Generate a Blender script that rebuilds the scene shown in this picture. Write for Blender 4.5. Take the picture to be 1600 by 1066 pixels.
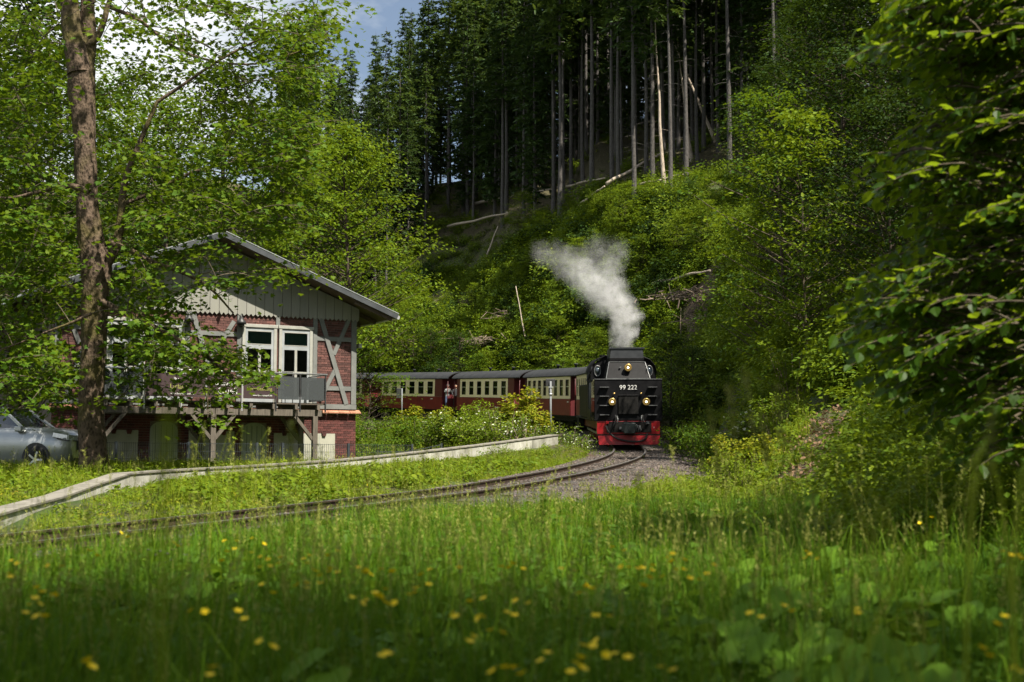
import bpy, bmesh, math, random
import numpy as np
from mathutils import Vector, Matrix

for o in list(bpy.data.objects):
    bpy.data.objects.remove(o)
R = math.radians
SC = bpy.context.scene
COL = SC.collection

# ------------------------------------------------------------------ camera, sky, sun, exposure
PITCH = R(5.07)
CAM = Vector((0.0, 0.0, 1.2))
cam_d = bpy.data.cameras.new('camera')
cam_d.lens = 50.0
cam_d.sensor_width = 36.0
cam_d.clip_start = 0.05
cam_d.clip_end = 2000.0
cam_d.dof.use_dof = True
cam_d.dof.focus_distance = 51.0
cam_d.dof.aperture_fstop = 2.6
cam_o = bpy.data.objects.new('camera', cam_d)
COL.objects.link(cam_o)
cam_o.location = CAM
cam_o.rotation_euler = (R(90) + PITCH, 0, 0)
SC.camera = cam_o

SUN_AZ, SUN_EL = R(138), R(58)
SKY_STRENGTH = 0.05
w = bpy.data.worlds.new('World')
SC.world = w
w.use_nodes = True
nt = w.node_tree
nt.nodes.clear()
wo = nt.nodes.new('ShaderNodeOutputWorld')
bg = nt.nodes.new('ShaderNodeBackground')
sky = nt.nodes.new('ShaderNodeTexSky')
sky.sky_type = 'NISHITA'
sky.sun_disc = False
sky.sun_elevation = SUN_EL
sky.sun_rotation = SUN_AZ
sky.air_density = 1.0
sky.dust_density = 0.8
tc = nt.nodes.new('ShaderNodeTexCoord')
mp = nt.nodes.new('ShaderNodeMapping')
mp.inputs['Scale'].default_value = (1.0, 1.0, 2.2)
mp.inputs['Location'].default_value = (0.35, 0.1, 0.0)
nz = nt.nodes.new('ShaderNodeTexNoise')
nz.inputs['Scale'].default_value = 2.6
nz.inputs['Detail'].default_value = 7.0
nz.inputs['Roughness'].default_value = 0.55
rp = nt.nodes.new('ShaderNodeValToRGB')
rp.color_ramp.elements[0].position = 0.43
rp.color_ramp.elements[0].color = (0.08, 0.08, 0.08, 1)
rp.color_ramp.elements[1].position = 0.56
mxc = nt.nodes.new('ShaderNodeMix')
mxc.data_type = 'RGBA'
mxc.inputs['B'].default_value = (9.6, 9.9, 10.0, 1)
nt.links.new(tc.outputs['Generated'], mp.inputs['Vector'])
nt.links.new(mp.outputs['Vector'], nz.inputs['Vector'])
nt.links.new(nz.outputs['Fac'], rp.inputs['Fac'])
nt.links.new(rp.outputs['Color'], mxc.inputs['Factor'])
nt.links.new(sky.outputs['Color'], mxc.inputs['A'])
nt.links.new(mxc.outputs['Result'], bg.inputs['Color'])
bg.inputs['Strength'].default_value = SKY_STRENGTH
nt.links.new(bg.outputs['Background'], wo.inputs['Surface'])

sd = bpy.data.lights.new('sun', 'SUN')
sd.energy = 5.0
sd.angle = R(0.6)
sd.color = (1.0, 0.93, 0.80)
so = bpy.data.objects.new('sun', sd)
COL.objects.link(so)
SUN_DIR = Vector((math.sin(SUN_AZ) * math.cos(SUN_EL), math.cos(SUN_AZ) * math.cos(SUN_EL), math.sin(SUN_EL)))
so.rotation_euler = SUN_DIR.to_track_quat('Z', 'Y').to_euler()
so.location = (30, 0, 60)

SC.view_settings.view_transform = 'Standard'
SC.view_settings.look = 'None'
SC.view_settings.exposure = 1.18
SC.view_settings.gamma = 1.0
SC.view_settings.use_curve_mapping = False
SC.render.engine = 'CYCLES'
SC.cycles.max_bounces = 8
SC.cycles.diffuse_bounces = 3
SC.cycles.glossy_bounces = 2
SC.cycles.transmission_bounces = 5
SC.cycles.transparent_max_bounces = 8
SC.cycles.volume_bounces = 1
SC.cycles.volume_step_rate = 1.0
SC.cycles.use_denoising = True

# ------------------------------------------------------------------ helpers
CP, SP = math.cos(PITCH), math.sin(PITCH)
F = 2222.22


def ray(px, py):
    u, v = (px - 800.0) / F, (533.0 - py) / F
    return Vector((u, CP - v * SP, SP + v * CP))


def at(px, py, y):
    r = ray(px, py)
    return CAM + r * (y / r.y)


def tag(o, label=None, cat=None, group=None, kind=None):
    if label: o['label'] = label
    if cat: o['category'] = cat
    if group: o['group'] = group
    if kind: o['kind'] = kind
    return o


def empty(name, loc=(0, 0, 0), rz=0.0, label=None, cat=None, group=None):
    o = bpy.data.objects.new(name, None)
    o.empty_display_size = 0.3
    COL.objects.link(o)
    o.location = loc
    o.rotation_euler = (0, 0, rz)
    return tag(o, label, cat, group)


def link(name, me, parent=None, loc=None, rot=None):
    o = bpy.data.objects.new(name, me)
    COL.objects.link(o)
    if parent is not None: o.parent = parent
    if loc is not None: o.location = loc
    if rot is not None: o.rotation_euler = rot
    return o


KIDS = {}


def copy_tree(root, loc, rot=None, scale=None):
    c = root.copy()
    COL.objects.link(c)
    c.location = loc
    if rot is not None: c.rotation_euler = rot
    if scale is not None: c.scale = scale
    for ch in KIDS[root.name] if root.name in KIDS else root.children:
        d = ch.copy()
        COL.objects.link(d)
        d.parent = c
    return c


def mesh_np(name, V, faces, mats=(), mi=None, smooth=False):
    """faces: an int array (M, k) or a list of such arrays"""
    me = bpy.data.meshes.new(name)
    V = np.asarray(V, np.float32).reshape(-1, 3)
    fl = faces if isinstance(faces, list) else [faces]
    fl = [np.asarray(f, np.int32) for f in fl if len(f)]
    loops = np.concatenate([f.ravel() for f in fl])
    tot = np.concatenate([np.full(len(f), f.shape[1], np.int32) for f in fl])
    start = np.concatenate([[0], np.cumsum(tot)[:-1]]).astype(np.int32)
    me.vertices.add(len(V)); me.vertices.foreach_set('co', V.ravel())
    me.loops.add(len(loops)); me.loops.foreach_set('vertex_index', loops)
    me.polygons.add(len(tot))
    me.polygons.foreach_set('loop_start', start)
    me.polygons.foreach_set('loop_total', tot)
    if mi is not None: me.polygons.foreach_set('material_index', np.asarray(mi, np.int32))
    me.polygons.foreach_set('use_smooth', np.full(len(tot), bool(smooth)))
    me.update(calc_edges=True)
    me.validate()
    for m in mats: me.materials.append(m)
    return me


class MB:
    """collects simple solids, builds them as ONE mesh object"""

    def __init__(self):
        self.v, self.f, self.m, self.s = [], [], [], []

    def add(self, vs, fs, mi=0, smooth=False, M=None):
        b = len(self.v)
        for p in vs:
            self.v.append(tuple(M @ Vector(p)) if M is not None else tuple(p))
        for f in fs:
            self.f.append([b + i for i in f]); self.m.append(mi); self.s.append(smooth)
        return self

    def box(self, x0, x1, y0, y1, z0, z1, mi=0, M=None):
        vs = [(x0, y0, z0), (x1, y0, z0), (x1, y1, z0), (x0, y1, z0), (x0, y0, z1), (x1, y0, z1), (x1, y1, z1), (x0, y1, z1)]
        return self.add(vs, [(0, 3, 2, 1), (4, 5, 6, 7), (0, 1, 5, 4), (1, 2, 6, 5), (2, 3, 7, 6), (3, 0, 4, 7)], mi, False, M)

    def bar(self, p, q, w, h=None, mi=0, up=(0, 0, 1), ext=0.0):
        """rectangular bar from p to q, w wide (sideways), h high (along up)"""
        p, q = Vector(p), Vector(q)
        h = w if h is None else h
        d = (q - p).normalized()
        p, q = p - d * ext, q + d * ext
        s = d.cross(Vector(up))
        if s.length < 1e-4: s = d.cross(Vector((1, 0, 0)))
        s.normalize(); u = s.cross(d).normalized()
        vs = []
        for c in (p, q):
            for a, b in ((-1, -1), (1, -1), (1, 1), (-1, 1)):
                vs.append(c + s * (a * w / 2) + u * (b * h / 2))
        return self.add(vs, [(3, 2, 1, 0), (4, 5, 6, 7), (0, 1, 5, 4), (1, 2, 6, 5), (2, 3, 7, 6), (3, 0, 4, 7)], mi)

    def tube(self, pts, rad, n=8, mi=0, smooth=True, cap=True):
        pts = [Vector(p) for p in pts]
        if not hasattr(rad, '__len__'): rad = [rad] * len(pts)
        b = len(self.v)
        ref = None
        for i, p in enumerate(pts):
            d = (pts[min(i + 1, len(pts) - 1)] - pts[max(i - 1, 0)]).normalized()
            if ref is None:
                ref = d.cross(Vector((0.3, 0.9, 0.2)))
                if ref.length < 0.05: ref = d.cross(Vector((1, 0, 0)))
            s = (ref - d * ref.dot(d)).normalized(); ref = s
            t = d.cross(s)
            for k in range(n):
                a = 2 * math.pi * k / n
                self.v.append(tuple(p + (s * math.cos(a) + t * math.sin(a)) * rad[i]))
        for i in range(len(pts) - 1):
            for k in range(n):
                a0, a1 = b + i * n + k, b + i * n + (k + 1) % n
                self.f.append([a0, a1, a1 + n, a0 + n]); self.m.append(mi); self.s.append(smooth)
        if cap:
            self.f.append([b + k for k in range(n)][::-1]); self.m.append(mi); self.s.append(False)
            e = b + (len(pts) - 1) * n
            self.f.append([e + k for k in range(n)]); self.m.append(mi); self.s.append(False)
        return self

    def prism(self, poly, h0, h1, M=None, mi=0):
        """polygon in the local XY plane extruded from z = h0 to h1"""
        n = len(poly)
        vs = [(x, y, h0) for x, y in poly] + [(x, y, h1) for x, y in poly]
        fs = [list(range(n))[::-1], list(range(n, 2 * n))] + [[i, (i + 1) % n, n + (i + 1) % n, n + i] for i in range(n)]
        return self.add(vs, fs, mi, False, M)

    def lathe(self, prof, n=16, M=None, mi=0, smooth=True):
        """profile [(r, z)...] round local Z"""
        vs, fs = [], []
        for r, z in prof:
            for k in range(n):
                a = 2 * math.pi * k / n
                vs.append((r * math.cos(a), r * math.sin(a), z))
        for i in range(len(prof) - 1):
            for k in range(n):
                a0, a1 = i * n + k, i * n + (k + 1) % n
                fs.append((a0, a1, a1 + n, a0 + n))
        fs.append(list(range(n))[::-1]); fs.append([(len(prof) - 1) * n + k for k in range(n)])
        return self.add(vs, fs, mi, smooth, M)

    def build(self, name, mats, parent=None, bevel=0.0):
        me = bpy.data.meshes.new(name)
        me.from_pydata(self.v, [], self.f)
        me.polygons.foreach_set('material_index', self.m)
        me.polygons.foreach_set('use_smooth', self.s)
        for m in (mats if isinstance(mats, (list, tuple)) else [mats]): me.materials.append(m)
        me.update()
        o = link(name, me, parent)
        if bevel > 0:
            md = o.modifiers.new('bevel', 'BEVEL'); md.width = bevel; md.segments = 2; md.limit_method = 'ANGLE'
        return o


def frame(origin, xa, ya):
    xa = Vector(xa).normalized(); ya = Vector(ya); za = xa.cross(ya).normalized(); ya = za.cross(xa)
    M = Matrix((xa, ya, za)).transposed().to_4x4(); M.translation = origin
    return M


# ------------------------------------------------------------------ materials
def new_mat(name):
    m = bpy.data.materials.new(name); m.use_nodes = True
    n = m.node_tree.nodes
    return m, m.node_tree, n['Principled BSDF'], n['Material Output']


def N(nt, kind, **kw):
    n = nt.nodes.new(kind)
    for k, v in kw.items():
        if k in n.inputs: n.inputs[k].default_value = v
        else: setattr(n, k, v)
    return n


def ramp(nt, fac, stops):
    r = nt.nodes.new('ShaderNodeValToRGB')
    e = r.color_ramp.elements
    while len(e) < len(stops): e.new(0.5)
    for k, (p, c) in enumerate(stops):
        e[k].position = p
        e[k].color = (*c, 1) if len(c) == 3 else c
    nt.links.new(fac, r.inputs['Fac'])
    return r.outputs['Color']


def surf(name, stops, scale=6.0, rough=0.7, detail=6.0, bump=0.0, bscale=None, metal=0.0, spec=0.5, stretch=(1, 1, 1), coat=0.0, rnd=0.0, emit=None):
    """noise-coloured surface in object space; rnd = brightness spread between objects / islands"""
    m, nt, b, out = new_mat(name)
    tcn = N(nt, 'ShaderNodeTexCoord')
    mpn = N(nt, 'ShaderNodeMapping'); mpn.inputs['Scale'].default_value = stretch
    nt.links.new(tcn.outputs['Object'], mpn.inputs['Vector'])
    nz = N(nt, 'ShaderNodeTexNoise', Scale=scale, Detail=detail, Roughness=0.6)
    nt.links.new(mpn.outputs['Vector'], nz.inputs['Vector'])
    col = ramp(nt, nz.outputs['Fac'], stops)
    if rnd > 0:
        g = N(nt, 'ShaderNodeNewGeometry'); oi = N(nt, 'ShaderNodeObjectInfo')
        ad = N(nt, 'ShaderNodeMath', operation='ADD'); nt.links.new(g.outputs['Random Per Island'], ad.inputs[0]); nt.links.new(oi.outputs['Random'], ad.inputs[1])
        fr = N(nt, 'ShaderNodeMath', operation='FRACT'); nt.links.new(ad.outputs[0], fr.inputs[0])
        mr = N(nt, 'ShaderNodeMapRange'); mr.inputs['To Min'].default_value = 1 - rnd; mr.inputs['To Max'].default_value = 1 + rnd
        nt.links.new(fr.outputs[0], mr.inputs['Value'])
        vm = N(nt, 'ShaderNodeVectorMath', operation='SCALE'); nt.links.new(col, vm.inputs[0]); nt.links.new(mr.outputs[0], vm.inputs['Scale'])
        col = vm.outputs[0]
    nt.links.new(col, b.inputs['Base Color'])
    b.inputs['Roughness'].default_value = rough
    b.inputs['Metallic'].default_value = metal
    b.inputs['Specular IOR Level'].default_value = spec
    if coat: b.inputs['Coat Weight'].default_value = coat
    if bump > 0:
        n2 = N(nt, 'ShaderNodeTexNoise', Scale=bscale or scale * 3, Detail=6.0, Roughness=0.65)
        nt.links.new(mpn.outputs['Vector'], n2.inputs['Vector'])
        bp = N(nt, 'ShaderNodeBump', Strength=min(1.0, bump), Distance=0.03)
        nt.links.new(n2.outputs['Fac'], bp.inputs['Height']); nt.links.new(bp.outputs['Normal'], b.inputs['Normal'])
    if emit:
        b.inputs['Emission Color'].default_value = (*emit[0], 1); b.inputs['Emission Strength'].default_value = emit[1]
    return m


def leaf_mat(name, cols, trans, tw=0.4, rough=0.55, spec=0.09):
    """thin leaf: reflects one green, lets a yellower one through; every leaf has its own tone"""
    m, nt, b, out = new_mat(name)
    g = N(nt, 'ShaderNodeNewGeometry'); oi = N(nt, 'ShaderNodeObjectInfo')
    ad = N(nt, 'ShaderNodeMath', operation='MULTIPLY_ADD'); nt.links.new(oi.outputs['Random'], ad.inputs[0]); ad.inputs[1].default_value = 0.35
    nt.links.new(g.outputs['Random Per Island'], ad.inputs[2])
    fr = N(nt, 'ShaderNodeMath', operation='MULTIPLY'); nt.links.new(ad.outputs[0], fr.inputs[0]); fr.inputs[1].default_value = 0.74
    col = ramp(nt, fr.outputs[0], [(k / (len(cols) - 1), c) for k, c in enumerate(cols)])
    nt.links.new(col, b.inputs['Base Color'])
    b.inputs['Roughness'].default_value = rough
    b.inputs['Specular IOR Level'].default_value = spec
    t = N(nt, 'ShaderNodeBsdfTranslucent')
    mx0 = N(nt, 'ShaderNodeMix', data_type='RGBA'); mx0.inputs['Factor'].default_value = 0.6
    nt.links.new(col, mx0.inputs['A']); mx0.inputs['B'].default_value = (*trans, 1)
    nt.links.new(mx0.outputs['Result'], t.inputs['Color'])
    mx = N(nt, 'ShaderNodeMixShader'); mx.inputs['Fac'].default_value = tw * 0.66
    nt.links.new(b.outputs[0], mx.inputs[1]); nt.links.new(t.outputs[0], mx.inputs[2])
    nt.links.new(mx.outputs[0], out.inputs['Surface'])
    return m


def bark_mat(name, stops, scale=5.0, bump=1.0, stretch=(1, 1, 0.22), moss=None):
    m, nt, b, out = new_mat(name)
    tcn = N(nt, 'ShaderNodeTexCoord'); mpn = N(nt, 'ShaderNodeMapping'); mpn.inputs['Scale'].default_value = stretch
    nt.links.new(tcn.outputs['Object'], mpn.inputs['Vector'])
    nz = N(nt, 'ShaderNodeTexNoise', Scale=scale, Detail=8.0, Roughness=0.7); nt.links.new(mpn.outputs['Vector'], nz.inputs['Vector'])
    vo = N(nt, 'ShaderNodeTexVoronoi', Scale=scale * 2.2); nt.links.new(mpn.outputs['Vector'], vo.inputs['Vector'])
    ml = N(nt, 'ShaderNodeMath', operation='MULTIPLY_ADD'); nt.links.new(vo.outputs['Distance'], ml.inputs[0]); ml.inputs[1].default_value = 0.5; nt.links.new(nz.outputs['Fac'], ml.inputs[2])
    col = ramp(nt, ml.outputs[0], stops)
    if moss:
        n3 = N(nt, 'ShaderNodeTexNoise', Scale=1.4, Detail=5.0); nt.links.new(tcn.outputs['Object'], n3.inputs['Vector'])
        f = ramp(nt, n3.outputs['Fac'], [(0.50, (0, 0, 0)), (0.64, (1, 1, 1))])
        mx = N(nt, 'ShaderNodeMix', data_type='RGBA'); nt.links.new(f, mx.inputs['Factor']); nt.links.new(col, mx.inputs['A']); mx.inputs['B'].default_value = (*moss, 1)
        col = mx.outputs['Result']
    nt.links.new(col, b.inputs['Base Color']); b.inputs['Roughness'].default_value = 0.9; b.inputs['Specular IOR Level'].default_value = 0.2
    bp = N(nt, 'ShaderNodeBump', Strength=bump, Distance=0.05); nt.links.new(ml.outputs[0], bp.inputs['Height']); nt.links.new(bp.outputs['Normal'], b.inputs['Normal'])
    return m


M = {}
G1, G2, G3, G4 = (0.021, 0.051, 0.0045), (0.042, 0.093, 0.0063), (0.071, 0.126, 0.0081), (0.114, 0.158, 0.0099)
M['maple_leaf'] = leaf_mat('maple_leaf', [G1, G2, G3, G4], (0.249, 0.353, 0.0135), 0.45)
M['near_leaf'] = leaf_mat('near_leaf', [(0.024, 0.056, 0.0059), (0.038, 0.088, 0.0072), (0.057, 0.112, 0.0081)], (0.348, 0.465, 0.0135), 0.72, 0.45, 0.16)
M['dark_leaf'] = leaf_mat('dark_leaf', [(0.010, 0.026, 0.0040), (0.019, 0.043, 0.0050), (0.034, 0.065, 0.0060)], (0.103, 0.158, 0.0100), 0.32)  # darkened so the colour also carries the deep shade of the right-hand wood
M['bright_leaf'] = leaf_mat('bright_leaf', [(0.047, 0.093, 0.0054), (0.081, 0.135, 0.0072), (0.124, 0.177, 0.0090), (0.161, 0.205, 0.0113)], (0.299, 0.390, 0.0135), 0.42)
M['shrub_leaf'] = leaf_mat('shrub_leaf', [(0.038, 0.079, 0.0063), (0.077, 0.130, 0.0090), (0.114, 0.167, 0.0135), (0.181, 0.205, 0.0225)], (0.283, 0.372, 0.0180), 0.38)
M['tinted_leaf'] = leaf_mat('tinted_leaf', [(0.066, 0.102, 0.0054), (0.143, 0.177, 0.0090), (0.216, 0.242, 0.0135), (0.283, 0.186, 0.0225)], (0.374, 0.390, 0.0135), 0.38)
M['scrub_leaf'] = leaf_mat('scrub_leaf', [(0.036, 0.073, 0.0060), (0.072, 0.123, 0.0080), (0.114, 0.164, 0.0100), (0.165, 0.192, 0.0140)], (0.271, 0.365, 0.0200), 0.42)
M['fern_leaf'] = leaf_mat('fern_leaf', [(0.029, 0.068, 0.0080), (0.052, 0.105, 0.0100), (0.083, 0.137, 0.0120)], (0.199, 0.328, 0.0200), 0.4)
M['needle'] = leaf_mat('needle', [(0.019, 0.042, 0.0100), (0.031, 0.064, 0.0130), (0.050, 0.086, 0.0160)], (0.124, 0.182, 0.0300), 0.30, 0.6, 0.15)
M['larch_needle'] = leaf_mat('larch_needle', [(0.027, 0.059, 0.0100), (0.046, 0.086, 0.0140), (0.072, 0.113, 0.0180)], (0.175, 0.237, 0.0300), 0.34, 0.6, 0.15)
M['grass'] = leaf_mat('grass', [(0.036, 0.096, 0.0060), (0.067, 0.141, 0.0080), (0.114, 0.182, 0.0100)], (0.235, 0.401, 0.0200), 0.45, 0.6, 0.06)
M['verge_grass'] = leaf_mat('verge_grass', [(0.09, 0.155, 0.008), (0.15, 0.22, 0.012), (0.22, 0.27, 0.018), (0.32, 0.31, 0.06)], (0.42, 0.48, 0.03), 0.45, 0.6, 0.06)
M['straw'] = leaf_mat('straw', [(0.190, 0.205, 0.0315), (0.233, 0.251, 0.0495), (0.299, 0.307, 0.0765)], (0.291, 0.335, 0.0540), 0.3, 0.6, 0.2)
M['herb'] = leaf_mat('herb', [(0.036, 0.086, 0.0080), (0.062, 0.123, 0.0100), (0.103, 0.168, 0.0140)], (0.235, 0.383, 0.0200), 0.42, 0.55, 0.08)
M['big_leaf'] = leaf_mat('big_leaf', [(0.06, 0.14, 0.010), (0.09, 0.18, 0.014), (0.13, 0.22, 0.016)], (0.28, 0.42, 0.03), 0.5, 0.55, 0.08)
M['petal'] = leaf_mat('petal', [(0.80, 0.60, 0.006), (0.88, 0.70, 0.008), (0.84, 0.56, 0.006)], (0.85, 0.66, 0.01), 0.4, 0.4, 0.3)
M['white_petal'] = leaf_mat('white_petal', [(0.5, 0.55, 0.40), (0.6, 0.62, 0.48)], (0.5, 0.55, 0.3), 0.25)
M['purple_petal'] = leaf_mat('purple_petal', [(0.12, 0.07, 0.14), (0.2, 0.11, 0.24)], (0.2, 0.1, 0.25), 0.25)
M['dry_leaf'] = leaf_mat('dry_leaf', [(0.10, 0.055, 0.03), (0.17, 0.10, 0.06), (0.26, 0.17, 0.11)], (0.2, 0.1, 0.04), 0.12, 0.7, 0.2)
M['twig'] = surf('twig', [(0.3, (0.10, 0.075, 0.05)), (0.7, (0.26, 0.20, 0.15))], 9, 0.9, rnd=0.4)
M['maple_bark'] = bark_mat('maple_bark', [(0.3, (0.012, 0.009, 0.006)), (0.55, (0.042, 0.030, 0.021)), (0.8, (0.125, 0.090, 0.064))], 8.0, 1.0, (1, 1, 0.6), (0.10, 0.085, 0.03))
M['dark_bark'] = bark_mat('dark_bark', [(0.3, (0.02, 0.016, 0.012)), (0.8, (0.085, 0.066, 0.05))], 5)
M['spruce_bark'] = bark_mat('spruce_bark', [(0.3, (0.024, 0.022, 0.021)), (0.8, (0.092, 0.085, 0.08))], 5, 0.8, (1, 1, 0.5))
M['pale_bark'] = bark_mat('pale_bark', [(0.3, (0.20, 0.16, 0.12)), (0.8, (0.42, 0.35, 0.28))], 4, 0.7)
M['birch_bark'] = bark_mat('birch_bark', [(0.35, (0.05, 0.045, 0.04)), (0.5, (0.35, 0.34, 0.32)), (0.8, (0.55, 0.54, 0.5))], 4, 0.4, (0.4, 0.4, 1.2))
M['branch_bark'] = bark_mat('branch_bark', [(0.3, (0.03, 0.024, 0.016)), (0.8, (0.11, 0.09, 0.06))], 6, 0.8)
# ------------------------------------------------------------------ the railway line and the lie of the land
def az(s):
    return R(float(np.interp(s, [-80, 0, 14, 20, 26, 32, 43, 56, 70, 140], [48.2, 3.0, 1.5, -2, -9.5, -16.5, -25, -33, -40, -74])))


DS = 0.5
_s = np.arange(-75.0, 140.0 + DS, DS)
_i0 = int(round(75.0 / DS))
_x = np.zeros(len(_s)); _y = np.zeros(len(_s))
_x[_i0], _y[_i0] = 4.24, 52.0
for i in range(_i0 + 1, len(_s)):
    a = az(_s[i] - DS / 2); _x[i] = _x[i - 1] + math.sin(a) * DS; _y[i] = _y[i - 1] + math.cos(a) * DS
for i in range(_i0 - 1, -1, -1):
    a = az(_s[i] + DS / 2); _x[i] = _x[i + 1] - math.sin(a) * DS; _y[i] = _y[i + 1] - math.cos(a) * DS
_z = np.interp(_s, [-75, -41, -27, 0, 24, 62, 140], [-0.4, 0.42, 0.84, 1.90, 3.12, 5.05, 8.6])


def track(s, off=0.0, dz=0.0):
    """point on the line, off metres to the outside (right, seen from the camera)"""
    a = az(s)
    return Vector((float(np.interp(s, _s, _x)) + math.cos(a) * off, float(np.interp(s, _s, _y)) - math.sin(a) * off, float(np.interp(s, _s, _z)) + dz))


_near = [(-40, -0.6), (0, -0.12), (8, 0.06), (14, 0.22)]
COLS = {
    -700: _near + [(26, 0.72), (34, 1.02), (48, 1.02), (60, 1.3), (72, 4.5), (110, 22), (150, 34), (220, 40)],
    0: _near + [(26, 0.72), (34, 1.02), (48, 1.02), (60, 1.3), (72, 4.5), (110, 22), (150, 34), (220, 40)],
    300: _near + [(26, 0.70), (34, 1.05), (48, 1.05), (62, 1.5), (75, 5), (110, 20), (150, 33), (220, 40)],
    560: _near + [(26, 0.68), (36, 1.08), (48, 1.1), (60, 1.7), (85, 3.2), (108, 4.9), (118, 7), (150, 26), (180, 36), (230, 38)],
    700: _near + [(26, 0.66), (41, 1.3), (52, 1.6), (70, 2.5), (93, 4.2), (101, 4.8), (106, 6.5), (139, 25), (165, 35), (230, 37)],
    850: _near + [(26, 0.66), (44, 1.5), (56, 2.1), (80, 3.3), (86, 4.0), (91, 6.5), (118, 21.5), (150, 34), (230, 38)],
    950: _near + [(26, 0.66), (44, 1.5), (52, 1.75), (62, 2.4), (70, 4.8), (82, 11), (100, 19), (135, 34), (200, 40)],
    1060: _near + [(26, 0.66), (40, 1.3), (52, 1.75), (57, 2.2), (61, 4.6), (67, 8), (95, 19), (135, 36), (200, 42)],
    1140: _near + [(26, 0.68), (36, 1.15), (44, 1.7), (51, 3.1), (60, 7.2), (95, 20), (130, 35), (200, 42)],
    1300: _near + [(18, 0.55), (24, 1.05), (32, 2.5), (38, 3.6), (60, 10.5), (90, 22), (140, 38), (200, 44)],
    1600: [(-40, -0.6), (0, -0.12), (8, 0.15), (14, 0.6), (22, 1.6), (34, 4.2), (55, 10), (90, 24), (140, 40), (200, 46)],
    2300: [(-40, -0.6), (0, 0.0), (8, 0.4), (14, 1.2), (22, 3.0), (34, 7), (55, 14), (90, 28), (140, 42), (200, 48)],
}
_ck = np.array(sorted(COLS), float)


def _noise(x, y, f, seed=0.0):
    return (np.sin(x * f + 1.7 * np.sin(y * f * 0.73 + seed)) + np.sin(y * f * 1.13 + 1.9 * np.sin(x * f * 0.61 + seed * 1.7))) * 0.5


HOUSE_O = Vector((-14.5, 44.8, 1.5)); HOUSE_RZ = R(30)


WALL_PX = [(872, 679, 46), (790, 690, 43.6), (700, 701, 41), (560, 716, 36.5), (400, 727, 32), (290, 733, 29.8), (203, 739, 28)]
RAMP_PX = [(203, 739, 28), (150, 757, 26), (100, 775, 23.5), (50, 788, 21.3), (0, 802, 19.0), (-60, 815, 16.5)]
_wl = [np.array(at(*q)) for q in WALL_PX]
WALL_LINE = [a + (b - a) * t for a, b in zip(_wl, _wl[1:]) for t in np.linspace(0, 1, 9)]


def height(x, y):
    x = np.atleast_1d(np.asarray(x, float)); y = np.atleast_1d(np.asarray(y, float))
    yy = np.maximum(y, 4.0)
    u = np.clip(x / yy * F + 800, _ck[0], _ck[-1])
    Z = np.stack([np.interp(y, *zip(*COLS[int(k)])) for k in _ck])
    j = np.clip(np.searchsorted(_ck, u, side='right') - 1, 0, len(_ck) - 2)
    t = (u - _ck[j]) / (_ck[j + 1] - _ck[j]); t = t * t * (3 - 2 * t)
    ii = np.arange(len(x))
    z = Z[j, ii] * (1 - t) + Z[j + 1, ii] * t
    z = np.maximum(z, np.interp(y, [-40, 0, 14, 26], [-0.6, -0.1, 0.25, 0.7]) + 0.42 * np.maximum(0, x - (9.5 + 0.1 * np.maximum(y, 0))) * (y < 60))
    rough = np.clip((z - 3.0) / 6.0, 0.0, 1.0)
    z = z + _noise(x, y, 0.33, 1.0) * 0.55 * rough + _noise(x, y, 1.1, 2.0) * (0.03 + 0.18 * rough)
    # the line's formation
    d2 = np.full(len(x), 1e9); zr = np.zeros(len(x))
    for k in range(0, len(_s), 3):
        dd = (x - _x[k]) ** 2 + (y - _y[k]) ** 2
        mk = dd < d2
        d2[mk] = dd[mk]; zr[mk] = _z[k]
    d = np.sqrt(d2)
    z = np.minimum(z, zr - .3 + 1.75 * np.maximum(0, d - 2.6) + .25 * _noise(x, y, .8, 7.0) * (d > 4))
    wgt = np.clip((4.6 - d) / 2.6, 0, 1); wgt = wgt * wgt * (3 - 2 * wgt)
    z = z * (1 - wgt) + (zr - 0.30) * wgt
    # level ground round the house
    c, s_ = math.cos(HOUSE_RZ), math.sin(HOUSE_RZ)
    lx = (x - HOUSE_O.x) * c + (y - HOUSE_O.y) * s_; ly = -(x - HOUSE_O.x) * s_ + (y - HOUSE_O.y) * c
    dx = np.maximum(np.maximum(-2.0 - lx, lx - 11.5), 0); dy = np.maximum(np.maximum(-5 - ly, ly - 12.5), 0)
    wg = np.clip(1 - np.hypot(dx, dy) / 4.0, 0, 1); wg = wg * wg * (3 - 2 * wg) * (d > 3.2)
    z = z * (1 - wg) + 1.03 * wg
    # turf banked against the platform edge
    near = (x > -16) & (x < 5) & (y > 16) & (y < 50)
    if near.any():
        xn, yn = x[near], y[near]
        dw = np.full(len(xn), 1e9); zt = np.zeros(len(xn))
        for p in WALL_LINE:
            q = np.hypot(xn - p[0], yn - p[1]); mk = q < dw
            dw[mk] = q[mk]; zt[mk] = p[2]
        z[near] = np.where(dw < 2.2, np.maximum(z[near], zt - .33 - .42 * np.maximum(0, dw - .35)), z[near])
    return z


def H(x, y):
    return float(height([x], [y])[0])


def track_dist(x, y):
    x = np.asarray(x, float); y = np.asarray(y, float)
    best = np.full(x.shape, 1e9); side = np.zeros(x.shape)
    for k in range(0, len(_s), 2):
        dd = np.hypot(x - _x[k], y - _y[k])
        mk = dd < best
        a = az(_s[k])
        best[mk] = dd[mk]
        side[mk] = ((x - _x[k]) * math.cos(a) - (y - _y[k]) * math.sin(a))[mk]
    return np.where(side >= 0, best, -best)


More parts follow.
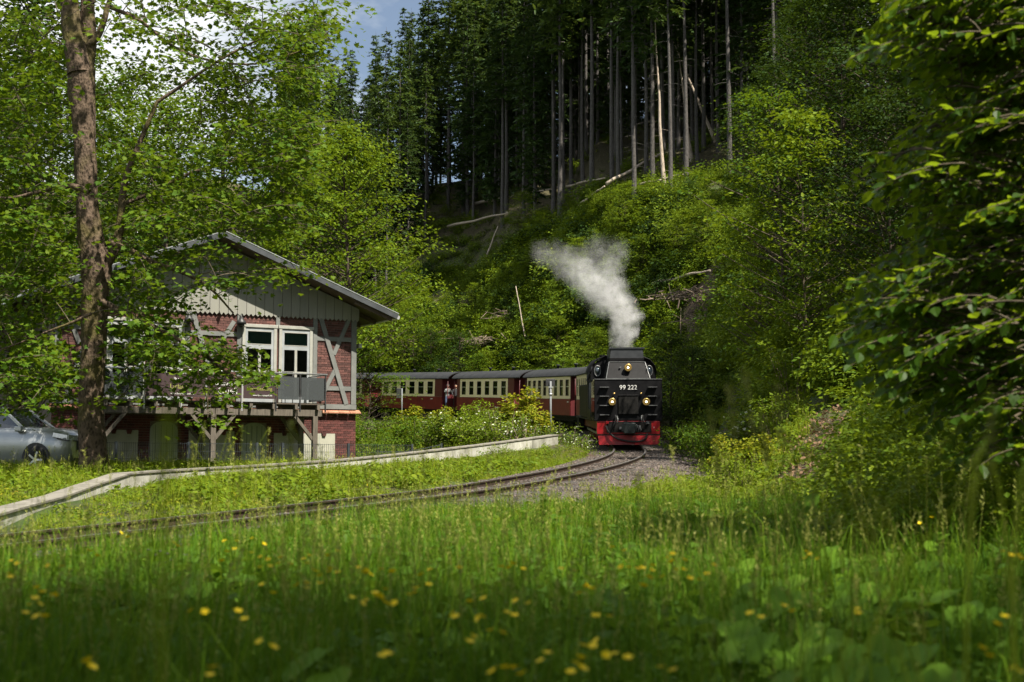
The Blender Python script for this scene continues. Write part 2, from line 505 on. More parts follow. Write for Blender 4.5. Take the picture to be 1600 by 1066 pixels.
def ground_hit(px, py, y0=6.0, y1=240.0):
    """where the view line through a photo pixel meets the ground"""
    r = ray(px, py)
    ys = np.arange(y0, y1, 0.5)
    xs = r.x / r.y * ys; zs = CAM.z + r.z / r.y * ys
    h = height(xs, ys)
    k = np.argmax(h >= zs) if (h >= zs).any() else len(ys) - 1
    return Vector((float(xs[k]), float(ys[k]), float(h[k])))


# ground sheet: fine near the line, coarse far off
gx = np.concatenate([np.arange(-700, -60, 40), np.arange(-60, -26, 2.0), np.arange(-26, 26, 0.6), np.arange(26, 80, 2.0), np.arange(80, 721, 40)])
gy = np.concatenate([np.arange(-300, -20, 35), np.arange(-20, 2, 2.0), np.arange(2, 75, 0.6), np.arange(75, 150, 1.5), np.arange(150, 240, 5), np.arange(240, 900, 60)])
X, Y = np.meshgrid(gx, gy)
Zg = height(X.ravel(), Y.ravel()).reshape(X.shape)
nx, ny = len(gx), len(gy)
idx = np.arange(nx * ny).reshape(ny, nx)
quads = np.stack([idx[:-1, :-1], idx[:-1, 1:], idx[1:, 1:], idx[1:, :-1]], -1).reshape(-1, 4)

gm, nt, b, out = new_mat('ground_soil')
tcn = N(nt, 'ShaderNodeTexCoord')
n1 = N(nt, 'ShaderNodeTexNoise', Scale=0.45, Detail=8.0, Roughness=0.65); nt.links.new(tcn.outputs['Object'], n1.inputs['Vector'])
n2 = N(nt, 'ShaderNodeTexNoise', Scale=9.0, Detail=8.0, Roughness=0.7); nt.links.new(tcn.outputs['Object'], n2.inputs['Vector'])
green = ramp(nt, n2.outputs['Fac'], [(0.3, (0.02, 0.035, 0.010)), (0.5, (0.045, 0.075, 0.018)), (0.75, (0.11, 0.13, 0.04))])
soil = ramp(nt, n2.outputs['Fac'], [(0.3, (0.030, 0.020, 0.014)), (0.55, (0.085, 0.06, 0.042)), (0.8, (0.20, 0.15, 0.11))])
fc = ramp(nt, n1.outputs['Fac'], [(0.42, (0, 0, 0)), (0.58, (1, 1, 1))])
at_ = N(nt, 'ShaderNodeAttribute', attribute_name='bare')
mxf = N(nt, 'ShaderNodeMath', operation='MAXIMUM'); mxf.use_clamp = True
nt.links.new(at_.outputs['Fac'], mxf.inputs[0])
ml = N(nt, 'ShaderNodeMath', operation='MULTIPLY'); nt.links.new(fc, ml.inputs[0]); ml.inputs[1].default_value = 0.6
nt.links.new(ml.outputs[0], mxf.inputs[1])
mx = N(nt, 'ShaderNodeMix', data_type='RGBA'); nt.links.new(mxf.outputs[0], mx.inputs['Factor']); nt.links.new(green, mx.inputs['A']); nt.links.new(soil, mx.inputs['B'])
nt.links.new(mx.outputs['Result'], b.inputs['Base Color']); b.inputs['Roughness'].default_value = 0.95; b.inputs['Specular IOR Level'].default_value = 0.2
bp = N(nt, 'ShaderNodeBump', Strength=1.0, Distance=0.08); nt.links.new(n2.outputs['Fac'], bp.inputs['Height']); nt.links.new(bp.outputs['Normal'], b.inputs['Normal'])
M['ground'] = gm

gme = mesh_np('ground', np.stack([X, Y, Zg], -1).reshape(-1, 3), quads, [gm], smooth=True)
BARE = [(at(1115, 505, 66), 4.0), (at(720, 468, 116), 5.0), (at(700, 520, 108), 4.0), (at(780, 500, 104), 3.5)]
BARE = [(ground_hit(1110, 500), 4.0), (ground_hit(1090, 470), 3.0), (ground_hit(730, 470, 103), 2.4), (ground_hit(690, 470, 103), 1.8), (ground_hit(800, 500, 95), 1.2), (ground_hit(870, 815), 1.1), (ground_hit(790, 808), .8), (ground_hit(1330, 690), 1.7), (ground_hit(1290, 735), 1.3), (ground_hit(1375, 655), 2.0)]


def bare_at(x, y):
    v = np.zeros(np.shape(x))
    for p, r in BARE:
        v = np.maximum(v, np.clip(1.25 - np.hypot(x - p.x, (y - p.y) * 0.8) / r, 0, 1))
    return v


td = track_dist(X.ravel(), Y.ravel())
bare = np.maximum(bare_at(X.ravel(), Y.ravel()), np.clip((3.0 - np.abs(td - 0.4)) / 1.0, 0, 1))
forest = np.clip((X.ravel() - (6 + 0.10 * Y.ravel())) / 3, 0, 1) * (Y.ravel() > 14) * (Y.ravel() < 60) * 0.8
upper = np.clip((Zg.ravel() - 19) / 4, 0, 1) * 0.7
bare = np.maximum(np.maximum(bare, forest), upper)
ca = gme.attributes.new('bare', 'FLOAT', 'POINT'); ca.data.foreach_set('value', bare.astype(np.float32))
tag(link('ground', gme), kind='structure')

# trackbed: stone ballast in a raised strip
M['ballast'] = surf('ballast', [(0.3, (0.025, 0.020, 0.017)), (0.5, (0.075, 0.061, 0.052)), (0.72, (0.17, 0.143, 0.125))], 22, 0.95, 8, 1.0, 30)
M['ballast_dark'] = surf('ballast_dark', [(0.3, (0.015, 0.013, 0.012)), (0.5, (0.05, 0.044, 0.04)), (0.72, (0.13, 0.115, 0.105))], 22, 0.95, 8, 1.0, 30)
ss = np.arange(-70, 130, 0.5)
prof = [(-1.9, -0.33), (-1.35, -0.13), (-0.55, -0.115), (0.0, -0.12), (0.55, -0.115), (1.5, -0.13), (2.6, -0.27), (3.1, -0.36)]
V = np.array([[tuple(track(s, o, z + 0.02 * math.sin(s * 3.1 + o * 5))) for o, z in prof] for s in ss]).reshape(-1, 3)
n, k = len(ss), len(prof)
ix = np.arange(n * k).reshape(n, k)
q = np.stack([ix[:-1, :-1], ix[:-1, 1:], ix[1:, 1:], ix[1:, :-1]], -1).reshape(-1, 4)
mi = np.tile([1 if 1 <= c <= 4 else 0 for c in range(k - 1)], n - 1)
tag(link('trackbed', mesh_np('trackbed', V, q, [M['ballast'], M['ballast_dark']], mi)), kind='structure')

M['rail_steel'] = surf('rail_steel', [(0.3, (0.025, 0.016, 0.012)), (0.7, (0.075, 0.048, 0.035))], 12, 0.65, bump=0.3, metal=0.3)
M['rail_top'] = surf('rail_top', [(0.3, (0.30, 0.29, 0.28)), (0.7, (0.5, 0.49, 0.47))], 20, 0.32, metal=0.9)
M['sleeper'] = surf('sleeper', [(0.3, (0.025, 0.018, 0.013)), (0.7, (0.085, 0.065, 0.05))], 9, 0.9, bump=0.6)
trk = empty('railway_track', (0, 0, 0), 0, 'narrow gauge railway track curving past the house to the steam locomotive', 'track')
RP = [(-0.055, 0.0), (0.055, 0.0), (0.055, 0.015), (0.012, 0.03), (0.012, 0.10), (0.032, 0.112), (0.032, 0.135), (-0.032, 0.135), (-0.032, 0.112), (-0.012, 0.10), (-0.012, 0.03), (-0.055, 0.015)]
sr = np.arange(-66, 120, 0.75)
for side in (-0.535, 0.535):
    V = np.array([[tuple(track(s, side + a, c - 0.135)) for a, c in RP] for s in sr]).reshape(-1, 3)
    n, k = len(sr), len(RP)
    ix = np.arange(n * k).reshape(n, k); nx_ = np.roll(ix, -1, axis=1)
    q = np.stack([ix[:-1], nx_[:-1], nx_[1:], ix[1:]], -1).reshape(-1, 4)
    mi = np.tile([1 if c == 6 else 0 for c in range(k)], n - 1)
    link('rail', mesh_np('rail', V, q, [M['rail_steel'], M['rail_top']], mi), trk)
sb = MB().box(-0.92, 0.92, -0.11, 0.11, -0.14, 0.0)
sleeper0 = sb.build('sleeper', M['sleeper'], trk)
rngs = random.Random(5)
for k, s in enumerate(np.arange(-60, 0, 0.68)):
    o = sleeper0 if k == 0 else link('sleeper', sleeper0.data, trk)
    o.location = track(s, rngs.uniform(-.03, .03), -0.105); o.rotation_euler = (0, 0, -az(s) + rngs.uniform(-.03, .03))
# ------------------------------------------------------------------ platform edge (low white concrete wall with a ramp at its end)
M['concrete'] = surf('concrete', [(0.28, (0.10, 0.10, 0.07)), (0.42, (0.27, 0.265, 0.22)), (0.62, (0.46, 0.455, 0.405)), (0.8, (0.52, 0.515, 0.475))], 2.2, 0.85, 9, 0.4, 14, stretch=(1, 1, 0.5), rnd=0.12)
M['slab_top'] = surf('slab_top', [(0.3, (0.10, 0.092, 0.075)), (0.7, (0.24, 0.225, 0.19))], 3.5, 0.9, bump=0.5)
wp = [at(*q) for q in WALL_PX]
wp = [Vector(p) for p in wp]
plat = empty('platform_edge', wp[3], 0, 'long low whitewashed concrete platform edge sloping down at its near end', 'platform edge')


def resample(pts, step):
    out = [pts[0].copy()]
    acc = 0.0
    for a, b in zip(pts, pts[1:]):
        L = (b - a).length; t = step - acc
        while t <= L:
            out.append(a.lerp(b, t / L)); t += step
        acc = (acc + L) % step
    return out


def smooth_path(pts, n=6):
    out = []
    P = [pts[0] * 2 - pts[1]] + list(pts) + [pts[-1] * 2 - pts[-2]]
    for i in range(1, len(P) - 2):
        for k in range(n):
            t = k / n
            p0, p1, p2, p3 = P[i - 1], P[i], P[i + 1], P[i + 2]
            out.append(0.5 * ((2 * p1) + (p2 - p0) * t + (2 * p0 - 5 * p1 + 4 * p2 - p3) * t * t + (3 * p1 - p0 - 3 * p2 + p3) * t ** 3))
    out.append(pts[-1].copy())
    return out


def slab_piece(p, q, drop0, drop1, name='slab'):
    """one length of platform edge: vertical face, sloped back, top cap a little proud"""
    d = (q - p); d.z = 0; d.normalize()
    back = Vector((-d.y, d.x, 0))
    if back.dot(Vector((-1, 0.4, 0))) < 0: back = -back
    g = d * 0.008
    m = MB()
    a0, a1 = p + g - plat.location, q - g - plat.location
    def pt(a, off, z): return a + back * off + Vector((0, 0, z))
    vs = [pt(a0, 0, -drop0), pt(a0, 0, -0.032), pt(a0, 0.34, -0.032), pt(a0, 0.34, -drop0), pt(a1, 0, -drop1), pt(a1, 0, -0.032), pt(a1, 0.34, -0.032), pt(a1, 0.34, -drop1)]
    m.add(vs, [(0, 1, 2, 3), (7, 6, 5, 4), (0, 4, 5, 1), (1, 5, 6, 2), (2, 6, 7, 3), (3, 7, 4, 0)], 0)
    vs = [pt(a0, -0.025, -0.032), pt(a0, -0.025, 0), pt(a0, 0.36, 0), pt(a0, 0.36, -0.032), pt(a1, -0.025, -0.032), pt(a1, -0.025, 0), pt(a1, 0.36, 0), pt(a1, 0.36, -0.032)]
    m.add(vs, [(0, 1, 2, 3), (7, 6, 5, 4), (0, 4, 5, 1), (1, 5, 6, 2), (2, 6, 7, 3), (3, 7, 4, 0)], 1)
    return m.build(name, [M['concrete'], M['slab_top']], plat)


path = resample(smooth_path(wp), 1.45)
for a, bb in zip(path, path[1:]):
    slab_piece(a, bb, 0.55, 0.55)
ramp_path = [path[-1]] + [at(*q) for q in RAMP_PX]
ramp_path = [Vector(p) for p in ramp_path]
if (ramp_path[0] - ramp_path[1]).length < 0.3: ramp_path = ramp_path[1:]
for a, bb in zip(ramp_path, ramp_path[1:]):
    slab_piece(a, bb, 0.55, 0.55, 'ramp_slab')
PLATFORM_PATH = [Vector(p) for p in path]

# ------------------------------------------------------------------ half-timbered station house
house = empty('station_house', HOUSE_O, HOUSE_RZ, 'red brick half-timbered house with white gable boards and a balcony over the basement', 'house')
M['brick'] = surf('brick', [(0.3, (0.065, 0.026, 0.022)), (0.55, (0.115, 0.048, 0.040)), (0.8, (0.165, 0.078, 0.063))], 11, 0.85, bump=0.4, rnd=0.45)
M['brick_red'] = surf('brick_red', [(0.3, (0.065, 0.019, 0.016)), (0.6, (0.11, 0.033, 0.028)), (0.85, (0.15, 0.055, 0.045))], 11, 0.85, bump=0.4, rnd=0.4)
M['mortar'] = surf('mortar', [(0.3, (0.14, 0.115, 0.098)), (0.7, (0.24, 0.20, 0.175))], 14, 0.95)
M['grey_timber'] = surf('grey_timber', [(0.3, (0.12, 0.126, 0.12)), (0.7, (0.175, 0.181, 0.172))], 3, 0.75, bump=0.25, stretch=(1, 1, 1))
M['gable_board'] = surf('gable_board', [(0.25, (0.24, 0.24, 0.20)), (0.5, (0.22, 0.219, 0.193)), (0.8, (0.26, 0.257, 0.228))], 2.0, 0.8, bump=0.2, stretch=(3, 3, 0.4), rnd=0.06)
M['white_paint'] = surf('white_paint', [(0.3, (0.28, 0.28, 0.252)), (0.7, (0.36, 0.36, 0.324))], 5, 0.5)
M['grey_paint'] = surf('grey_paint', [(0.3, (0.24, 0.26, 0.27)), (0.7, (0.33, 0.35, 0.36))], 5, 0.5)
M['roof_metal'] = surf('roof_metal', [(0.3, (0.03, 0.034, 0.039)), (0.7, (0.068, 0.075, 0.082))], 2.5, 0.5, bump=0.15)
M['soffit'] = surf('soffit', [(0.3, (0.05, 0.035, 0.025)), (0.7, (0.11, 0.08, 0.06))], 4, 0.8, stretch=(1, 4, 1))
M['deck_wood'] = surf('deck_wood', [(0.3, (0.05, 0.04, 0.03)), (0.7, (0.115, 0.093, 0.072))], 3.5, 0.85, bump=0.4, stretch=(1, 5, 5))
M['post_wood'] = surf('post_wood', [(0.3, (0.065, 0.055, 0.043)), (0.7, (0.15, 0.128, 0.102))], 3.5, 0.85, bump=0.4, stretch=(4, 4, 0.6))
M['tile_edge'] = surf('tile_edge', [(0.3, (0.22, 0.09, 0.05)), (0.7, (0.40, 0.20, 0.12))], 6, 0.8)
M['panel_paint'] = surf('panel_paint', [(0.3, (0.30, 0.305, 0.24)), (0.7, (0.42, 0.41, 0.34))], 1.6, 0.8, bump=0.2)
M['door_green'] = surf('door_green', [(0.3, (0.26, 0.29, 0.22)), (0.7, (0.36, 0.38, 0.30))], 2, 0.75, stretch=(4, 4, 0.5))
M['black_metal'] = surf('black_metal', [(0.3, (0.012, 0.013, 0.014)), (0.7, (0.035, 0.036, 0.038))], 8, 0.5)
M['dark_fence'] = surf('dark_fence', [(0.3, (0.022, 0.028, 0.034)), (0.7, (0.045, 0.055, 0.065))], 8, 0.45)
M['zinc'] = surf('zinc', [(0.3, (0.50, 0.51, 0.52)), (0.7, (0.66, 0.67, 0.68))], 8, 0.38, metal=0.6)
M['bright_steel'] = surf('bright_steel', [(0.3, (0.55, 0.56, 0.57)), (0.7, (0.7, 0.71, 0.72))], 10, 0.28, metal=0.8)
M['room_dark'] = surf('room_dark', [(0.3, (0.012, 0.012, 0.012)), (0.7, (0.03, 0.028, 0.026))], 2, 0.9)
M['curtain'] = surf('curtain', [(0.3, (0.03, 0.11, 0.085)), (0.7, (0.06, 0.19, 0.15))], 3, 0.8, stretch=(6, 6, 0.4))
M['banner_cloth'] = surf('banner_cloth', [(0.3, (0.030, 0.016, 0.018)), (0.7, (0.05, 0.028, 0.030))], 2, 0.55)
M['pole_grey'] = surf('pole_grey', [(0.3, (0.12, 0.13, 0.14)), (0.7, (0.17, 0.18, 0.19))], 5, 0.6)
M['print_white'] = surf('print_white', [(0.3, (0.62, 0.62, 0.60)), (0.7, (0.72, 0.72, 0.70))], 5, 0.6)
M['print_olive'] = surf('print_olive', [(0.3, (0.24, 0.25, 0.05)), (0.7, (0.32, 0.33, 0.08))], 5, 0.6)

gl, nt, b, out = new_mat('window_glass')
b.inputs['Base Color'].default_value = (0.02, 0.025, 0.025, 1); b.inputs['Roughness'].default_value = 0.04
gt = N(nt, 'ShaderNodeBsdfTransparent'); fr = N(nt, 'ShaderNodeFresnel', IOR=1.5)
gg = N(nt, 'ShaderNodeBsdfGlossy', Roughness=0.03)
mx = N(nt, 'ShaderNodeMixShader'); nt.links.new(fr.outputs[0], mx.inputs['Fac']); nt.links.new(gt.outputs[0], mx.inputs[1]); nt.links.new(gg.outputs[0], mx.inputs[2])
nt.links.new(mx.outputs[0], out.inputs['Surface']); gt.inputs['Color'].default_value = (0.75, 0.78, 0.78, 1)
M['glass'] = gl
sg, nt, b, out = new_mat('smoked_glass')
gt = N(nt, 'ShaderNodeBsdfTransparent'); gt.inputs['Color'].default_value = (0.36, 0.38, 0.39, 1)
df = N(nt, 'ShaderNodeBsdfPrincipled'); df.inputs['Base Color'].default_value = (0.10, 0.11, 0.115, 1); df.inputs['Roughness'].default_value = 0.12
mx = N(nt, 'ShaderNodeMixShader'); mx.inputs['Fac'].default_value = 0.55
nt.links.new(gt.outputs[0], mx.inputs[1]); nt.links.new(df.outputs[0], mx.inputs[2]); nt.links.new(mx.outputs[0], out.inputs['Surface'])
M['smoked_glass'] = sg

HW, HD, HZ = 10.4, 11.0, 4.95
BASE = -0.55
RS = 0.38
APEX = 7.32
WIN = [(1.66, 2.90), (2.97, 4.21), (6.19, 7.42), (7.50, 8.73)]
WZ = (1.86, 4.52)
OPEN = [(1.70, 2.75, BASE, 0.90), (3.13, 4.05, BASE, 1.20), (4.42, 5.22, BASE, 0.90), (5.35, 5.98, BASE, 0.90), (6.24, 7.12, BASE, 1.20), (7.38, 9.62, BASE, 0.86), (0.55, 1.1, BASE, 0.86)]

# masonry core (mortar-coloured) without openings; dark sheets stand for the shaded inside
wall = MB()
wall.box(0.012, HW - 0.012, 0.012, HD, BASE, 1.62, 0)
wall.box(0.012, HW - 0.012, 0.012, HD, 1.62, HZ, 0)
wall_o = wall.build('wall', [M['mortar']], house)
gb = MB(); gb.add([(0.02, 0.02, HZ), (HW - 0.02, 0.02, HZ), (HW - 0.02, 0.02, 5.34), (HW / 2, 0.02, APEX - 0.02), (0.02, 0.02, 5.34), (0.02, HD, HZ), (HW - 0.02, HD, HZ), (HW - 0.02, HD, 5.34), (HW / 2, HD, APEX - 0.02), (0.02, HD, 5.34)],
                  [(0, 1, 2, 3, 4), (9, 8, 7, 6, 5), (1, 6, 7, 2), (0, 4, 9, 5)])
gb.build('gable_wall', M['soffit'], house)

# bricks: running bond, each a block proud of the mortar; the clearest 300 singly, the rest joined
rb = random.Random(3)
bricks = []
CH, BL = 0.083, 0.252
r = 0
z = BASE
while z < HZ - 0.02:
    x = -BL / 2 if r % 2 else 0.0
    lower = z + CH < 1.60
    if not (1.56 < z + CH and z < 1.68):
        while x < HW:
            x0, x1 = max(x, 0.0), min(x + BL - 0.012, HW)
            cx, cz = (x0 + x1) / 2, z + CH / 2
            hide = x1 - x0 < 0.05
            for a, c in WIN:
                if a - 0.02 < x0 and x1 < c + 0.02 and WZ[0] < cz < WZ[1]: hide = True
            for a, c, d0, d1 in OPEN:
                if a - 0.03 < x0 and x1 < c + 0.03 and d0 - 0.1 < cz < d1: hide = True
            if not hide:
                for a, c, d0, d1 in OPEN + [(a, c, WZ[0], WZ[1]) for a, c in WIN]:
                    if d0 - 0.1 < cz < d1:
                        if x0 < a < x1: x1 = a
                        if x0 < c < x1: x0 = c
                if x1 - x0 > 0.04: bricks.append((x0, x1, z + 0.006, z + CH - 0.006, lower, -rb.uniform(0.0, 0.006)))
            x += BL
    z += CH; r += 1
single = [q for q in bricks if q[0] > 8.6]
single.sort(key=lambda q: -q[0])
keep = set(id(q) for q in single[:300])
mesh_cache = {}
rest = MB()
for q in bricks:
    x0, x1, z0, z1, lower, pr = q
    if id(q) in keep:
        key = (round(x1 - x0, 2), lower)
        if key not in mesh_cache:
            L = x1 - x0
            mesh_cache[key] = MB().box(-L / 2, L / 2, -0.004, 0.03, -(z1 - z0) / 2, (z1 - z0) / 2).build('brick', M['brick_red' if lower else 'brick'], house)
            o = mesh_cache[key]
        else:
            o = link('brick', mesh_cache[key].data, house)
        o.location = ((x0 + x1) / 2, pr, (z0 + z1) / 2)
    else:
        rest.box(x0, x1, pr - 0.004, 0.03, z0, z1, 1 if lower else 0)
o = rest.build('brickwork', [M['brick'], M['brick_red']], house); o['kind'] = 'stuff'

# plinth cap: a course of sloping tiles
for k in range(26):
    x0 = -0.14 + k * (HW + 0.28) / 26
    m = MB(); m.add([(x0 + .006, -0.16, 1.565), (x0 + 0.405, -0.16, 1.565), (x0 + 0.405, 0.02, 1.66), (x0 + .006, 0.02, 1.66), (x0 + .006, -0.16, 1.60), (x0 + 0.405, -0.16, 1.60), (x0 + 0.405, 0.02, 1.70), (x0 + .006, 0.02, 1.70)],
                    [(0, 3, 2, 1), (4, 5, 6, 7), (0, 1, 5, 4), (1, 2, 6, 5), (2, 3, 7, 6), (3, 0, 4, 7)])
    m.build('cap_tile', M['tile_edge'], house)


def timber(p, q, wdt=0.17, th=0.05, y=-0.028):
    MB().bar((p[0], y, p[1]), (q[0], y, q[1]), th, wdt, 0, up=Vector((q[0] - p[0], 0, q[1] - p[1])).cross(Vector((0, 1, 0)))).build('timber_beam', M['grey_timber'], house)


# half-timbering: sill, rails, posts, crossed braces
timber((0, 1.80), (HW, 1.80), 0.17)
for x in (0.10, 1.55, 4.31, 6.09, 8.83, HW - 0.11): timber((x, 1.885), (x, 4.9), 0.19 if x > 10 else 0.15, 0.056, -0.030)
timber((7.46, 4.53), (7.46, 4.9), 0.14, 0.056, -0.030)
for x0, x1 in ((0.2, 1.475), (4.385, 6.015), (8.905, HW - 0.205)):
    timber((x0, 4.16), (x1, 4.16), 0.15, 0.044, -0.024); timber((x0, 2.44), (x1, 2.44), 0.15, 0.044, -0.024)
timber((9.02, 4.9), (10.02, 1.89), 0.16, 0.062, -0.036); timber((10.1, 4.88), (9.53, 3.62), 0.14, 0.052, -0.031); timber((9.62, 3.15), (9.02, 2.0), 0.14, 0.052, -0.031)
timber((4.45, 4.9), (5.45, 1.89), 0.16, 0.062, -0.036); timber((5.9, 4.6), (5.1, 3.3), 0.14, 0.052, -0.031); timber((4.95, 3.0), (4.45, 2.0), 0.14, 0.052, -0.031)
timber((1.4, 4.9), (0.4, 1.89), 0.16, 0.062, -0.036); timber((0.3, 4.88), (0.8, 3.62), 0.14, 0.052, -0.031); timber((0.7, 3.1), (1.3, 2.0), 0.14, 0.052, -0.031)
# dark notches in the brick over the basement openings
for x in (1.95, 2.45, 4.65, 5.05, 5.6, 7.75, 8.3, 9.2):
    MB().prism([(-0.09, 0.0), (0.09, 0.0), (0.055, -0.13), (-0.055, -0.13)], 0.0, 0.06, frame((x, -0.012, 0.90), (1, 0, 0), (0, 0, 1)), 0).build('corbel', M['brick_red'], house)
for a, c, d0, d1 in OPEN:
    if d1 > 1.0:
        n = 10
        poly = [(a, d0)] + [(c, d0)] + [((a + c) / 2 + (c - a) / 2 * math.cos(t), d1 - 0.28 + 0.28 * math.sin(t)) for t in np.linspace(0, math.pi, n)]
        do = MB().prism(poly, -0.02, 0.03, frame((0, 0, 0), (1, 0, 0), (0, 0, 1))).build('arched_door', M['door_green'], house)
        for k in range(1, 5):
            xx = a + (c - a) * k / 5
            MB().box(xx - 0.008, xx + 0.008, -0.031, -0.021, d0, d1 - 0.12).build('seam', M['black_metal'], do)
    else:
        pm = MB().box(a, c, -0.022, 0.03, d0, d1).build('basement_panel', M['panel_paint'], house)
        if c - a > 1.2:
            for k in range(1, int((c - a) / 0.55)):
                xx = a + 0.55 * k
                MB().box(xx - 0.006, xx + 0.006, -0.029, -0.023, d0, d1 - 0.02).build('seam', M['grey_paint'], pm)

# windows: white architrave, grey sash, transom light with a green curtain, two casements
for a, c in WIN:
    z0, z1 = WZ
    fo = MB()
    t = 0.11
    fo.box(a, a + t, -0.085, 0.02, z0, z1 - 0.09); fo.box(c - t, c, -0.085, 0.02, z0, z1 - 0.09)
    fo.box(a - 0.03, c + 0.03, -0.10, 0.02, z1 - 0.09, z1 + 0.02)
    wi = fo.build('window', M['white_paint'], house, 0.008)
    ia, ic = a + t, c - t
    MB().box(ia, ic, 0.002, 0.006, z0, z1 - 0.09).build('room', M['room_dark'], wi)  # near-black sheet; shade of the unlit interior is put into its colour
    s = MB(); g = 0.085
    zt = 3.80
    s.box(ia, ia + g, -0.06, -0.002, z0, z1 - 0.09); s.box(ic - g, ic, -0.06, -0.002, z0, z1 - 0.09)
    s.box(ia + g, ic - g, -0.06, -0.002, z1 - 0.20, z1 - 0.09); s.box(ia + g, ic - g, -0.06, -0.002, zt - 0.09, zt + 0.05)
    s.box(ia + g, ic - g, -0.06, -0.002, z0, z0 + 0.25)
    s.build('sash', M['grey_paint'], wi)
    ww = MB(); mid = (ia + ic) / 2
    ww.box(mid - 0.045, mid + 0.045, -0.072, -0.004, z0 + 0.25, zt - 0.09)
    ww.box(ia + g, mid - 0.045, -0.05, -0.006, 2.93, 2.97); ww.box(mid + 0.045, ic - g, -0.05, -0.006, 2.93, 2.97)
    ww.box(ia + g, ic - g, -0.066, -0.004, zt + 0.05, zt + 0.075); ww.box(ia + g, ic - g, -0.066, -0.004, z1 - 0.225, z1 - 0.20)
    ww.build('mullion', M['white_paint'], wi)
    MB().box(ia + g, ic - g, -0.012, -0.008, zt + 0.075, z1 - 0.225).build('curtain', M['curtain'], wi)
    for p0, p1, q0, q1 in ((ia + g, ic - g, zt + 0.075, z1 - 0.225), (ia + g, mid - 0.045, z0 + 0.25, 2.93), (mid + 0.045, ic - g, z0 + 0.25, 2.93), (ia + g, mid - 0.045, 2.97, zt - 0.09), (mid + 0.045, ic - g, 2.97, zt - 0.09)):
        MB().box(p0, p1, -0.032, -0.028, q0, q1).build('pane', M['glass'], wi)

# gable boards, pointed at the foot, following the roof line
nb = 33
bw = (HW + 0.16) / nb
for k in range(nb):
    x0 = -0.08 + k * bw + 0.008; x1 = -0.08 + (k + 1) * bw - 0.008
    def rt(x): return APEX - 0.06 - RS * abs(x - HW / 2)
    zb = 4.80
    xm = (x0 + x1) / 2
    poly = [(x0, zb + 0.07), (x0 + bw * 0.25, zb), (xm - .012, zb + 0.075), (xm + .012, zb + 0.075), (x1 - bw * 0.25, zb), (x1, zb + 0.07), (x1, rt(x1))] + ([(HW / 2, rt(HW / 2))] if x0 < HW / 2 < x1 else []) + [(x0, rt(x0))]
    MB().prism(poly, 0.045, 0.075, frame((0, 0, 0), (1, 0, 0), (0, 0, 1))).build('gable_board', M['gable_board'], house)
for k in range(1, nb):
    xx = -0.08 + k * bw
    MB().box(xx - 0.020, xx + 0.020, -0.052, -0.046, 4.86, APEX - 0.08 - RS * abs(xx - HW / 2)).build('batten_gap', M['soffit'], house)

# roof: two metal-clad slopes with rafters, bargeboards and gutter
EX, FY = 1.12, -0.95
for sgn in (-1, 1):
    e = HW / 2 + sgn * (HW / 2 + EX); ze = APEX - RS * (HW / 2 + EX)
    n = Vector((sgn * RS, 0, 1)).normalized()
    m = MB()
    p = [Vector((HW / 2, FY, APEX)), Vector((e, FY, ze)), Vector((e, HD + .5, ze)), Vector((HW / 2, HD + .5, APEX))]
    vs = p + [a + n * 0.10 for a in p]
    m.add(vs, [(0, 1, 2, 3), (7, 6, 5, 4), (0, 4, 5, 1), (1, 5, 6, 2), (2, 6, 7, 3), (3, 7, 4, 0)])
    slope = m.build('roof_slope', [M['soffit']], house)
    m = MB(); vs = [a + n * 0.104 for a in p] + [a + n * 0.135 for a in p]
    m.add(vs, [(0, 1, 2, 3), (7, 6, 5, 4), (0, 4, 5, 1), (1, 5, 6, 2), (2, 6, 7, 3), (3, 7, 4, 0)])
    for k in range(24):
        yy = FY + 0.25 + k * 0.52
        m.bar(Vector((HW / 2, yy, APEX)) + n * 0.15, Vector((e, yy, ze)) + n * 0.15, 0.05, 0.03)
    m.build('roof_cladding', M['roof_metal'], slope)
    MB().bar(Vector((HW / 2, FY - 0.025, APEX)) + n * 0.05, Vector((e, FY - 0.025, ze)) + n * 0.05, 0.045, 0.17, 0, up=n).build('bargeboard', M['roof_metal'], slope)
    MB().bar(Vector((HW / 2, FY - 0.052, APEX + .02)) + n * 0.145, Vector((e, FY - 0.052, ze + .02)) + n * 0.145, 0.02, 0.022, 0, up=n).build('roof_trim', M['grey_paint'], slope)
    MB().tube([(e + sgn * 0.05, FY, ze + 0.03), (e + sgn * 0.05, HD + .5, ze + 0.03)], 0.075, 8).build('gutter', M['zinc'], slope)
    for k in range(9):
        yy = FY + 0.12 + k * 1.35
        MB().bar(Vector((HW / 2 + sgn * (HW / 2 - 0.4), yy, APEX - RS * (HW / 2 - 0.4))) - n * 0.085, Vector((e - sgn * .12, yy, ze + RS * .12)) - n * 0.085, 0.12, 0.15, 0, up=n).build('rafter', M['soffit'], slope)
rv = MB(); Mv = Matrix.Translation((HW / 2 - 1.55, 2.6, APEX - RS * 1.55 + 0.06))
rv.lathe([(0.24, 0), (0.24, 0.16), (0.16, 0.36), (0.10, 0.40)], 14, Mv).build('roof_vent', M['zinc'], house)
MB().tube([(HW / 2 - 1.7, 3.4, APEX - 0.6), (HW / 2 - 1.7, 3.4, APEX + 1.1)], 0.018, 6).build('antenna_rod', M['zinc'], house)
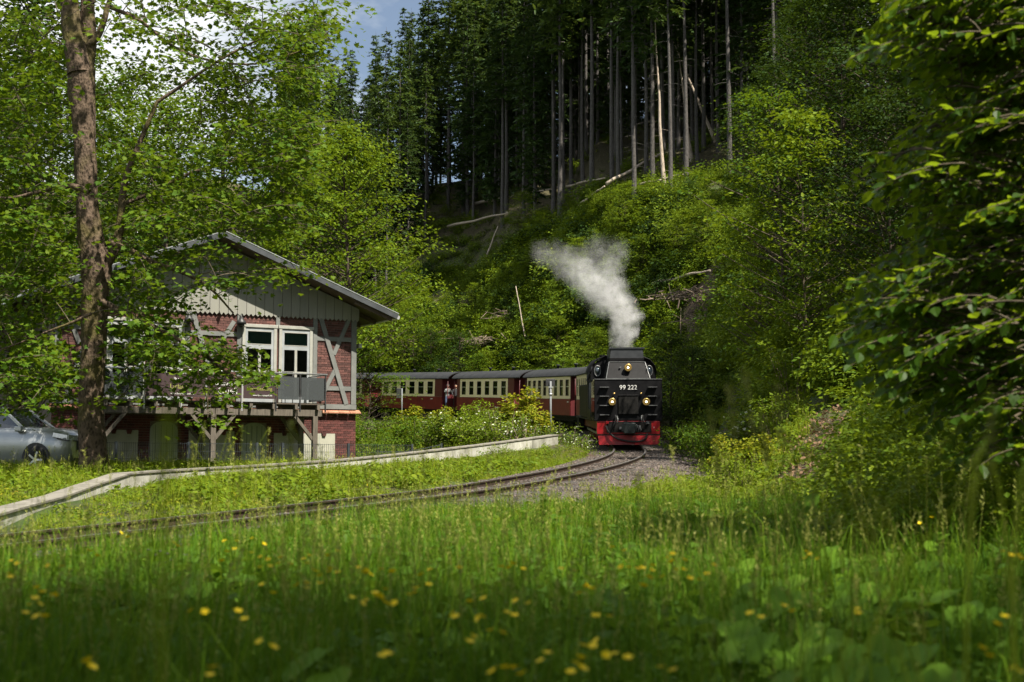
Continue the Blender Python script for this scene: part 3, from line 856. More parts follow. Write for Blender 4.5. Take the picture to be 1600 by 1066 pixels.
for x in (4.30, 6.10):
    m = MB(); Ml = Matrix.Translation((x, -0.20, 4.50))
    m.lathe([(0.17, 0.0), (0.15, 0.09), (0.08, 0.16), (0.05, 0.24)], 12, Ml); m.tube([(x, -0.20, 4.72), (x, -0.12, 4.78), (x, -0.03, 4.72)], 0.022, 6)
    lm = m.build('wall_lamp', M['black_metal'], house)
    MB().lathe([(0.06, -0.09), (0.09, -0.04), (0.09, 0.0)], 12, Ml).build('bulb_glass', M['glass'], lm)
for x in (3.6, 6.68):
    MB().lathe([(0.14, 0.0), (0.12, 0.05), (0.05, 0.10)], 12, Matrix.Translation((x, -0.13, 1.40))).build('bulkhead_lamp', M['grey_paint'], house)
MB().box(9.62 + .9, 9.62 + .9 + .12, 0.05, 0.35, 3.9, 4.05).build('wall_bracket', M['zinc'], house)

# balcony on timber posts
BX0, BX1, BY = 1.0, 8.5, -1.75
dk = MB()
bal = MB().box(BX0, BX1, BY, -0.17, 1.765, 1.785).build('balcony', M['deck_wood'], house)
for k in range(12):
    y0 = BY + 0.002 + k * 0.131
    MB().box(BX0 + .003 * (k % 3), BX1 - .004 * (k % 2), y0, y0 + 0.124, 1.786, 1.822).build('deck_board', M['deck_wood'], bal)
MB().box(BX0, BX1 - .02, BY + 0.10, BY + 0.24, 1.39, 1.60).build('beam', M['post_wood'], bal)
MB().box(BX0, BX1 - .02, -0.42, -0.28, 1.39, 1.60).build('beam', M['post_wood'], bal)
for k in range(10):
    x = BX0 + 0.25 + k * 0.78
    MB().box(x - 0.05, x + 0.05, BY - 0.04, -0.18, 1.602, 1.764).build('joist', M['post_wood'], bal)
for x in (1.17, 4.72, 8.22):
    for y, s in ((BY + 0.17, 0.17), (-0.35, 0.16)):
        MB().box(x - s / 2, x + s / 2, y - s / 2, y + s / 2, BASE, 1.388).build('post', M['post_wood'], bal, 0.01)
        for sg in (-1, 1):
            if (x < 2 and sg < 0) or (x > 8 and sg > 0): continue
            MB().bar((x + sg * 0.07, y, 0.62), (x + sg * 0.72, y, 1.40), 0.10, 0.12, 0, up=(0, 1, 0)).build('brace', M['post_wood'], bal)
rail_z = 2.78
MB().tube([(BX0, -0.15, rail_z), (BX0, BY - 0.06, rail_z), (BX1 + .06, BY - 0.06, rail_z), (BX1 + .06, -0.15, rail_z)], 0.026, 8).build('handrail', M['bright_steel'], bal)
for x in (BX0, 2.42, 3.6, 4.40, 5.6, 6.76, 7.6, BX1):
    MB().box(x - 0.02, x + 0.02, BY - 0.085, BY - 0.04, 1.52, rail_z - 0.02).build('baluster', M['black_metal' if x > 6 else 'zinc'], bal)
for x0, x1 in ((BX0 + .05, 2.38), (6.82, 7.56), (7.64, BX1 - .05)):
    MB().box(x0, x1, BY - 0.068, BY - 0.058, 1.92, 2.66).build('glass_panel', M['smoked_glass'], bal)
MB().box(BX1 + .055, BX1 + .065, BY + .05, -0.2, 1.92, 2.66).build('glass_panel', M['smoked_glass'], bal)
for z in (2.0, 2.62):
    MB().tube([(2.42, BY - 0.055, z), (6.76, BY - 0.055, z)], 0.012, 6).build('rail_bar', M['zinc'], bal)


def lettering(name, txt, size, mat, parent, loc, rot, align='CENTER', extrude=0.002, spacing=1.0):
    c = bpy.data.curves.new(name, 'FONT')
    c.body = txt; c.size = size; c.align_x = align; c.align_y = 'CENTER'; c.extrude = extrude; c.space_line = 0.85; c.space_character = spacing
    t = bpy.data.objects.new(name, c); COL.objects.link(t)
    bpy.context.view_layer.update()
    me = bpy.data.meshes.new_from_object(t.evaluated_get(bpy.context.evaluated_depsgraph_get()))
    bpy.data.objects.remove(t); bpy.data.curves.remove(c)
    me.materials.clear(); me.materials.append(mat)
    return link(name, me, parent, loc, rot)


def banner(x0, x1, label, lines):
    e = empty('banner', house.matrix_basis @ Vector(((x0 + x1) / 2, BY - 0.1, 1.92)), HOUSE_RZ, label, 'banner')
    h = (x1 - x0) / 2
    n = 14
    V, Fq = [], []
    for j in range(2):
        for i in range(n + 1):
            x = -h + 2 * h * i / n
            V.append((x, 0.006 * math.sin(i * 1.3 + j), 0.0 + j * 0.72))
    for i in range(n): Fq.append((i, i + 1, n + 2 + i, n + 1 + i))
    me = mesh_np('cloth', np.array(V), np.array(Fq), [M['banner_cloth']])
    o = link('cloth', me, e)
    md = o.modifiers.new('thickness', 'SOLIDIFY'); md.thickness = 0.004; md.offset = 1.0
    for txt, size, mat, x, z in lines:
        lettering('lettering', txt, size, M[mat], e, (x, -0.016, z), (R(90), 0, 0))
    return e


house.matrix_basis
bpy.context.view_layer.update()
banner(2.46, 4.37, 'dark banner lettered Urlaub on the balcony rail, closest to the big maple trunk', [('Ihr', 0.15, 'print_white', 0.0, 0.56), ('Urlaub', 0.22, 'print_olive', 0.1, 0.32), ('www.brunnenquell.de', 0.085, 'print_white', 0.2, 0.10)])
banner(4.43, 5.57, 'dark banner with white word Quell on the balcony rail, in the middle of three', [('Brunnen', 0.20, 'print_white', 0.02, 0.46), ('Quell', 0.30, 'print_white', 0.1, 0.22)])
banner(5.63, 6.72, 'dark banner lettered Veranstaltung on the balcony rail, beside the clear glass panel', [('Ihre', 0.14, 'print_olive', -0.05, 0.50), ('Veranstaltung', 0.155, 'print_olive', 0.0, 0.32), ('www.brunnenquell.de', 0.075, 'print_white', 0.1, 0.11)])
# chair back showing over the balcony rail
ch = empty('balcony_chair', house.matrix_basis @ Vector((7.3, -1.1, 1.822)), HOUSE_RZ + R(15), 'dark metal chair standing on the balcony in front of the windows', 'chair')
for sx in (-.22, .22):
    MB().tube([(sx, -.2, 0), (sx, -.2, 1.02)], 0.014, 6).build('leg', M['black_metal'], ch)
    MB().tube([(sx, .22, 0), (sx, .22, .45)], 0.014, 6).build('leg', M['black_metal'], ch)
MB().box(-.23, .23, -.21, .23, .44, .47).build('seat', M['black_metal'], ch)
bk = MB()
for zz in (.62, .74, .86, 1.0): bk.box(-.22, .22, -.212, -.19, zz, zz + .045)
bk.build('backrest', M['black_metal'], ch)

# ------------------------------------------------------------------ dark mesh fence in front of the house
fence = empty('mesh_fence', HOUSE_O, HOUSE_RZ, 'low dark wire mesh fence in front of the basement doors', 'fence')
FY0 = -3.3
fx = [-1.0, 1.2, 3.4, 5.6, 6.45, 8.7, 11.0]
FT = 0.42
for x in fx:
    MB().box(x - 0.035, x + 0.035, FY0 - 0.035, FY0 + 0.035, BASE, FT + 0.05).build('fence_post', M['dark_fence'], fence)
for a, c in zip(fx, fx[1:]):
    m = MB()
    k = a + 0.06
    while k < c - 0.05:
        m.box(k - 0.004, k + 0.004, FY0 - 0.004, FY0 + 0.004, BASE + .05, FT + 0.03); k += 0.065
    for z in (BASE + .08, -0.28, -0.05, 0.18, FT):
        m.box(a + 0.036, c - 0.036, FY0 - 0.012, FY0 - 0.005, z, z + 0.01)
    m.build('wire_panel', M['dark_fence'], fence)
pf = Vector(at(560, 722, 47)); 
fence2 = empty('garden_fence', (0, 0, 0), 0, 'low dark railing among the shrubs right of the house', 'fence')
pts = [at(590, 706, 49), at(640, 703, 50), at(690, 698, 51)]
for p in pts:
    p.z = H(p.x, p.y); MB().box(p.x - .03, p.x + .03, p.y - .03, p.y + .03, p.z - .1, p.z + .75).build('fence_post', M['dark_fence'], fence2)
for a, c in zip(pts, pts[1:]):
    m = MB()
    for h in (.2, .45, .7): m.bar(a + Vector((0, 0, h)), c + Vector((0, 0, h)), .02, .025)
    for k in range(1, 16): m.bar(a.lerp(c, k / 16) + Vector((0, 0, .05)), a.lerp(c, k / 16) + Vector((0, 0, .7)), .01)
    m.build('wire_panel', M['dark_fence'], fence2)

# ------------------------------------------------------------------ parked silver car
M['car_paint'] = surf('car_paint', [(0.3, (0.38, 0.40, 0.405)), (0.7, (0.43, 0.45, 0.455))], 3, 0.28, metal=0.55, coat=0.8)
M['car_glass'] = surf('car_glass', [(0.3, (0.02, 0.03, 0.04)), (0.7, (0.03, 0.04, 0.05))], 2, 0.03, spec=1.0, coat=1.0)
M['rubber'] = surf('rubber', [(0.3, (0.012, 0.012, 0.012)), (0.7, (0.03, 0.03, 0.03))], 9, 0.85)
M['trim_black'] = surf('trim_black', [(0.3, (0.01, 0.01, 0.011)), (0.7, (0.02, 0.02, 0.022))], 9, 0.4)
M['lamp_lens'] = surf('lamp_lens', [(0.3, (0.5, 0.53, 0.56)), (0.7, (0.7, 0.73, 0.76))], 14, 0.12, metal=0.5)
cp = at(122, 735, 38.0)
CARZ = H(cp.x - 2.0, 38.5)
car = empty('parked_car', (cp.x - 2.05, 38.6, CARZ), R(-13), 'silver estate car parked behind the big maple trunk beside the house', 'car')
car.scale = (1.0, 1.0, 1.08)
# body stations along x: (x, half width low, half width belt, sill z, belt z, top z, half width top)
ST = [(2.26, .66, .72, .36, .80, .93, .60), (2.16, .82, .86, .27, .86, 1.03, .70), (1.85, .89, .91, .24, .92, 1.09, .77), (1.3, .90, .93, .24, .96, 1.13, .81), (0.75, .90, .93, .24, .99, 1.15, .84),
      (0.2, .90, .93, .24, 1.0, 1.13, .85), (-0.8, .90, .93, .24, 1.01, 1.13, .86), (-1.7, .90, .92, .26, 1.02, 1.13, .86), (-2.15, .86, .88, .32, 1.02, 1.10, .84), (-2.3, .78, .80, .40, .95, 1.04, .76)]
V, Fq = [], []
for x, wl, wb, zs, zb, zt, wt in ST:
    V += [(x, -wl + .06, zs), (x, -wl, zs + .12), (x, -wb, (zs + zb) / 2 + .05), (x, -wb + .01, zb), (x, -wt, zt - .02), (x, -wt * .5, zt + .015), (x, wt * .5, zt + .015), (x, wt, zt - .02), (x, wb - .01, zb), (x, wb, (zs + zb) / 2 + .05), (x, wl, zs + .12), (x, wl - .06, zs)]
n = 12
for i in range(len(ST) - 1):
    for k in range(n): Fq.append((i * n + k, (i + 1) * n + k, (i + 1) * n + (k + 1) % n, i * n + (k + 1) % n))
m = MB().add(V, Fq, 0, True); m.add(V[:n], [list(range(n))], 0); m.add(V[-n:], [list(range(n))[::-1]], 0)
cb = m.build('body', M['car_paint'], car)
# cabin: glasshouse with roof and pillars
CT = [(0.95, .80, 1.06), (0.15, .68, 1.53), (-0.5, .66, 1.60), (-1.5, .65, 1.56), (-2.18, .74, 1.04)]
m = MB()
base = [(.88, -.83, 1.12), (-2.2, -.80, 1.08), (-2.2, .80, 1.08), (.88, .83, 1.12)]
roofp = [(0.16, -.64, 1.60), (-1.85, -.62, 1.60), (-1.85, .62, 1.60), (0.16, .64, 1.60)]
m.add(base + roofp, [(0, 4, 5, 1), (1, 5, 6, 2), (2, 6, 7, 3), (3, 7, 4, 0), (4, 7, 6, 5)])
m.build('glasshouse', M['car_glass'], car)
m = MB()
rl = [(0.20, .66, 1.59), (-.5, .66, 1.66), (-1.2, .655, 1.66), (-1.92, .635, 1.60)]
vs = []
for x, hw, z in rl: vs += [(x, -hw, z), (x, -hw * .55, z + .045), (x, hw * .55, z + .045), (x, hw, z)]
m.add(vs, [(i * 4 + k, i * 4 + k + 1, (i + 1) * 4 + k + 1, (i + 1) * 4 + k) for i in range(3) for k in range(3)], 0, True)
m.build('roof', M['car_paint'], car)
for sy in (-1, 1):
    m = MB()
    m.bar((.90, sy * .835, 1.11), (0.17, sy * .655, 1.61), .07, .05); m.bar((-.45, sy * .835, 1.10), (-.5, sy * .65, 1.63), .07, .03)
    m.bar((-1.35, sy * .82, 1.10), (-1.3, sy * .64, 1.63), .07, .03); m.bar((-2.2, sy * .80, 1.08), (-1.86, sy * .625, 1.60), .12, .05)
    m.build('pillar', M['car_paint' if sy > 0 else 'car_paint'], car)
    for wx in (1.36, -1.42):
        Mw = frame((wx, sy * .86, .34), (1, 0, 0), (0, 0, 1))
        ty = MB().lathe([(.22, -.11), (.34, -.10), (.345, 0), (.34, .10), (.22, .11)], 24, Mw).build('wheel', M['rubber'], car)
        m = MB()
        for k in range(5):
            a = k * 2 * math.pi / 5
            m.bar((wx, sy * .968, .34), (wx + .21 * math.cos(a), sy * .972, .34 + .21 * math.sin(a)), .05, .02, 0, up=(0, 1, 0))
        m.build('rim', M['lamp_lens'], ty)
        pts = [(wx + .40 * math.cos(a), sy * .912, .36 + .40 * math.sin(a)) for a in np.linspace(0, math.pi, 12)]
        MB().prism([(p[0], p[2]) for p in pts], -.02, .02, frame((0, sy * .932, 0), (1, 0, 0), (0, 0, 1))).build('wheel_arch', M['trim_black'], car)
    m = MB(); m.bar((2.27, sy * .46, .87), (2.19, sy * .80, .88), .05, .13); m.bar((2.19, sy * .80, .88), (1.84, sy * .925, .95), .05, .12); m.build('headlight', M['lamp_lens'], car, .01)
    m = MB(); m.bar((2.275, sy * .46, .80), (2.20, sy * .81, .80), .05, .02); m.bar((2.20, sy * .81, .80), (1.95, sy * .925, .86), .05, .02); m.build('lamp_trim', M['trim_black'], car)
    MB().add([(2.26, sy * .45, .46), (2.19, sy * .76, .48), (2.17, sy * .76, .58), (2.265, sy * .45, .58)], [(0, 1, 2, 3)]).build('fog_light', M['trim_black'], car)
    MB().box(0.78, 0.98, sy * .86 - .0 if sy > 0 else -1.06, 1.06 if sy > 0 else -.86, 1.02, 1.16).build('mirror', M['car_paint'], car, .03)
MB().box(2.235, 2.29, -.44, .44, .58, .90).build('grille', M['trim_black'], car, .01)
MB().box(2.20, 2.262, -.60, .60, .28, .40).build('bumper', M['trim_black'], car, .02)

# ------------------------------------------------------------------ line-side signs on posts
def sign_post(px, pybase, ptop, y, label, board):
    p = at(px, pybase, y); zt = at(px, ptop, y).z
    e = empty('signal_post', (p.x, p.y, H(p.x, p.y)), R(8), label, 'sign')
    h = zt - e.location.z
    MB().tube([(0, 0, -.1), (0, 0, h)], 0.042, 10).build('pole', M['pole_grey'], e)
    if board: 
        MB().box(-.19, .19, .05, .08, h - .20, h + .10).build('board', M['black_metal'], e, .01)
        MB().box(-.10, .10, -.06, -.04, h - .26, h - .22).build('bracket', M['grey_paint'], e)
        MB().tube([(0, 0, h - .55), (0, 0, h - .5)], 0.075, 10).build('clamp', M['zinc'], e)
    else:
        MB().box(-.34, .03, .03, .06, h - .62, h + .0).build('board', M['black_metal'], e, .01)
    return e


sign_post(860.5, 650, 596, 58, 'grey post with a dark signboard standing before the carriage nearest the engine', True)
sign_post(628, 627, 607, 90, 'small grey post with a dark signboard in front of the farthest whole carriage', False)
# ------------------------------------------------------------------ steam train
M['loco_black'] = surf('loco_black', [(0.3, (0.005, 0.005, 0.006)), (0.7, (0.013, 0.013, 0.014))], 3, 0.5, spec=0.08)
M['loco_side'] = surf('loco_side', [(0.3, (0.012, 0.012, 0.012)), (0.7, (0.03, 0.03, 0.03))], 3, 0.10, spec=1.0, coat=0.9)
M['loco_grey'] = surf('loco_grey', [(0.3, (0.022, 0.025, 0.03)), (0.7, (0.045, 0.048, 0.055))], 4, 0.5)
M['loco_red'] = surf('loco_red', [(0.3, (0.24, 0.005, 0.009)), (0.7, (0.34, 0.009, 0.014))], 3, 0.38, coat=0.3)
M['frame_red'] = surf('frame_red', [(0.3, (0.10, 0.012, 0.012)), (0.7, (0.22, 0.022, 0.02))], 4, 0.6)
M['sooty'] = surf('sooty', [(0.3, (0.005, 0.005, 0.005)), (0.7, (0.018, 0.017, 0.016))], 5, 0.7, spec=0.15)
M['coupler_metal'] = surf('coupler_metal', [(0.3, (0.022, 0.030, 0.028)), (0.7, (0.05, 0.06, 0.056))], 6, 0.5)
M['brass'] = surf('brass', [(0.3, (0.5, 0.33, 0.10)), (0.7, (0.62, 0.42, 0.15))], 6, 0.35, metal=0.8)
M['edge_light'] = surf('edge_light', [(0.3, (0.14, 0.145, 0.15)), (0.7, (0.22, 0.225, 0.23))], 9, 0.45, metal=0.3)
M['lamp_lit'] = surf('lamp_lit', [(0.3, (0.8, 0.5, 0.2)), (0.7, (0.9, 0.6, 0.3))], 5, 0.3, emit=((1.0, 0.55, 0.20), 2.2))
M['bulb_lit'] = surf('bulb_lit', [(0.3, (0.9, 0.8, 0.6)), (0.7, (0.9, 0.8, 0.6))], 5, 0.3, emit=((1.0, 0.82, 0.50), 9.0))
M['coach_red'] = surf('coach_red', [(0.3, (0.11, 0.006, 0.010)), (0.55, (0.16, 0.009, 0.013)), (0.8, (0.20, 0.020, 0.016))], 2.0, 0.45, spec=0.3, stretch=(1, 1, 1.0), rnd=0.1)
M['coach_end'] = surf('coach_end', [(0.3, (0.075, 0.010, 0.012)), (0.7, (0.12, 0.014, 0.016))], 2.0, 0.5)
M['coach_cream'] = surf('coach_cream', [(0.3, (0.80, 0.67, 0.43)), (0.7, (0.86, 0.74, 0.50))], 2.0, 0.4, coat=0.2)
M['coach_roof'] = surf('coach_roof', [(0.3, (0.018, 0.020, 0.023)), (0.7, (0.034, 0.036, 0.040))], 1.6, 0.85, spec=0.25, bump=0.1)


def at_track(s):
    """matrix with local +Y towards the front of the train (towards the camera), +X to the photo's right"""
    p0, p1 = track(s - 0.5), track(s + 0.5)
    f = (p0 - p1).normalized()
    x = f.cross(Vector((0, 0, 1))).normalized()
    # +Y forward means +X is to the left of the viewer facing it: keep a right-handed frame
    u = x.cross(f)
    Mx = Matrix((x, f, u)).transposed().to_4x4(); Mx.translation = track(s)
    return Mx


def vehicle(name, s_front, length, label, cat, group=None):
    a, b = track(s_front + 1.2), track(s_front + length - 1.2)
    f = (a - b).normalized(); x = f.cross(Vector((0, 0, 1))).normalized(); u = x.cross(f)
    Mx = Matrix((x, f, u)).transposed().to_4x4()
    Mx.translation = a + f * 1.2
    e = empty(name, (0, 0, 0), 0, label, cat, group)
    e.matrix_world = Mx
    return e


# local axes of a vehicle: +Y out of its front, x = +right as the vehicle sees it, i.e. the photo's LEFT is +x
loco = vehicle('steam_locomotive', 0.0, 11.4, 'black steam locomotive number 99 222 running bunker first with red buffer beam', 'locomotive')
X = 1.24
# bunker
bk = MB()
bk.box(-X, X, -1.85, -0.02, 0.98, 2.52)
loco.matrix_world = loco.matrix_basis @ Matrix.Rotation(R(3.4), 4, 'Z')
bunker = bk.build('bunker', M['loco_black'], loco, 0.02)
for s in (-1, 1):
    m = MB()
    m.add([(s * (X + .004), -1.85, 1.0), (s * (X + .004), -.03, 1.0), (s * (X + .004), -.03, 2.5), (s * (X + .004), -1.85, 2.5)], [(0, 1, 2, 3) if s > 0 else (3, 2, 1, 0)])
    m.build('side_sheet', M['loco_side'], bunker)
# coal hopper: sloping face up to a straight top
m = MB()
m.add([(-0.80, -.03, 2.522), (0.80, -.03, 2.522), (.66, -.42, 3.14), (-.66, -.42, 3.14), (-.80, -1.85, 2.522), (.80, -1.85, 2.522), (.66, -1.85, 3.14), (-.66, -1.85, 3.14)],
      [(0, 1, 2, 3), (5, 4, 7, 6), (1, 5, 6, 2), (4, 0, 3, 7), (3, 2, 6, 7), (1, 0, 4, 5)])
m.box(-.64, .64, -1.85, -.46, 3.141, 3.30)
m.build('coal_hopper', M['loco_black'], loco, 0.015)
m = MB(); m.add([(-.62, -.50, 3.30), (.62, -.50, 3.30), (.58, -.50, 3.66), (-.58, -.50, 3.66), (-.62, -.58, 3.30), (.62, -.58, 3.30), (.58, -.58, 3.66), (-.58, -.58, 3.66)], [(0, 3, 2, 1), (4, 5, 6, 7), (0, 1, 5, 4), (1, 2, 6, 5), (2, 3, 7, 6), (3, 0, 4, 7)])
m.box(-.66, .66, -.60, -.47, 3.64, 3.685)
m.box(-.62, -.58, -1.7, -.58, 3.30, 3.64); m.box(.58, .62, -1.7, -.58, 3.30, 3.64)
m.build('hopper_board', M['loco_grey'], loco)
m = MB()
for s in (-1, 1): m.bar((s * .80, -.02, 2.54), (s * .66, -.41, 3.15), .018, .02)
m.bar((-.66, -.405, 3.15), (.66, -.405, 3.15), .022, .02)
m.box(-.82, .82, -.04, -.005, 2.525, 2.545); m.box(-X, X, -.03, .0, 2.50, 2.52)
m.build('edge_bead', M['edge_light'], bunker)
# footsteps on the bunker front
for s in (-1, 1):
    for z in (1.20, 1.54, 1.88, 2.21):
        MB().box(s * 0.88 - .17, s * 0.88 + .17, -.005, .10, z, z + .018).build('footstep', M['edge_light'], bunker)
MB().box(-.36, .36, -.018, .03, 1.23, 1.94).build('hatch', M['sooty'], bunker, .01)
m = MB(); m.box(-.38, .38, .03, .045, 1.235, 1.25); m.box(-.38, .38, .03, .045, 1.90, 1.93); m.build('hatch_strap', M['loco_black'], bunker)
lettering('number', '99 222', 0.235, M['print_white'], bunker, (0.0, 0.004, 2.20), (R(90), 0, R(180)))
lettering('side_mark', 'V', 0.10, M['print_white'], bunker, (-0.92, 0.078, .74), (R(90), 0, R(180)))


def lamp(x, y, z, parent):
    Ml = frame((x, y, z), (1, 0, 0), (0, 0, -1))   # local z -> +Y
    Ml = Matrix.Translation((x, y, z)) @ Matrix.Rotation(R(-90), 4, 'X')
    h = MB().lathe([(.11, -.02), (.135, .02), (.14, .14), (.125, .15)], 20, Ml).build('headlamp', M['loco_black'], parent)
    MB().lathe([(.115, .135), (.10, .152)], 20, Ml).build('lens', M['lamp_lit'], h)
    MB().lathe([(.045, .153), (.02, .165)], 14, Ml).build('bulb', M['bulb_lit'], h)
    MB().lathe([(.118, .13), (.136, .13), (.136, .16), (.118, .16)], 20, Ml).build('lamp_ring', M['brass'], h)


lamp(0.60, 0.0, 1.68, loco); lamp(-0.64, 0.0, 1.68, loco); lamp(0.0, -0.18, 2.93, loco)
for x in (.52, -.46): MB().lathe([(.035, 0), (.035, .06)], 10, Matrix.Translation((x, .02, 1.98)) @ Matrix.Rotation(R(-90), 4, 'X')).build('marker_light', M['brass'], loco)
MB().box(.24, .30, -.25, -.18, 2.93, 2.97).build('lamp_socket', M['edge_light'], loco)

# buffer beam, rail guard, coupler, hoses
MB().box(-1.15, 1.15, -.30, -.02, .50, .975).build('buffer_beam', M['loco_red'], loco, .01)
m = MB(); m.add([(-1.10, .10, .12), (1.08, .10, .12), (1.12, .05, .46), (-1.15, .05, .46), (-1.10, .06, .12), (1.08, .06, .12), (1.12, .01, .46), (-1.15, .01, .46)], [(0, 3, 2, 1), (4, 5, 6, 7), (0, 1, 5, 4), (1, 2, 6, 5), (2, 3, 7, 6), (3, 0, 4, 7)])
m.build('rail_guard', M['loco_red'], loco)
MB().box(-1.14, 1.14, -.02, .06, .465, .495).build('guard_step', M['sooty'], loco)
MB().box(-.84, .80, -.018, .0, .57, .965).build('coupler_shade_panel', M['sooty'], loco)  # black sheet for dark fittings and the shading between them on the beam
m = MB(); m.box(-.22, .20, .005, .42, .53, .92); m.box(-.30, .28, .20, .34, .60, .86); m.build('coupler', M['coupler_metal'], loco, .03)
MB().tube([(-.05, .42, .72), (-.05, .47, .72)], .09, 12).build('coupler_face', M['coupler_metal'], loco)


def hose(pts, r, name='hose', mat='rubber'):
    MB().tube(smooth_path([Vector(p) for p in pts], 8), r, 8).build(name, M[mat], loco)


hose([(.82, .02, .80), (.74, .14, .60), (.50, .20, .38), (.10, .20, .26), (-.35, .20, .24), (-.60, .18, .34), (-.68, .10, .52)], .035)
hose([(.48, .02, 1.18), (.46, .13, 1.10), (.50, .14, .95), (.56, .12, .80), (.60, .03, .68)], .028)
hose([(-.52, .02, 1.18), (-.50, .13, 1.08), (-.56, .14, .94), (-.64, .10, .86)], .028)
hose([(.42, .02, 1.16), (.40, .12, 1.05), (.42, .13, .92)], .02, 'air_pipe', 'edge_light'); hose([(-.48, .02, 1.17), (-.46, .12, 1.06), (-.50, .12, .93)], .02, 'air_pipe', 'edge_light')
hose([(-.36, .06, .60), (-.36, .12, .66), (-.40, .12, .80), (-.44, .12, .66), (-.42, .06, .60)], .018, 'chain_link', 'edge_light')
for x, z in ((.78, .93), (.30, .72), (-.30, .78), (-.70, .92)):
    MB().box(x - .05, x + .05, .0, .08, z - .05, z + .05).build('valve', M['loco_red' if x > .5 else 'edge_light'], loco, .01)

# cab: side sheets, arched roof, rear wall with oval windows
prof = [(-1.24, 2.52)] + [(-1.24, 2.72)] + [(-1.16, 3.0), (-.98, 3.22), (-.66, 3.36), (0, 3.42), (.66, 3.36), (.98, 3.22), (1.16, 3.0)] + [(1.24, 2.72), (1.24, 2.52)]
cab = MB().prism([(x, z) for x, z in prof], -.02, .02, Matrix.Translation((0, -1.86, 0)) @ Matrix.Rotation(R(90), 4, 'X')).build('cab', M['loco_black'], loco)
for s in (-1, 1):
    m = MB(); m.box(s * 1.22 - .02, s * 1.22 + .02, -4.0, -1.9, .98, 2.05); m.box(s * 1.22 - .02, s * 1.22 + .02, -2.12, -1.9, 2.05, 2.75); m.box(s * 1.22 - .02, s * 1.22 + .02, -4.0, -3.3, 2.05, 2.75)
    m.build('side_sheet', M['loco_black'], cab)
    Mo = Matrix.Translation((s * .98, -1.835, 2.84)) @ Matrix.Rotation(R(-90), 4, 'X') @ Matrix.Diagonal((.72, 1.15, 1, 1))
    MB().lathe([(.17, .0), (.185, .03), (.16, .03), (.155, .0)], 20, Mo).build('window_ring', M['edge_light'], cab)
    MB().lathe([(.15, .0), (.15, .012)], 20, Mo).build('cab_window', M['car_glass'], cab)
Vr = []
for y in (-1.78, -4.3):
    Vr += [(x * 1.03, y, z + .02) for x, z in prof[1:-1]]
k = len(prof) - 2
m = MB().add(Vr + [(a, b_, c + .04) for a, b_, c in Vr], [(i, i + 1, k + i + 1, k + i) for i in range(k - 1)] + [(2 * k + i, 3 * k + i, 3 * k + i + 1, 2 * k + i + 1) for i in range(k - 1)] + [(i, 2 * k + i, 2 * k + i + 1, i + 1) for i in range(k - 1)], 0, True)
m.build('cab_roof', M['loco_black'], loco)
# tanks, boiler, smokebox, chimney, domes
for s in (-1, 1):
    MB().box(s * .92 - .32, s * .92 + .32, -8.4, -4.02, 1.05, 2.35).build('side_tank', M['loco_black'], loco, .04)
Mb = Matrix.Translation((0, -4.0, 2.15)) @ Matrix.Rotation(R(90), 4, 'X')
MB().lathe([(.66, 0), (.66, 5.4), (.72, 5.42), (.72, 6.9), (.55, 7.0), (.1, 7.05)], 28, Mb).build('boiler', M['loco_black'], loco)
MB().lathe([(.30, 0), (.22, .1), (.2, .75), (.27, .82), (.25, .84)], 20, Matrix.Translation((0, -10.0, 2.82))).build('chimney', M['loco_black'], loco)
for y in (-5.6, -7.6): MB().lathe([(.34, 0), (.33, .35), (.22, .52), (.05, .58)], 20, Matrix.Translation((0, y, 2.72))).build('dome', M['loco_black'], loco)
MB().box(-.92, .92, -11.2, -.3, .62, .96).build('main_frame', M['frame_red'], loco)
MB().box(-1.22, 1.22, -11.3, -1.9, .96, 1.03).build('running_plate', M['sooty'], loco)
for y in (-2.2, -3.9, -5.3, -6.7, -8.1, -9.7):
    r_ = .40 if -9 < y < -3 else .30
    for s in (-1, 1):
        Mw = Matrix.Translation((s * .56, y, r_)) @ Matrix.Rotation(R(90), 4, 'Y')
        MB().lathe([(r_ + .025, -.03 * s), (r_ + .025, 0), (r_, .0), (r_, .10), (r_ * .8, .10), (r_ * .75, .05), (.09, .06), (.09, .13)], 24, Mw).build('wheel', M['frame_red'], loco)
for s in (-1, 1):
    MB().box(s * .98 - .2, s * .98 + .2, -10.8, -9.9, .45, .95).build('cylinder', M['sooty'], loco, .05)
    MB().bar((s * .80, -10, .5), (s * .80, -4, .42), .05, .09).build('coupling_rod', M['edge_light'], loco)
    MB().box(s * 1.15 - .12, s * 1.15 + .12, -3.0, -2.5, .35, .38).build('cab_step', M['sooty'], loco)
    MB().tube([(s * 1.26, -1.95, 1.1), (s * 1.26, -1.95, 2.4)], .016, 6).build('grab_rail', M['edge_light'], loco)


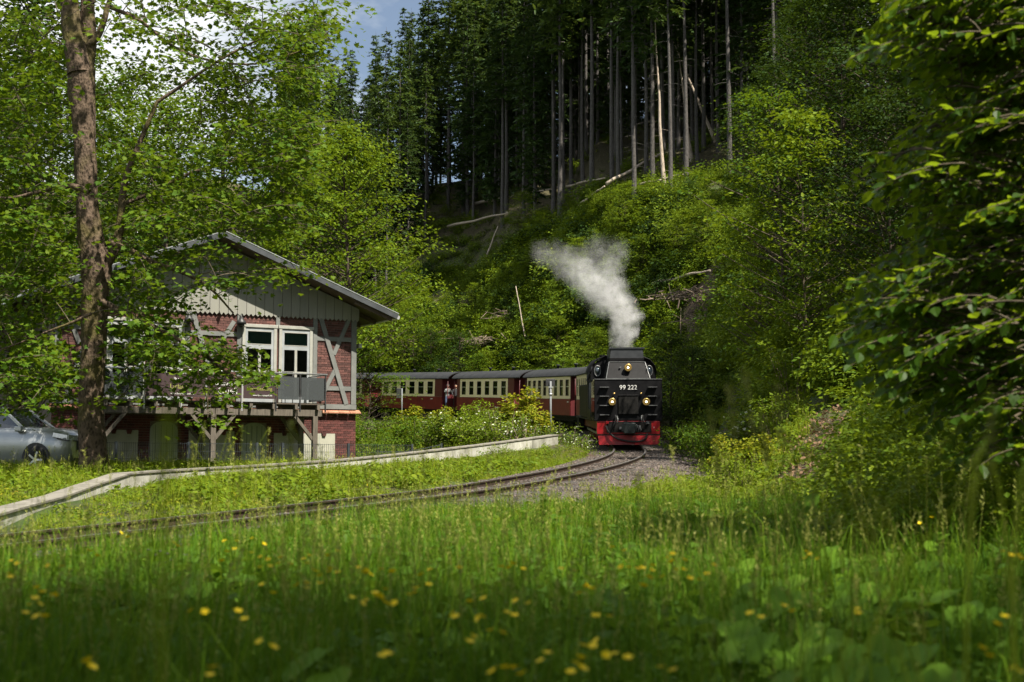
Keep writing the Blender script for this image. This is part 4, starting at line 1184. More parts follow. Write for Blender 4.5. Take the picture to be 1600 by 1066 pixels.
# carriages
def coach(s_front, label, nwin, cream0, cream1, win_w, length=11.6, open_platform=True):
    e = vehicle('passenger_carriage', s_front, length, label, 'carriage', 'red and cream carriages of the steam train')
    L = length
    W = 1.24
    ZF, ZB, ZE = .80, 1.70, 2.98
    # side walls between end balconies, in cream and red; window openings left free
    e0, e1 = 1.05, L - 1.05
    pitch = (cream1 - cream0) / nwin
    for s in (-1, 1):
        m = MB()
        m.box(s * W - .025, s * W + .025, -e1, -e0, ZF, ZB - .015)
        sw = m.build('side_panel', M['coach_red'], e)
        m = MB()
        m.box(s * W - .022, s * W + .022, -cream1, -cream0, ZB, ZB + .16); m.box(s * W - .022, s * W + .022, -cream1, -cream0, 2.74, ZE)
        for k in range(nwin + 1):
            yc = cream0 + pitch * k
            hw = (pitch - win_w) / 2
            a, b_ = max(cream0, yc - hw), min(cream1, yc + hw)
            m.box(s * W - .022, s * W + .022, -b_, -a, ZB + .16, 2.74)
        m.build('window_band', M['coach_cream'], e)
        m = MB(); m.box(s * (W + .004) - .026, s * (W + .004) + .026, -e1, -e0, ZB - .015, ZB + .0); m.build('waist_strip', M['edge_light'], e)
        m = MB()
        if cream0 > e0 + .05: m.box(s * W - .022, s * W + .022, -cream0, -e0, ZB, ZE)
        if cream1 < e1 - .05: m.box(s * W - .022, s * W + .022, -e1, -cream1, ZB, ZE)
        if m.v: m.build('vestibule_side', M['coach_end'], e)
        for k in range(nwin):
            yc = cream0 + pitch * (k + .5)
            m = MB(); h = win_w / 2
            for a, b_, c, d_ in ((yc - h, yc - h + .045, ZB + .16, 2.74), (yc + h - .045, yc + h, ZB + .16, 2.74), (yc - h + .045, yc + h - .045, ZB + .16, ZB + .20), (yc - h + .045, yc + h - .045, 2.70, 2.74)):
                m.box(s * (W - .01) - .02, s * (W - .01) + .02, -b_, -a, c, d_)
            # rounded upper corners
            for q in (-1, 1): m.add([(s * (W + .012), -(yc + q * (h - .045)), 2.70), (s * (W + .012), -(yc + q * (h - .045)), 2.62), (s * (W + .012), -(yc + q * (h - .125)), 2.70)], [(0, 1, 2)])
            wn = m.build('window', M['loco_black'], e)
            MB().box(s * (W - .01) - .012, s * (W - .01) + .016, -(yc + h - .045), -(yc - h + .045), 2.34, 2.39).build('window_bar', M['bright_steel'], wn)
            MB().box(s * (W - .02) - .003, s * (W - .02) + .003, -(yc + h - .045), -(yc - h + .045), ZB + .20, 2.70).build('pane', M['glass'], wn)
        MB().box(s * (W + .03) - .004, s * (W + .03) + .004, -(cream0 + .55), -(cream0 + .25), 1.50, 1.56).build('data_plate', M['print_white'], e)
        MB().box(s * .98 - .06, s * .98 + .06, -L + .4, -.4, .50, .80).build('sole_bar', M['sooty'], e)
    fl = MB().box(-W + .03, W - .03, -L + .35, -.35, .72, ZF).build('floor', M['sooty'], e)
    # end walls with door, platform railing, gangway
    for y in (-e0, -e1):
        m = MB(); m.box(-W, -.38, y - .03, y + .03, ZF, ZE); m.box(.38, W, y - .03, y + .03, ZF, ZE); m.box(-.38, .38, y - .03, y + .03, 2.72, ZE)
        ew = m.build('end_wall', M['coach_end'], e)
        MB().box(-.379, .379, y - .02, y + .015, ZF, 2.719).build('end_door', M['frame_red'], ew)
    for y in (-.38, -L + .38):
        m = MB()
        for x in (-1.18, -.45, .45, 1.18): m.tube([(x, y, .78), (x, y, 1.75 if abs(x) < 1 else 2.98)], .022, 6)
        m.box(-1.18, -.45, y - .02, y + .02, 1.72, 1.77); m.box(.45, 1.18, y - .02, y + .02, 1.72, 1.77); m.box(-1.18, -.45, y - .01, y + .01, .8, 1.70); m.box(.45, 1.18, y - .01, y + .01, .8, 1.70)
        m.build('platform_railing', M['coach_end'], e)
        m = MB(); m.box(-.15, .15, y - .25 if y < -1 else y, y if y < -1 else y + .32, .55, .85); m.build('coupler', M['sooty'], e, .02)
        m = MB()
        for x in (-1.12, 1.12):
            for z in (.30, .52): m.box(x - .13, x + .13, y + (.12 if y < -1 else -.45), y + (.45 if y < -1 else -.12), z, z + .03)
        m.build('step', M['sooty'], e)
    # arched roof
    arc = [(1.34 * math.sin(t), 2.96 + .50 * (math.cos(t) - math.cos(R(80))) / (1 - math.cos(R(80)))) for t in np.linspace(R(-80), R(80), 15)]
    k = len(arc)
    ys = (-.18, -L + .18)
    Vr = [(x, y, z) for y in ys for x, z in arc] + [(x * .985, y, z - .05) for y in ys for x, z in arc]
    m = MB().add(Vr, [(i + 1, i, k + i, k + i + 1) for i in range(k - 1)] + [(2 * k + i, 2 * k + i + 1, 3 * k + i + 1, 3 * k + i) for i in range(k - 1)], 0, True)
    m.add(Vr, [(i, i + 1, 2 * k + i + 1, 2 * k + i) for i in range(k - 1)] + [(k + i + 1, k + i, 3 * k + i, 3 * k + i + 1) for i in range(k - 1)] + [(0, 2 * k, 3 * k, k), (k - 1, 2 * k - 1, 4 * k - 1, 3 * k - 1)])
    rf = m.build('roof', M['coach_roof'], e)
    for y in (-e0, -e1):
        poly = [(x * .93, z - .03) for x, z in arc if z > 2.98]
        MB().prism(poly, -.02, .02, Matrix.Translation((0, y, 0)) @ Matrix.Rotation(R(90), 4, 'X')).build('end_wall', M['coach_end'], e)
    for y in (-L * .3, -L * .62): MB().lathe([(.07, 0), (.07, .16), (.13, .17), (.10, .24)], 12, Matrix.Translation((.25, y, 3.44))).build('roof_vent', M['coach_roof'], rf)
    for y in (-2.3, -L + 2.3):
        m = MB()
        m.box(-.85, .85, y - .8, y + .8, .42, .60)
        bg_ = m.build('bogie', M['sooty'], e)
        for yy in (y - .65, y + .65):
            for s in (-1, 1):
                MB().lathe([(.34, 0), (.34, .10), (.08, .12)], 18, Matrix.Translation((s * .5, yy, .33)) @ Matrix.Rotation(R(90), 4, 'Y')).build('wheel', M['sooty'], bg_)
    # seats inside, seen through the panes
    m = MB()
    for k in range(nwin + 1):
        y = -(cream0 + pitch * k)
        for s in (-1, 1): m.box(s * .65 - .45, s * .65 + .45, y - .05, y + .05, 1.0, 2.0)
    m.build('seat_row', M['deck_wood'], e)
    return e


coaches = [
    coach(12.0, 'red and cream carriage coupled directly behind the black locomotive, mostly hidden by it', 6, 1.5, 10.1, .66),
    coach(23.9, 'red and cream carriage with eight windows, second behind the locomotive, rusty streaks below', 8, 1.10, 10.5, .66),
    coach(36.0, 'red and cream carriage between the eight-window carriage and the two standing people', 6, 2.0, 10.0, .72),
    coach(48.1, 'dark red and cream carriage standing behind the two people on its end platform', 6, 2.1, 10.4, .80),
    coach(60.2, 'red carriage at the tail of the train, almost hidden beside the house by leaves', 6, 1.5, 10.1, .72),
]


# ------------------------------------------------------------------ people: one skinned body each, clothes and hair as children
M['skin'] = surf('skin', [(0.3, (0.42, 0.22, 0.15)), (0.7, (0.56, 0.32, 0.23))], 9, 0.55)
M['jacket_blue'] = surf('jacket_blue', [(0.3, (0.06, 0.085, 0.12)), (0.7, (0.14, 0.17, 0.21))], 7, 0.85)
M['jacket_grey'] = surf('jacket_grey', [(0.3, (0.11, 0.12, 0.12)), (0.7, (0.24, 0.25, 0.25))], 7, 0.85)
M['cloth_black'] = surf('cloth_black', [(0.3, (0.012, 0.012, 0.014)), (0.7, (0.035, 0.035, 0.04))], 7, 0.85)
M['jeans'] = surf('jeans', [(0.3, (0.03, 0.05, 0.10)), (0.7, (0.07, 0.10, 0.18))], 9, 0.85)
M['cap_white'] = surf('cap_white', [(0.3, (0.5, 0.5, 0.48)), (0.7, (0.65, 0.65, 0.62))], 9, 0.8)
M['hair_brown'] = surf('hair_brown', [(0.3, (0.03, 0.02, 0.012)), (0.7, (0.08, 0.055, 0.03))], 14, 0.7)
M['hair_grey'] = surf('hair_grey', [(0.3, (0.25, 0.25, 0.24)), (0.7, (0.4, 0.4, 0.39))], 14, 0.7)


def skinned(name, verts, edges, radii, mats, parent, pick=None, sub=2):
    me = bpy.data.meshes.new(name); me.from_pydata([tuple(v) for v in verts], edges, [])
    o = bpy.data.objects.new(name, me); COL.objects.link(o)
    md = o.modifiers.new('skin', 'SKIN'); md.use_smooth_shade = True
    if not me.skin_vertices: 
        bpy.context.view_layer.objects.active = o
        me.skin_vertices.__class__
    for k, r in enumerate(radii):
        sv = me.skin_vertices[0].data[k]
        sv.radius = r if hasattr(r, '__len__') else (r, r)
        sv.use_root = (k == 0)
    ss_ = o.modifiers.new('sub', 'SUBSURF'); ss_.levels = sub; ss_.render_levels = sub
    bpy.context.view_layer.update()
    dg = bpy.context.evaluated_depsgraph_get()
    nm = bpy.data.meshes.new_from_object(o.evaluated_get(dg))
    bpy.data.objects.remove(o)
    nm.name = name
    for m_ in mats: nm.materials.append(m_)
    if pick:
        for p in nm.polygons: p.material_index = pick(p.center)
    return link(name, nm, parent)


def person(loc, rz, label, top, legs, hair, arms, cap=None, lean=0.0, hidden_legs=False):
    """standing figure 1.74 m tall facing local -Y; arms: for each side (elbow, wrist) offsets"""
    e = empty('person', loc, rz, label, 'person')
    ly = -lean
    Vt = [(0, 0, .95), (0, ly * .3, 1.15), (0, ly * .7, 1.36), (0, ly, 1.47), (0, ly * 1.1 - .01, 1.56),
          (.17, ly * .85, 1.41), arms[0][0], arms[0][1], (-.17, ly * .85, 1.41), arms[1][0], arms[1][1],
          (.09, 0, .88), (.10, -.01, .48), (.10, .02, .09), (.10, -.14, .05),
          (-.09, 0, .88), (-.10, -.01, .48), (-.10, .02, .09), (-.10, -.14, .05)]
    E = [(0, 1), (1, 2), (2, 3), (3, 4), (2, 5), (5, 6), (6, 7), (2, 8), (8, 9), (9, 10), (0, 11), (11, 12), (12, 13), (13, 14), (0, 15), (15, 16), (16, 17), (17, 18)]
    Rr = [(.15, .11), (.14, .105), (.17, .12), (.075, .07), (.058, .058), (.07, .07), (.052, .052), (.036, .036), (.07, .07), (.052, .052), (.036, .036), (.088, .09), (.062, .065), (.045, .05), (.04, .035), (.088, .09), (.062, .065), (.045, .05), (.04, .035)]
    body = skinned('body', Vt, E, Rr, [M[top], M[legs], M['cloth_black'], M['skin']], e, lambda c: 1 if .10 < c.z < .93 and abs(c.x) < .22 else (2 if c.z <= .10 else (3 if c.z > 1.50 else 0)))
    hz = 1.655; hy = ly * 1.15 - .02
    # head with brow, nose, chin, ears
    bm = bmesh.new(); bmesh.ops.create_uvsphere(bm, u_segments=20, v_segments=14, radius=.105)
    for v in bm.verts:
        x, y, z = v.co
        v.co.x *= .76; v.co.y *= .92; v.co.z *= 1.16
        if z < -.02: v.co.x *= 1 - .35 * min(1, (-z - .02) / .09); v.co.y += -.012
        if y < -.08 and -.035 < z < .02: v.co.y -= .020 * (1 - min(1, abs(x) / .035))
    me = bpy.data.meshes.new('head'); bm.to_mesh(me); bm.free(); me.materials.append(M['skin'])
    for p in me.polygons: p.use_smooth = True
    hd = link('head', me, e, (0, hy, hz))
    for s in (-1, 1):
        MB().lathe([(.006, -.012), (.014, -.005), (.014, .005), (.006, .012)], 8, Matrix.Translation((s * .032, -.092, .012)) @ Matrix.Rotation(R(90), 4, 'X')).build('eye', M['cloth_black'], hd)
        MB().lathe([(.008, -.03), (.022, -.01), (.024, .01), (.008, .03)], 8, Matrix.Translation((s * .083, 0, .0))).build('ear', M['skin'], hd)
    MB().box(-.024, .024, -.103, -.088, -.060, -.052).build('mouth', M['frame_red'], hd)
    bm = bmesh.new(); bmesh.ops.create_uvsphere(bm, u_segments=18, v_segments=12, radius=.112)
    dl = [v for v in bm.verts if v.co.z < -.015 - .0 or (v.co.y < -.05 and v.co.z < .045)]
    bmesh.ops.delete(bm, geom=dl, context='VERTS')
    for v in bm.verts: v.co.x *= .80; v.co.z *= 1.16; v.co.y *= .96
    me = bpy.data.meshes.new('hair'); bm.to_mesh(me); bm.free(); me.materials.append(M[cap or hair])
    link('cap' if cap else 'hair', me, hd)
    if cap: MB().lathe([(.07, 0), (.075, .008), (.06, .016)], 14, Matrix.Translation((0, -.095, .05)) @ Matrix.Diagonal((1, .9, 1, 1))).build('cap_peak', M[cap], hd)
    # hands: palm and five bent fingers
    for (el, wr), s in zip(arms, (1, -1)):
        d = (Vector(wr) - Vector(el)).normalized(); sd_ = d.cross(Vector((0, 0, 1)));
        if sd_.length < .1: sd_ = Vector((1, 0, 0))
        sd_.normalize(); up = sd_.cross(d)
        w0 = Vector(wr)
        vs = [w0, w0 + d * .045, w0 + d * .085]; ed = [(0, 1), (1, 2)]; rr = [(.028, .022), (.036, .018), (.036, .016)]
        for k, (off, ln) in enumerate(((-.027, .055), (-.009, .065), (.009, .06), (.027, .048))):
            b0 = len(vs); vs += [w0 + d * .095 + sd_ * off, w0 + d * (.095 + ln * .55) + sd_ * off - up * .012, w0 + d * (.095 + ln * .75) + sd_ * off - up * .035]
            ed += [(2, b0), (b0, b0 + 1), (b0 + 1, b0 + 2)]; rr += [(.0095, .0095)] * 3
        b0 = len(vs); vs += [w0 + d * .045 + sd_ * (-.045 * s), w0 + d * .075 + sd_ * (-.058 * s) - up * .015]; ed += [(1, b0), (b0, b0 + 1)]; rr += [(.011, .011)] * 2
        skinned('hand', vs, ed, rr, [M['skin']], e, None, 1)
    return e


def on_vehicle(v, x, y, z):
    return v.matrix_basis @ Vector((x, y, z))


# two people on the end platform between the middle carriages (outer side, facing the meadow)
c3 = coaches[3]
p1 = on_vehicle(c3, 1.0, -.70, .78); ang = math.atan2(c3.matrix_basis[1][1], c3.matrix_basis[0][1])
person(p1, ang + R(90), 'person in a light cap and grey jacket holding a camera on the carriage end platform', 'jacket_grey', 'jeans', 'hair_brown',
       (((.26, -.12, 1.20), (.08, -.26, 1.42)), ((-.26, -.12, 1.20), (-.08, -.26, 1.42))), cap='cap_white', lean=.06)
p1 = on_vehicle(c3, .55, -.30, .78)
person(p1, ang + R(70), 'person in dark clothes standing on the end platform beside the one with the camera', 'cloth_black', 'cloth_black', 'hair_brown',
       (((.25, -.05, 1.15), (.22, -.22, 1.02)), ((-.25, -.05, 1.15), (-.22, -.22, 1.02))))
c0 = coaches[0]
p1 = on_vehicle(c0, 1.12, -.62, .78)
person(p1, ang + R(50), 'person in a dark jacket leaning out between the engine and the first carriage', 'jacket_blue', 'cloth_black', 'hair_grey',
       (((.25, -.10, 1.16), (.18, -.26, 1.10)), ((-.25, -.10, 1.16), (-.20, -.24, 1.10))), lean=.16)
p1 = on_vehicle(loco, 1.14, -2.55, 1.34)
person(p1, ang + R(78), 'engine driver in black with a bare head leaning out of the locomotive cab', 'cloth_black', 'cloth_black', 'hair_grey',
       (((.27, -.16, 1.12), (.14, -.28, 1.06)), ((-.27, -.16, 1.12), (-.14, -.28, 1.06))), cap='cloth_black', lean=.22)

# ------------------------------------------------------------------ steam from the chimney
PL = []
Yc = on_vehicle(loco, 0, -10.0, 3.6)
for px, py, r, dens in ((973, 534, 21, 1.5), (973, 515, 23, 1.5), (975, 495, 26, 1.4), (968, 477, 28, 1.2), (952, 460, 35, .95), (930, 446, 36, .7), (912, 430, 32, .45), (948, 424, 30, .36), (890, 412, 32, .22), (868, 402, 28, .16), (930, 400, 34, .13), (958, 396, 28, .14), (850, 396, 24, .14)):
    p = at(px, py, Yc.y); PL.append((p, r / F * Yc.y * 1.13, dens))
bm = bmesh.new()
for p, r, d in PL:
    bmesh.ops.create_icosphere(bm, subdivisions=3, radius=r * 1.18, matrix=Matrix.Translation(p - Yc))
me = bpy.data.meshes.new('steam_plume'); bm.to_mesh(me); bm.free()
tmp = bpy.data.objects.new('tmp', me); COL.objects.link(tmp)
md = tmp.modifiers.new('remesh', 'REMESH'); md.mode = 'VOXEL'; md.voxel_size = 0.16
bpy.context.view_layer.update()
me2 = bpy.data.meshes.new_from_object(tmp.evaluated_get(bpy.context.evaluated_depsgraph_get())); bpy.data.objects.remove(tmp)
me2.name = 'steam_plume'
vm, nt, b, out = new_mat('steam')
nt.nodes.remove(b)
tcn = N(nt, 'ShaderNodeTexCoord')
nz = N(nt, 'ShaderNodeTexNoise', Scale=0.95, Detail=5.0, Roughness=0.62, Distortion=0.4); nt.links.new(tcn.outputs['Object'], nz.inputs['Vector'])
nw = N(nt, 'ShaderNodeVectorMath', operation='SCALE'); nt.links.new(nz.outputs['Color'], nw.inputs[0]); nw.inputs['Scale'].default_value = 1.5
sh = N(nt, 'ShaderNodeVectorMath', operation='ADD'); nt.links.new(tcn.outputs['Object'], sh.inputs[0]); nt.links.new(nw.outputs[0], sh.inputs[1])
sh2 = N(nt, 'ShaderNodeVectorMath', operation='ADD'); nt.links.new(sh.outputs[0], sh2.inputs[0]); sh2.inputs[1].default_value = (-.75, -.75, -.75)
last = None
for p, r, d in PL:
    q = p - Yc
    ds = N(nt, 'ShaderNodeVectorMath', operation='DISTANCE'); nt.links.new(sh2.outputs[0], ds.inputs[0]); ds.inputs[1].default_value = q
    mr = N(nt, 'ShaderNodeMapRange', interpolation_type='SMOOTHSTEP'); nt.links.new(ds.outputs['Value'], mr.inputs['Value'])
    mr.inputs['From Min'].default_value = r * 1.02; mr.inputs['From Max'].default_value = r * .35; mr.inputs['To Min'].default_value = 0; mr.inputs['To Max'].default_value = d
    if last is None: last = mr.outputs[0]
    else:
        mxm = N(nt, 'ShaderNodeMath', operation='MAXIMUM'); nt.links.new(last, mxm.inputs[0]); nt.links.new(mr.outputs[0], mxm.inputs[1]); last = mxm.outputs[0]
n2 = N(nt, 'ShaderNodeTexNoise', Scale=3.4, Detail=6.0, Roughness=0.68); nt.links.new(tcn.outputs['Object'], n2.inputs['Vector'])
m2 = N(nt, 'ShaderNodeMapRange'); nt.links.new(n2.outputs['Fac'], m2.inputs['Value']); m2.inputs['From Min'].default_value = .36; m2.inputs['From Max'].default_value = .66; m2.inputs['To Min'].default_value = .06; m2.inputs['To Max'].default_value = 1.7
ml = N(nt, 'ShaderNodeMath', operation='MULTIPLY'); nt.links.new(last, ml.inputs[0]); nt.links.new(m2.outputs[0], ml.inputs[1])
ml2 = N(nt, 'ShaderNodeMath', operation='MULTIPLY'); nt.links.new(ml.outputs[0], ml2.inputs[0]); ml2.inputs[1].default_value = 1.25
pv = N(nt, 'ShaderNodeVolumePrincipled'); pv.inputs['Color'].default_value = (.90, .90, .91, 1); pv.inputs['Anisotropy'].default_value = 0.0
nt.links.new(ml2.outputs[0], pv.inputs['Density']); nt.links.new(pv.outputs[0], out.inputs['Volume'])
me2.materials.clear(); me2.materials.append(vm)
tag(link('steam_plume', me2, None, Yc), 'white plume of steam rising from the locomotive chimney and drifting over the hillside', 'steam', kind='stuff')
# ------------------------------------------------------------------ vegetation builders
RNG = np.random.default_rng(11)
LEAF2 = (np.array([(0, 0, 0), (.33, .45, .07), (0, 1, -.03), (-.33, .45, .07)]), np.array([(0, 1, 2), (0, 2, 3)]))
OVAL = (np.array([(0, 0, 0), (.27, .22, .05), (.36, .52, .07), (.22, .82, .03), (0, 1.08, -.06), (-.22, .82, .03), (-.36, .52, .07), (-.27, .22, .05), (0, .5, -.02)]),
        np.array([(0, 1, 8), (1, 2, 8), (2, 3, 8), (3, 4, 8), (4, 5, 8), (5, 6, 8), (6, 7, 8), (7, 0, 8)]))
_mo = [(0, 0), (.28, .02), (.50, .20), (.30, .34), (.56, .62), (.24, .58), (0, 1.0), (-.24, .58), (-.56, .62), (-.30, .34), (-.50, .20), (-.28, .02)]
MAPLE = (np.array([(x, y, .10 * abs(x) - .08 * max(0, y - .5)) for x, y in _mo] + [(0, .34, -.02)]), np.array([(i, (i + 1) % 12, 12) for i in range(12)]))
STRIP = (np.array([(-.12, 0, 0), (.12, 0, 0), (.16, .5, .03), (-.16, .5, .03), (0, 1, -.08)]), np.array([(0, 1, 2), (0, 2, 3), (3, 2, 4)]))


def unit(v):
    return v / np.maximum(np.linalg.norm(v, axis=-1, keepdims=True), 1e-6)


def scatter(tmpl, P, nrm, tip, size):
    """copies of a leaf template at P, facing nrm, pointing along tip"""
    T, Fc = tmpl
    P = np.asarray(P, float); nrm = unit(np.asarray(nrm, float))
    t = tip - nrm * np.sum(tip * nrm, -1, keepdims=True); t = unit(t)
    b = np.cross(t, nrm)
    size = np.broadcast_to(np.asarray(size, float), (len(P),))[:, None, None]
    V = P[:, None, :] + size * (T[None, :, 0:1] * b[:, None, :] + T[None, :, 1:2] * t[:, None, :] + T[None, :, 2:3] * nrm[:, None, :])
    k = len(T)
    Fa = (Fc[None] + (np.arange(len(P)) * k)[:, None, None]).reshape(-1, 3)
    return V.reshape(-1, 3), Fa


def join(parts):
    V, Fa, off = [], [], 0
    for v, f in parts:
        V.append(v); Fa.append(f + off); off += len(v)
    return np.concatenate(V), np.concatenate(Fa)


def tubes_np(paths, radii, n=4):
    """many tubes -> verts, quads; paths: list of (k,3) arrays"""
    VV, FF, off = [], [], 0
    ang = np.linspace(0, 2 * np.pi, n, endpoint=False)
    for p, r in zip(paths, radii):
        p = np.asarray(p, float); k = len(p)
        d = unit(np.gradient(p, axis=0))
        ref = np.array([0.31, 0.87, 0.38]) if abs(d[0] @ np.array([0.31, 0.87, 0.38])) < .95 else np.array([1.0, 0, 0])
        s = unit(np.cross(d, ref)); t = np.cross(d, s)
        r = np.asarray(r, float).reshape(-1, 1, 1) * np.ones((k, 1, 1))
        v = p[:, None] + r * (s[:, None] * np.cos(ang)[None, :, None] + t[:, None] * np.sin(ang)[None, :, None])
        ix = np.arange(k * n).reshape(k, n) + off
        nx_ = np.roll(ix, -1, axis=1)
        FF.append(np.stack([ix[:-1], nx_[:-1], nx_[1:], ix[1:]], -1).reshape(-1, 4)); VV.append(v.reshape(-1, 3)); off += k * n
    return np.concatenate(VV), np.concatenate(FF)


def bez(a, b, c, k=6):
    t = np.linspace(0, 1, k)[:, None]
    return (1 - t) ** 2 * np.asarray(a) + 2 * t * (1 - t) * np.asarray(b) + t * t * np.asarray(c)


def spray_leaves(rng, C, out, n, rad, size, tmpl, flat=0.22, droop=0.35, up=1.0, jit=0.75):
    """one flattened leaf spray round C reaching along out"""
    out = unit(np.asarray(out, float)); side = unit(np.cross(out, [0, 0, 1.0])); upv = np.cross(side, out)
    a = rng.normal(0, .5, (n, 3)) * rad * np.array([1.15, .85, flat])
    a[:, 2] -= droop * (a[:, 0] ** 2 + a[:, 1] ** 2) / rad * .5
    P = C + a[:, :1] * out + a[:, 1:2] * side + a[:, 2:] * upv
    nrm = np.array([0, 0, up]) + rng.normal(0, jit, (n, 3)) * .6 + out * .25
    tip = out * .6 + rng.normal(0, .8, (n, 3)) + np.array([0, 0, -droop])
    return scatter(tmpl, P, nrm, tip, size * rng.uniform(.65, 1.25, n))


def deciduous(name, seed, Ht, r0, z0, rad, nspray, nleaf, srad, lsize, tmpl, lmat, bmat, top_round=0.75, forks=0, lean=(0, 0), flat=.24, inner=.25, lobe=.3):
    """meshes (trunk with its limbs, crown) of a broad-leaved tree standing at the origin"""
    rng = np.random.default_rng(seed)
    n = 12
    zz = np.linspace(-.3, Ht * .93, n)
    wob = np.cumsum(rng.normal(0, .05 * Ht / 12, (n, 2)), axis=0); wob -= wob[0]
    tp = np.stack([wob[:, 0] + lean[0] * np.maximum(zz, 0), wob[:, 1] + lean[1] * np.maximum(zz, 0), zz], -1)
    tr = r0 * (1 - .86 * np.clip(zz / (Ht * .93), 0, 1) ** .8); tr[0] *= 1.5; tr[1] *= 1.05
    paths, rads = [], []
    leaves = []
    ph = rng.uniform(0, 6.28, 4)
    for k in range(nspray):
        t = rng.uniform(0, 1) ** .9
        z = z0 + (Ht - z0) * t
        env = np.sin(np.pi * (.14 + .86 * t) ** top_round) ** .65 if t < .995 else .1
        th = rng.uniform(0, 2 * np.pi)
        env *= 1 + lobe * np.sin(2 * th + ph[0] + 4 * t) * .6 + lobe * np.sin(5 * th + ph[1] - 7 * t) * .5
        rr = rad * env * np.sqrt(rng.uniform(inner, 1))
        ax = np.array([np.interp(z, zz, tp[:, 0]), np.interp(z, zz, tp[:, 1])])
        C = np.array([ax[0] + rr * math.cos(th), ax[1] + rr * math.sin(th), z])
        out = np.array([math.cos(th), math.sin(th), .12 + .5 * (t - .4)])
        leaves.append(spray_leaves(rng, C, out, nleaf, srad * rng.uniform(.7, 1.25), lsize, tmpl, flat))
        zs = np.clip(z - rr * rng.uniform(.35, .8), z0 * .55, Ht * .9)
        S = np.array([np.interp(zs, zz, tp[:, 0]), np.interp(zs, zz, tp[:, 1]), zs])
        mid = S * .45 + C * .55 + np.array([0, 0, -.12 * rr + .15])
        if k % 2 == 0 or rr > rad * .5:
            paths.append(bez(S, mid, C, 5)); b0 = r0 * rng.uniform(.10, .2) * (1 - .5 * t) + .012; rads.append(np.linspace(b0, .008, 5))
    v1, f1 = tubes_np([tp], [tr], 10)
    v2, f2 = tubes_np(paths, rads, 4)
    trunk = mesh_np('trunk', np.concatenate([v1, v2]), np.concatenate([f1, f2 + len(v1)]), [bmat], smooth=True)
    v, f = join(leaves)
    crown = mesh_np('crown', v, f, [lmat])
    return trunk, crown


def conifer(name, seed, Ht, r0, bare, rad, lmat, bmat, whorl=.42, dead=30, droop=.35, dens=15, nb=(5, 7)):
    """spruce: straight stem bare to `bare`, drooping whorls above, dead stubs below"""
    rng = np.random.default_rng(seed)
    n = 9
    zz = np.linspace(-.4, Ht, n)
    wob = np.cumsum(rng.normal(0, .03, (n, 2)), axis=0); wob -= wob[0]
    tp = np.stack([wob[:, 0], wob[:, 1], zz], -1)
    tr = r0 * (1 - .93 * np.clip(zz / Ht, 0, 1)); tr[0] *= 1.25
    paths, rads = [], []
    Pn, Nn, Tn, Sn = [], [], [], []
    z = bare
    while z < Ht - .25:
        t = (z - bare) / (Ht - bare)
        L0 = rad * (1 - t) ** .75 * (.55 + .45 * min(1, t * 4)) + .18
        for k in range(rng.integers(*nb)):
            th = rng.uniform(0, 6.283); L = L0 * rng.uniform(.55, 1.15)
            if rng.random() < .08: continue
            S = np.array([np.interp(z, zz, tp[:, 0]), np.interp(z, zz, tp[:, 1]), z + rng.uniform(-.15, .15)])
            d = np.array([math.cos(th), math.sin(th), 0])
            E = S + d * L + np.array([0, 0, -droop * L + .35 * t * L])
            m_ = S + d * L * .55 + np.array([0, 0, .12 * L])
            pth = bez(S, m_, E, 5)
            paths.append(pth); rads.append(np.linspace(.03 * (1 - t) + .01, .005, 5))
            q = int(dens * (.35 + L / rad))
            u = rng.uniform(.12, 1.0, q)
            pos = np.stack([np.interp(u, np.linspace(0, 1, 5), pth[:, c]) for c in range(3)], -1)
            sd_ = np.array([-d[1], d[0], 0])
            sg = rng.choice([-1, 1], q)[:, None]
            Pn.append(pos); Tn.append(d * .55 + sg * sd_ * rng.uniform(.4, 1.0, (q, 1)) + np.array([0, 0, -.45]) + rng.normal(0, .2, (q, 3)))
            Nn.append(np.array([0, 0, 1.0]) + rng.normal(0, .45, (q, 3)))
            Sn.append(rng.uniform(.35, .75, q) * (.5 + .6 * L / rad))
        z += whorl * rng.uniform(.75, 1.25)
    dp, dr = [], []
    for k in range(dead):
        zz0 = rng.uniform(min(2.0, bare * .3), max(bare, 1.0)); th = rng.uniform(0, 6.283); L = rng.uniform(.3, 1.3)
        S = np.array([np.interp(zz0, zz, tp[:, 0]), np.interp(zz0, zz, tp[:, 1]), zz0]); d = np.array([math.cos(th), math.sin(th), -.25])
        dp.append(np.stack([S, S + d * L * .5 + [0, 0, .05], S + d * L])); dr.append([.014, .010, .004])
    v1, f1 = tubes_np([tp], [tr], 8)
    v2, f2 = tubes_np(paths + dp, rads + dr, 3)
    trunk = mesh_np('trunk', np.concatenate([v1, v2]), np.concatenate([f1, f2 + len(v1)]), [bmat], smooth=True)
    if Pn:
        v, f = scatter(STRIP, np.concatenate(Pn), np.concatenate(Nn), np.concatenate(Tn), np.concatenate(Sn))
        return trunk, mesh_np('crown', v, f, [lmat])
    return trunk, None


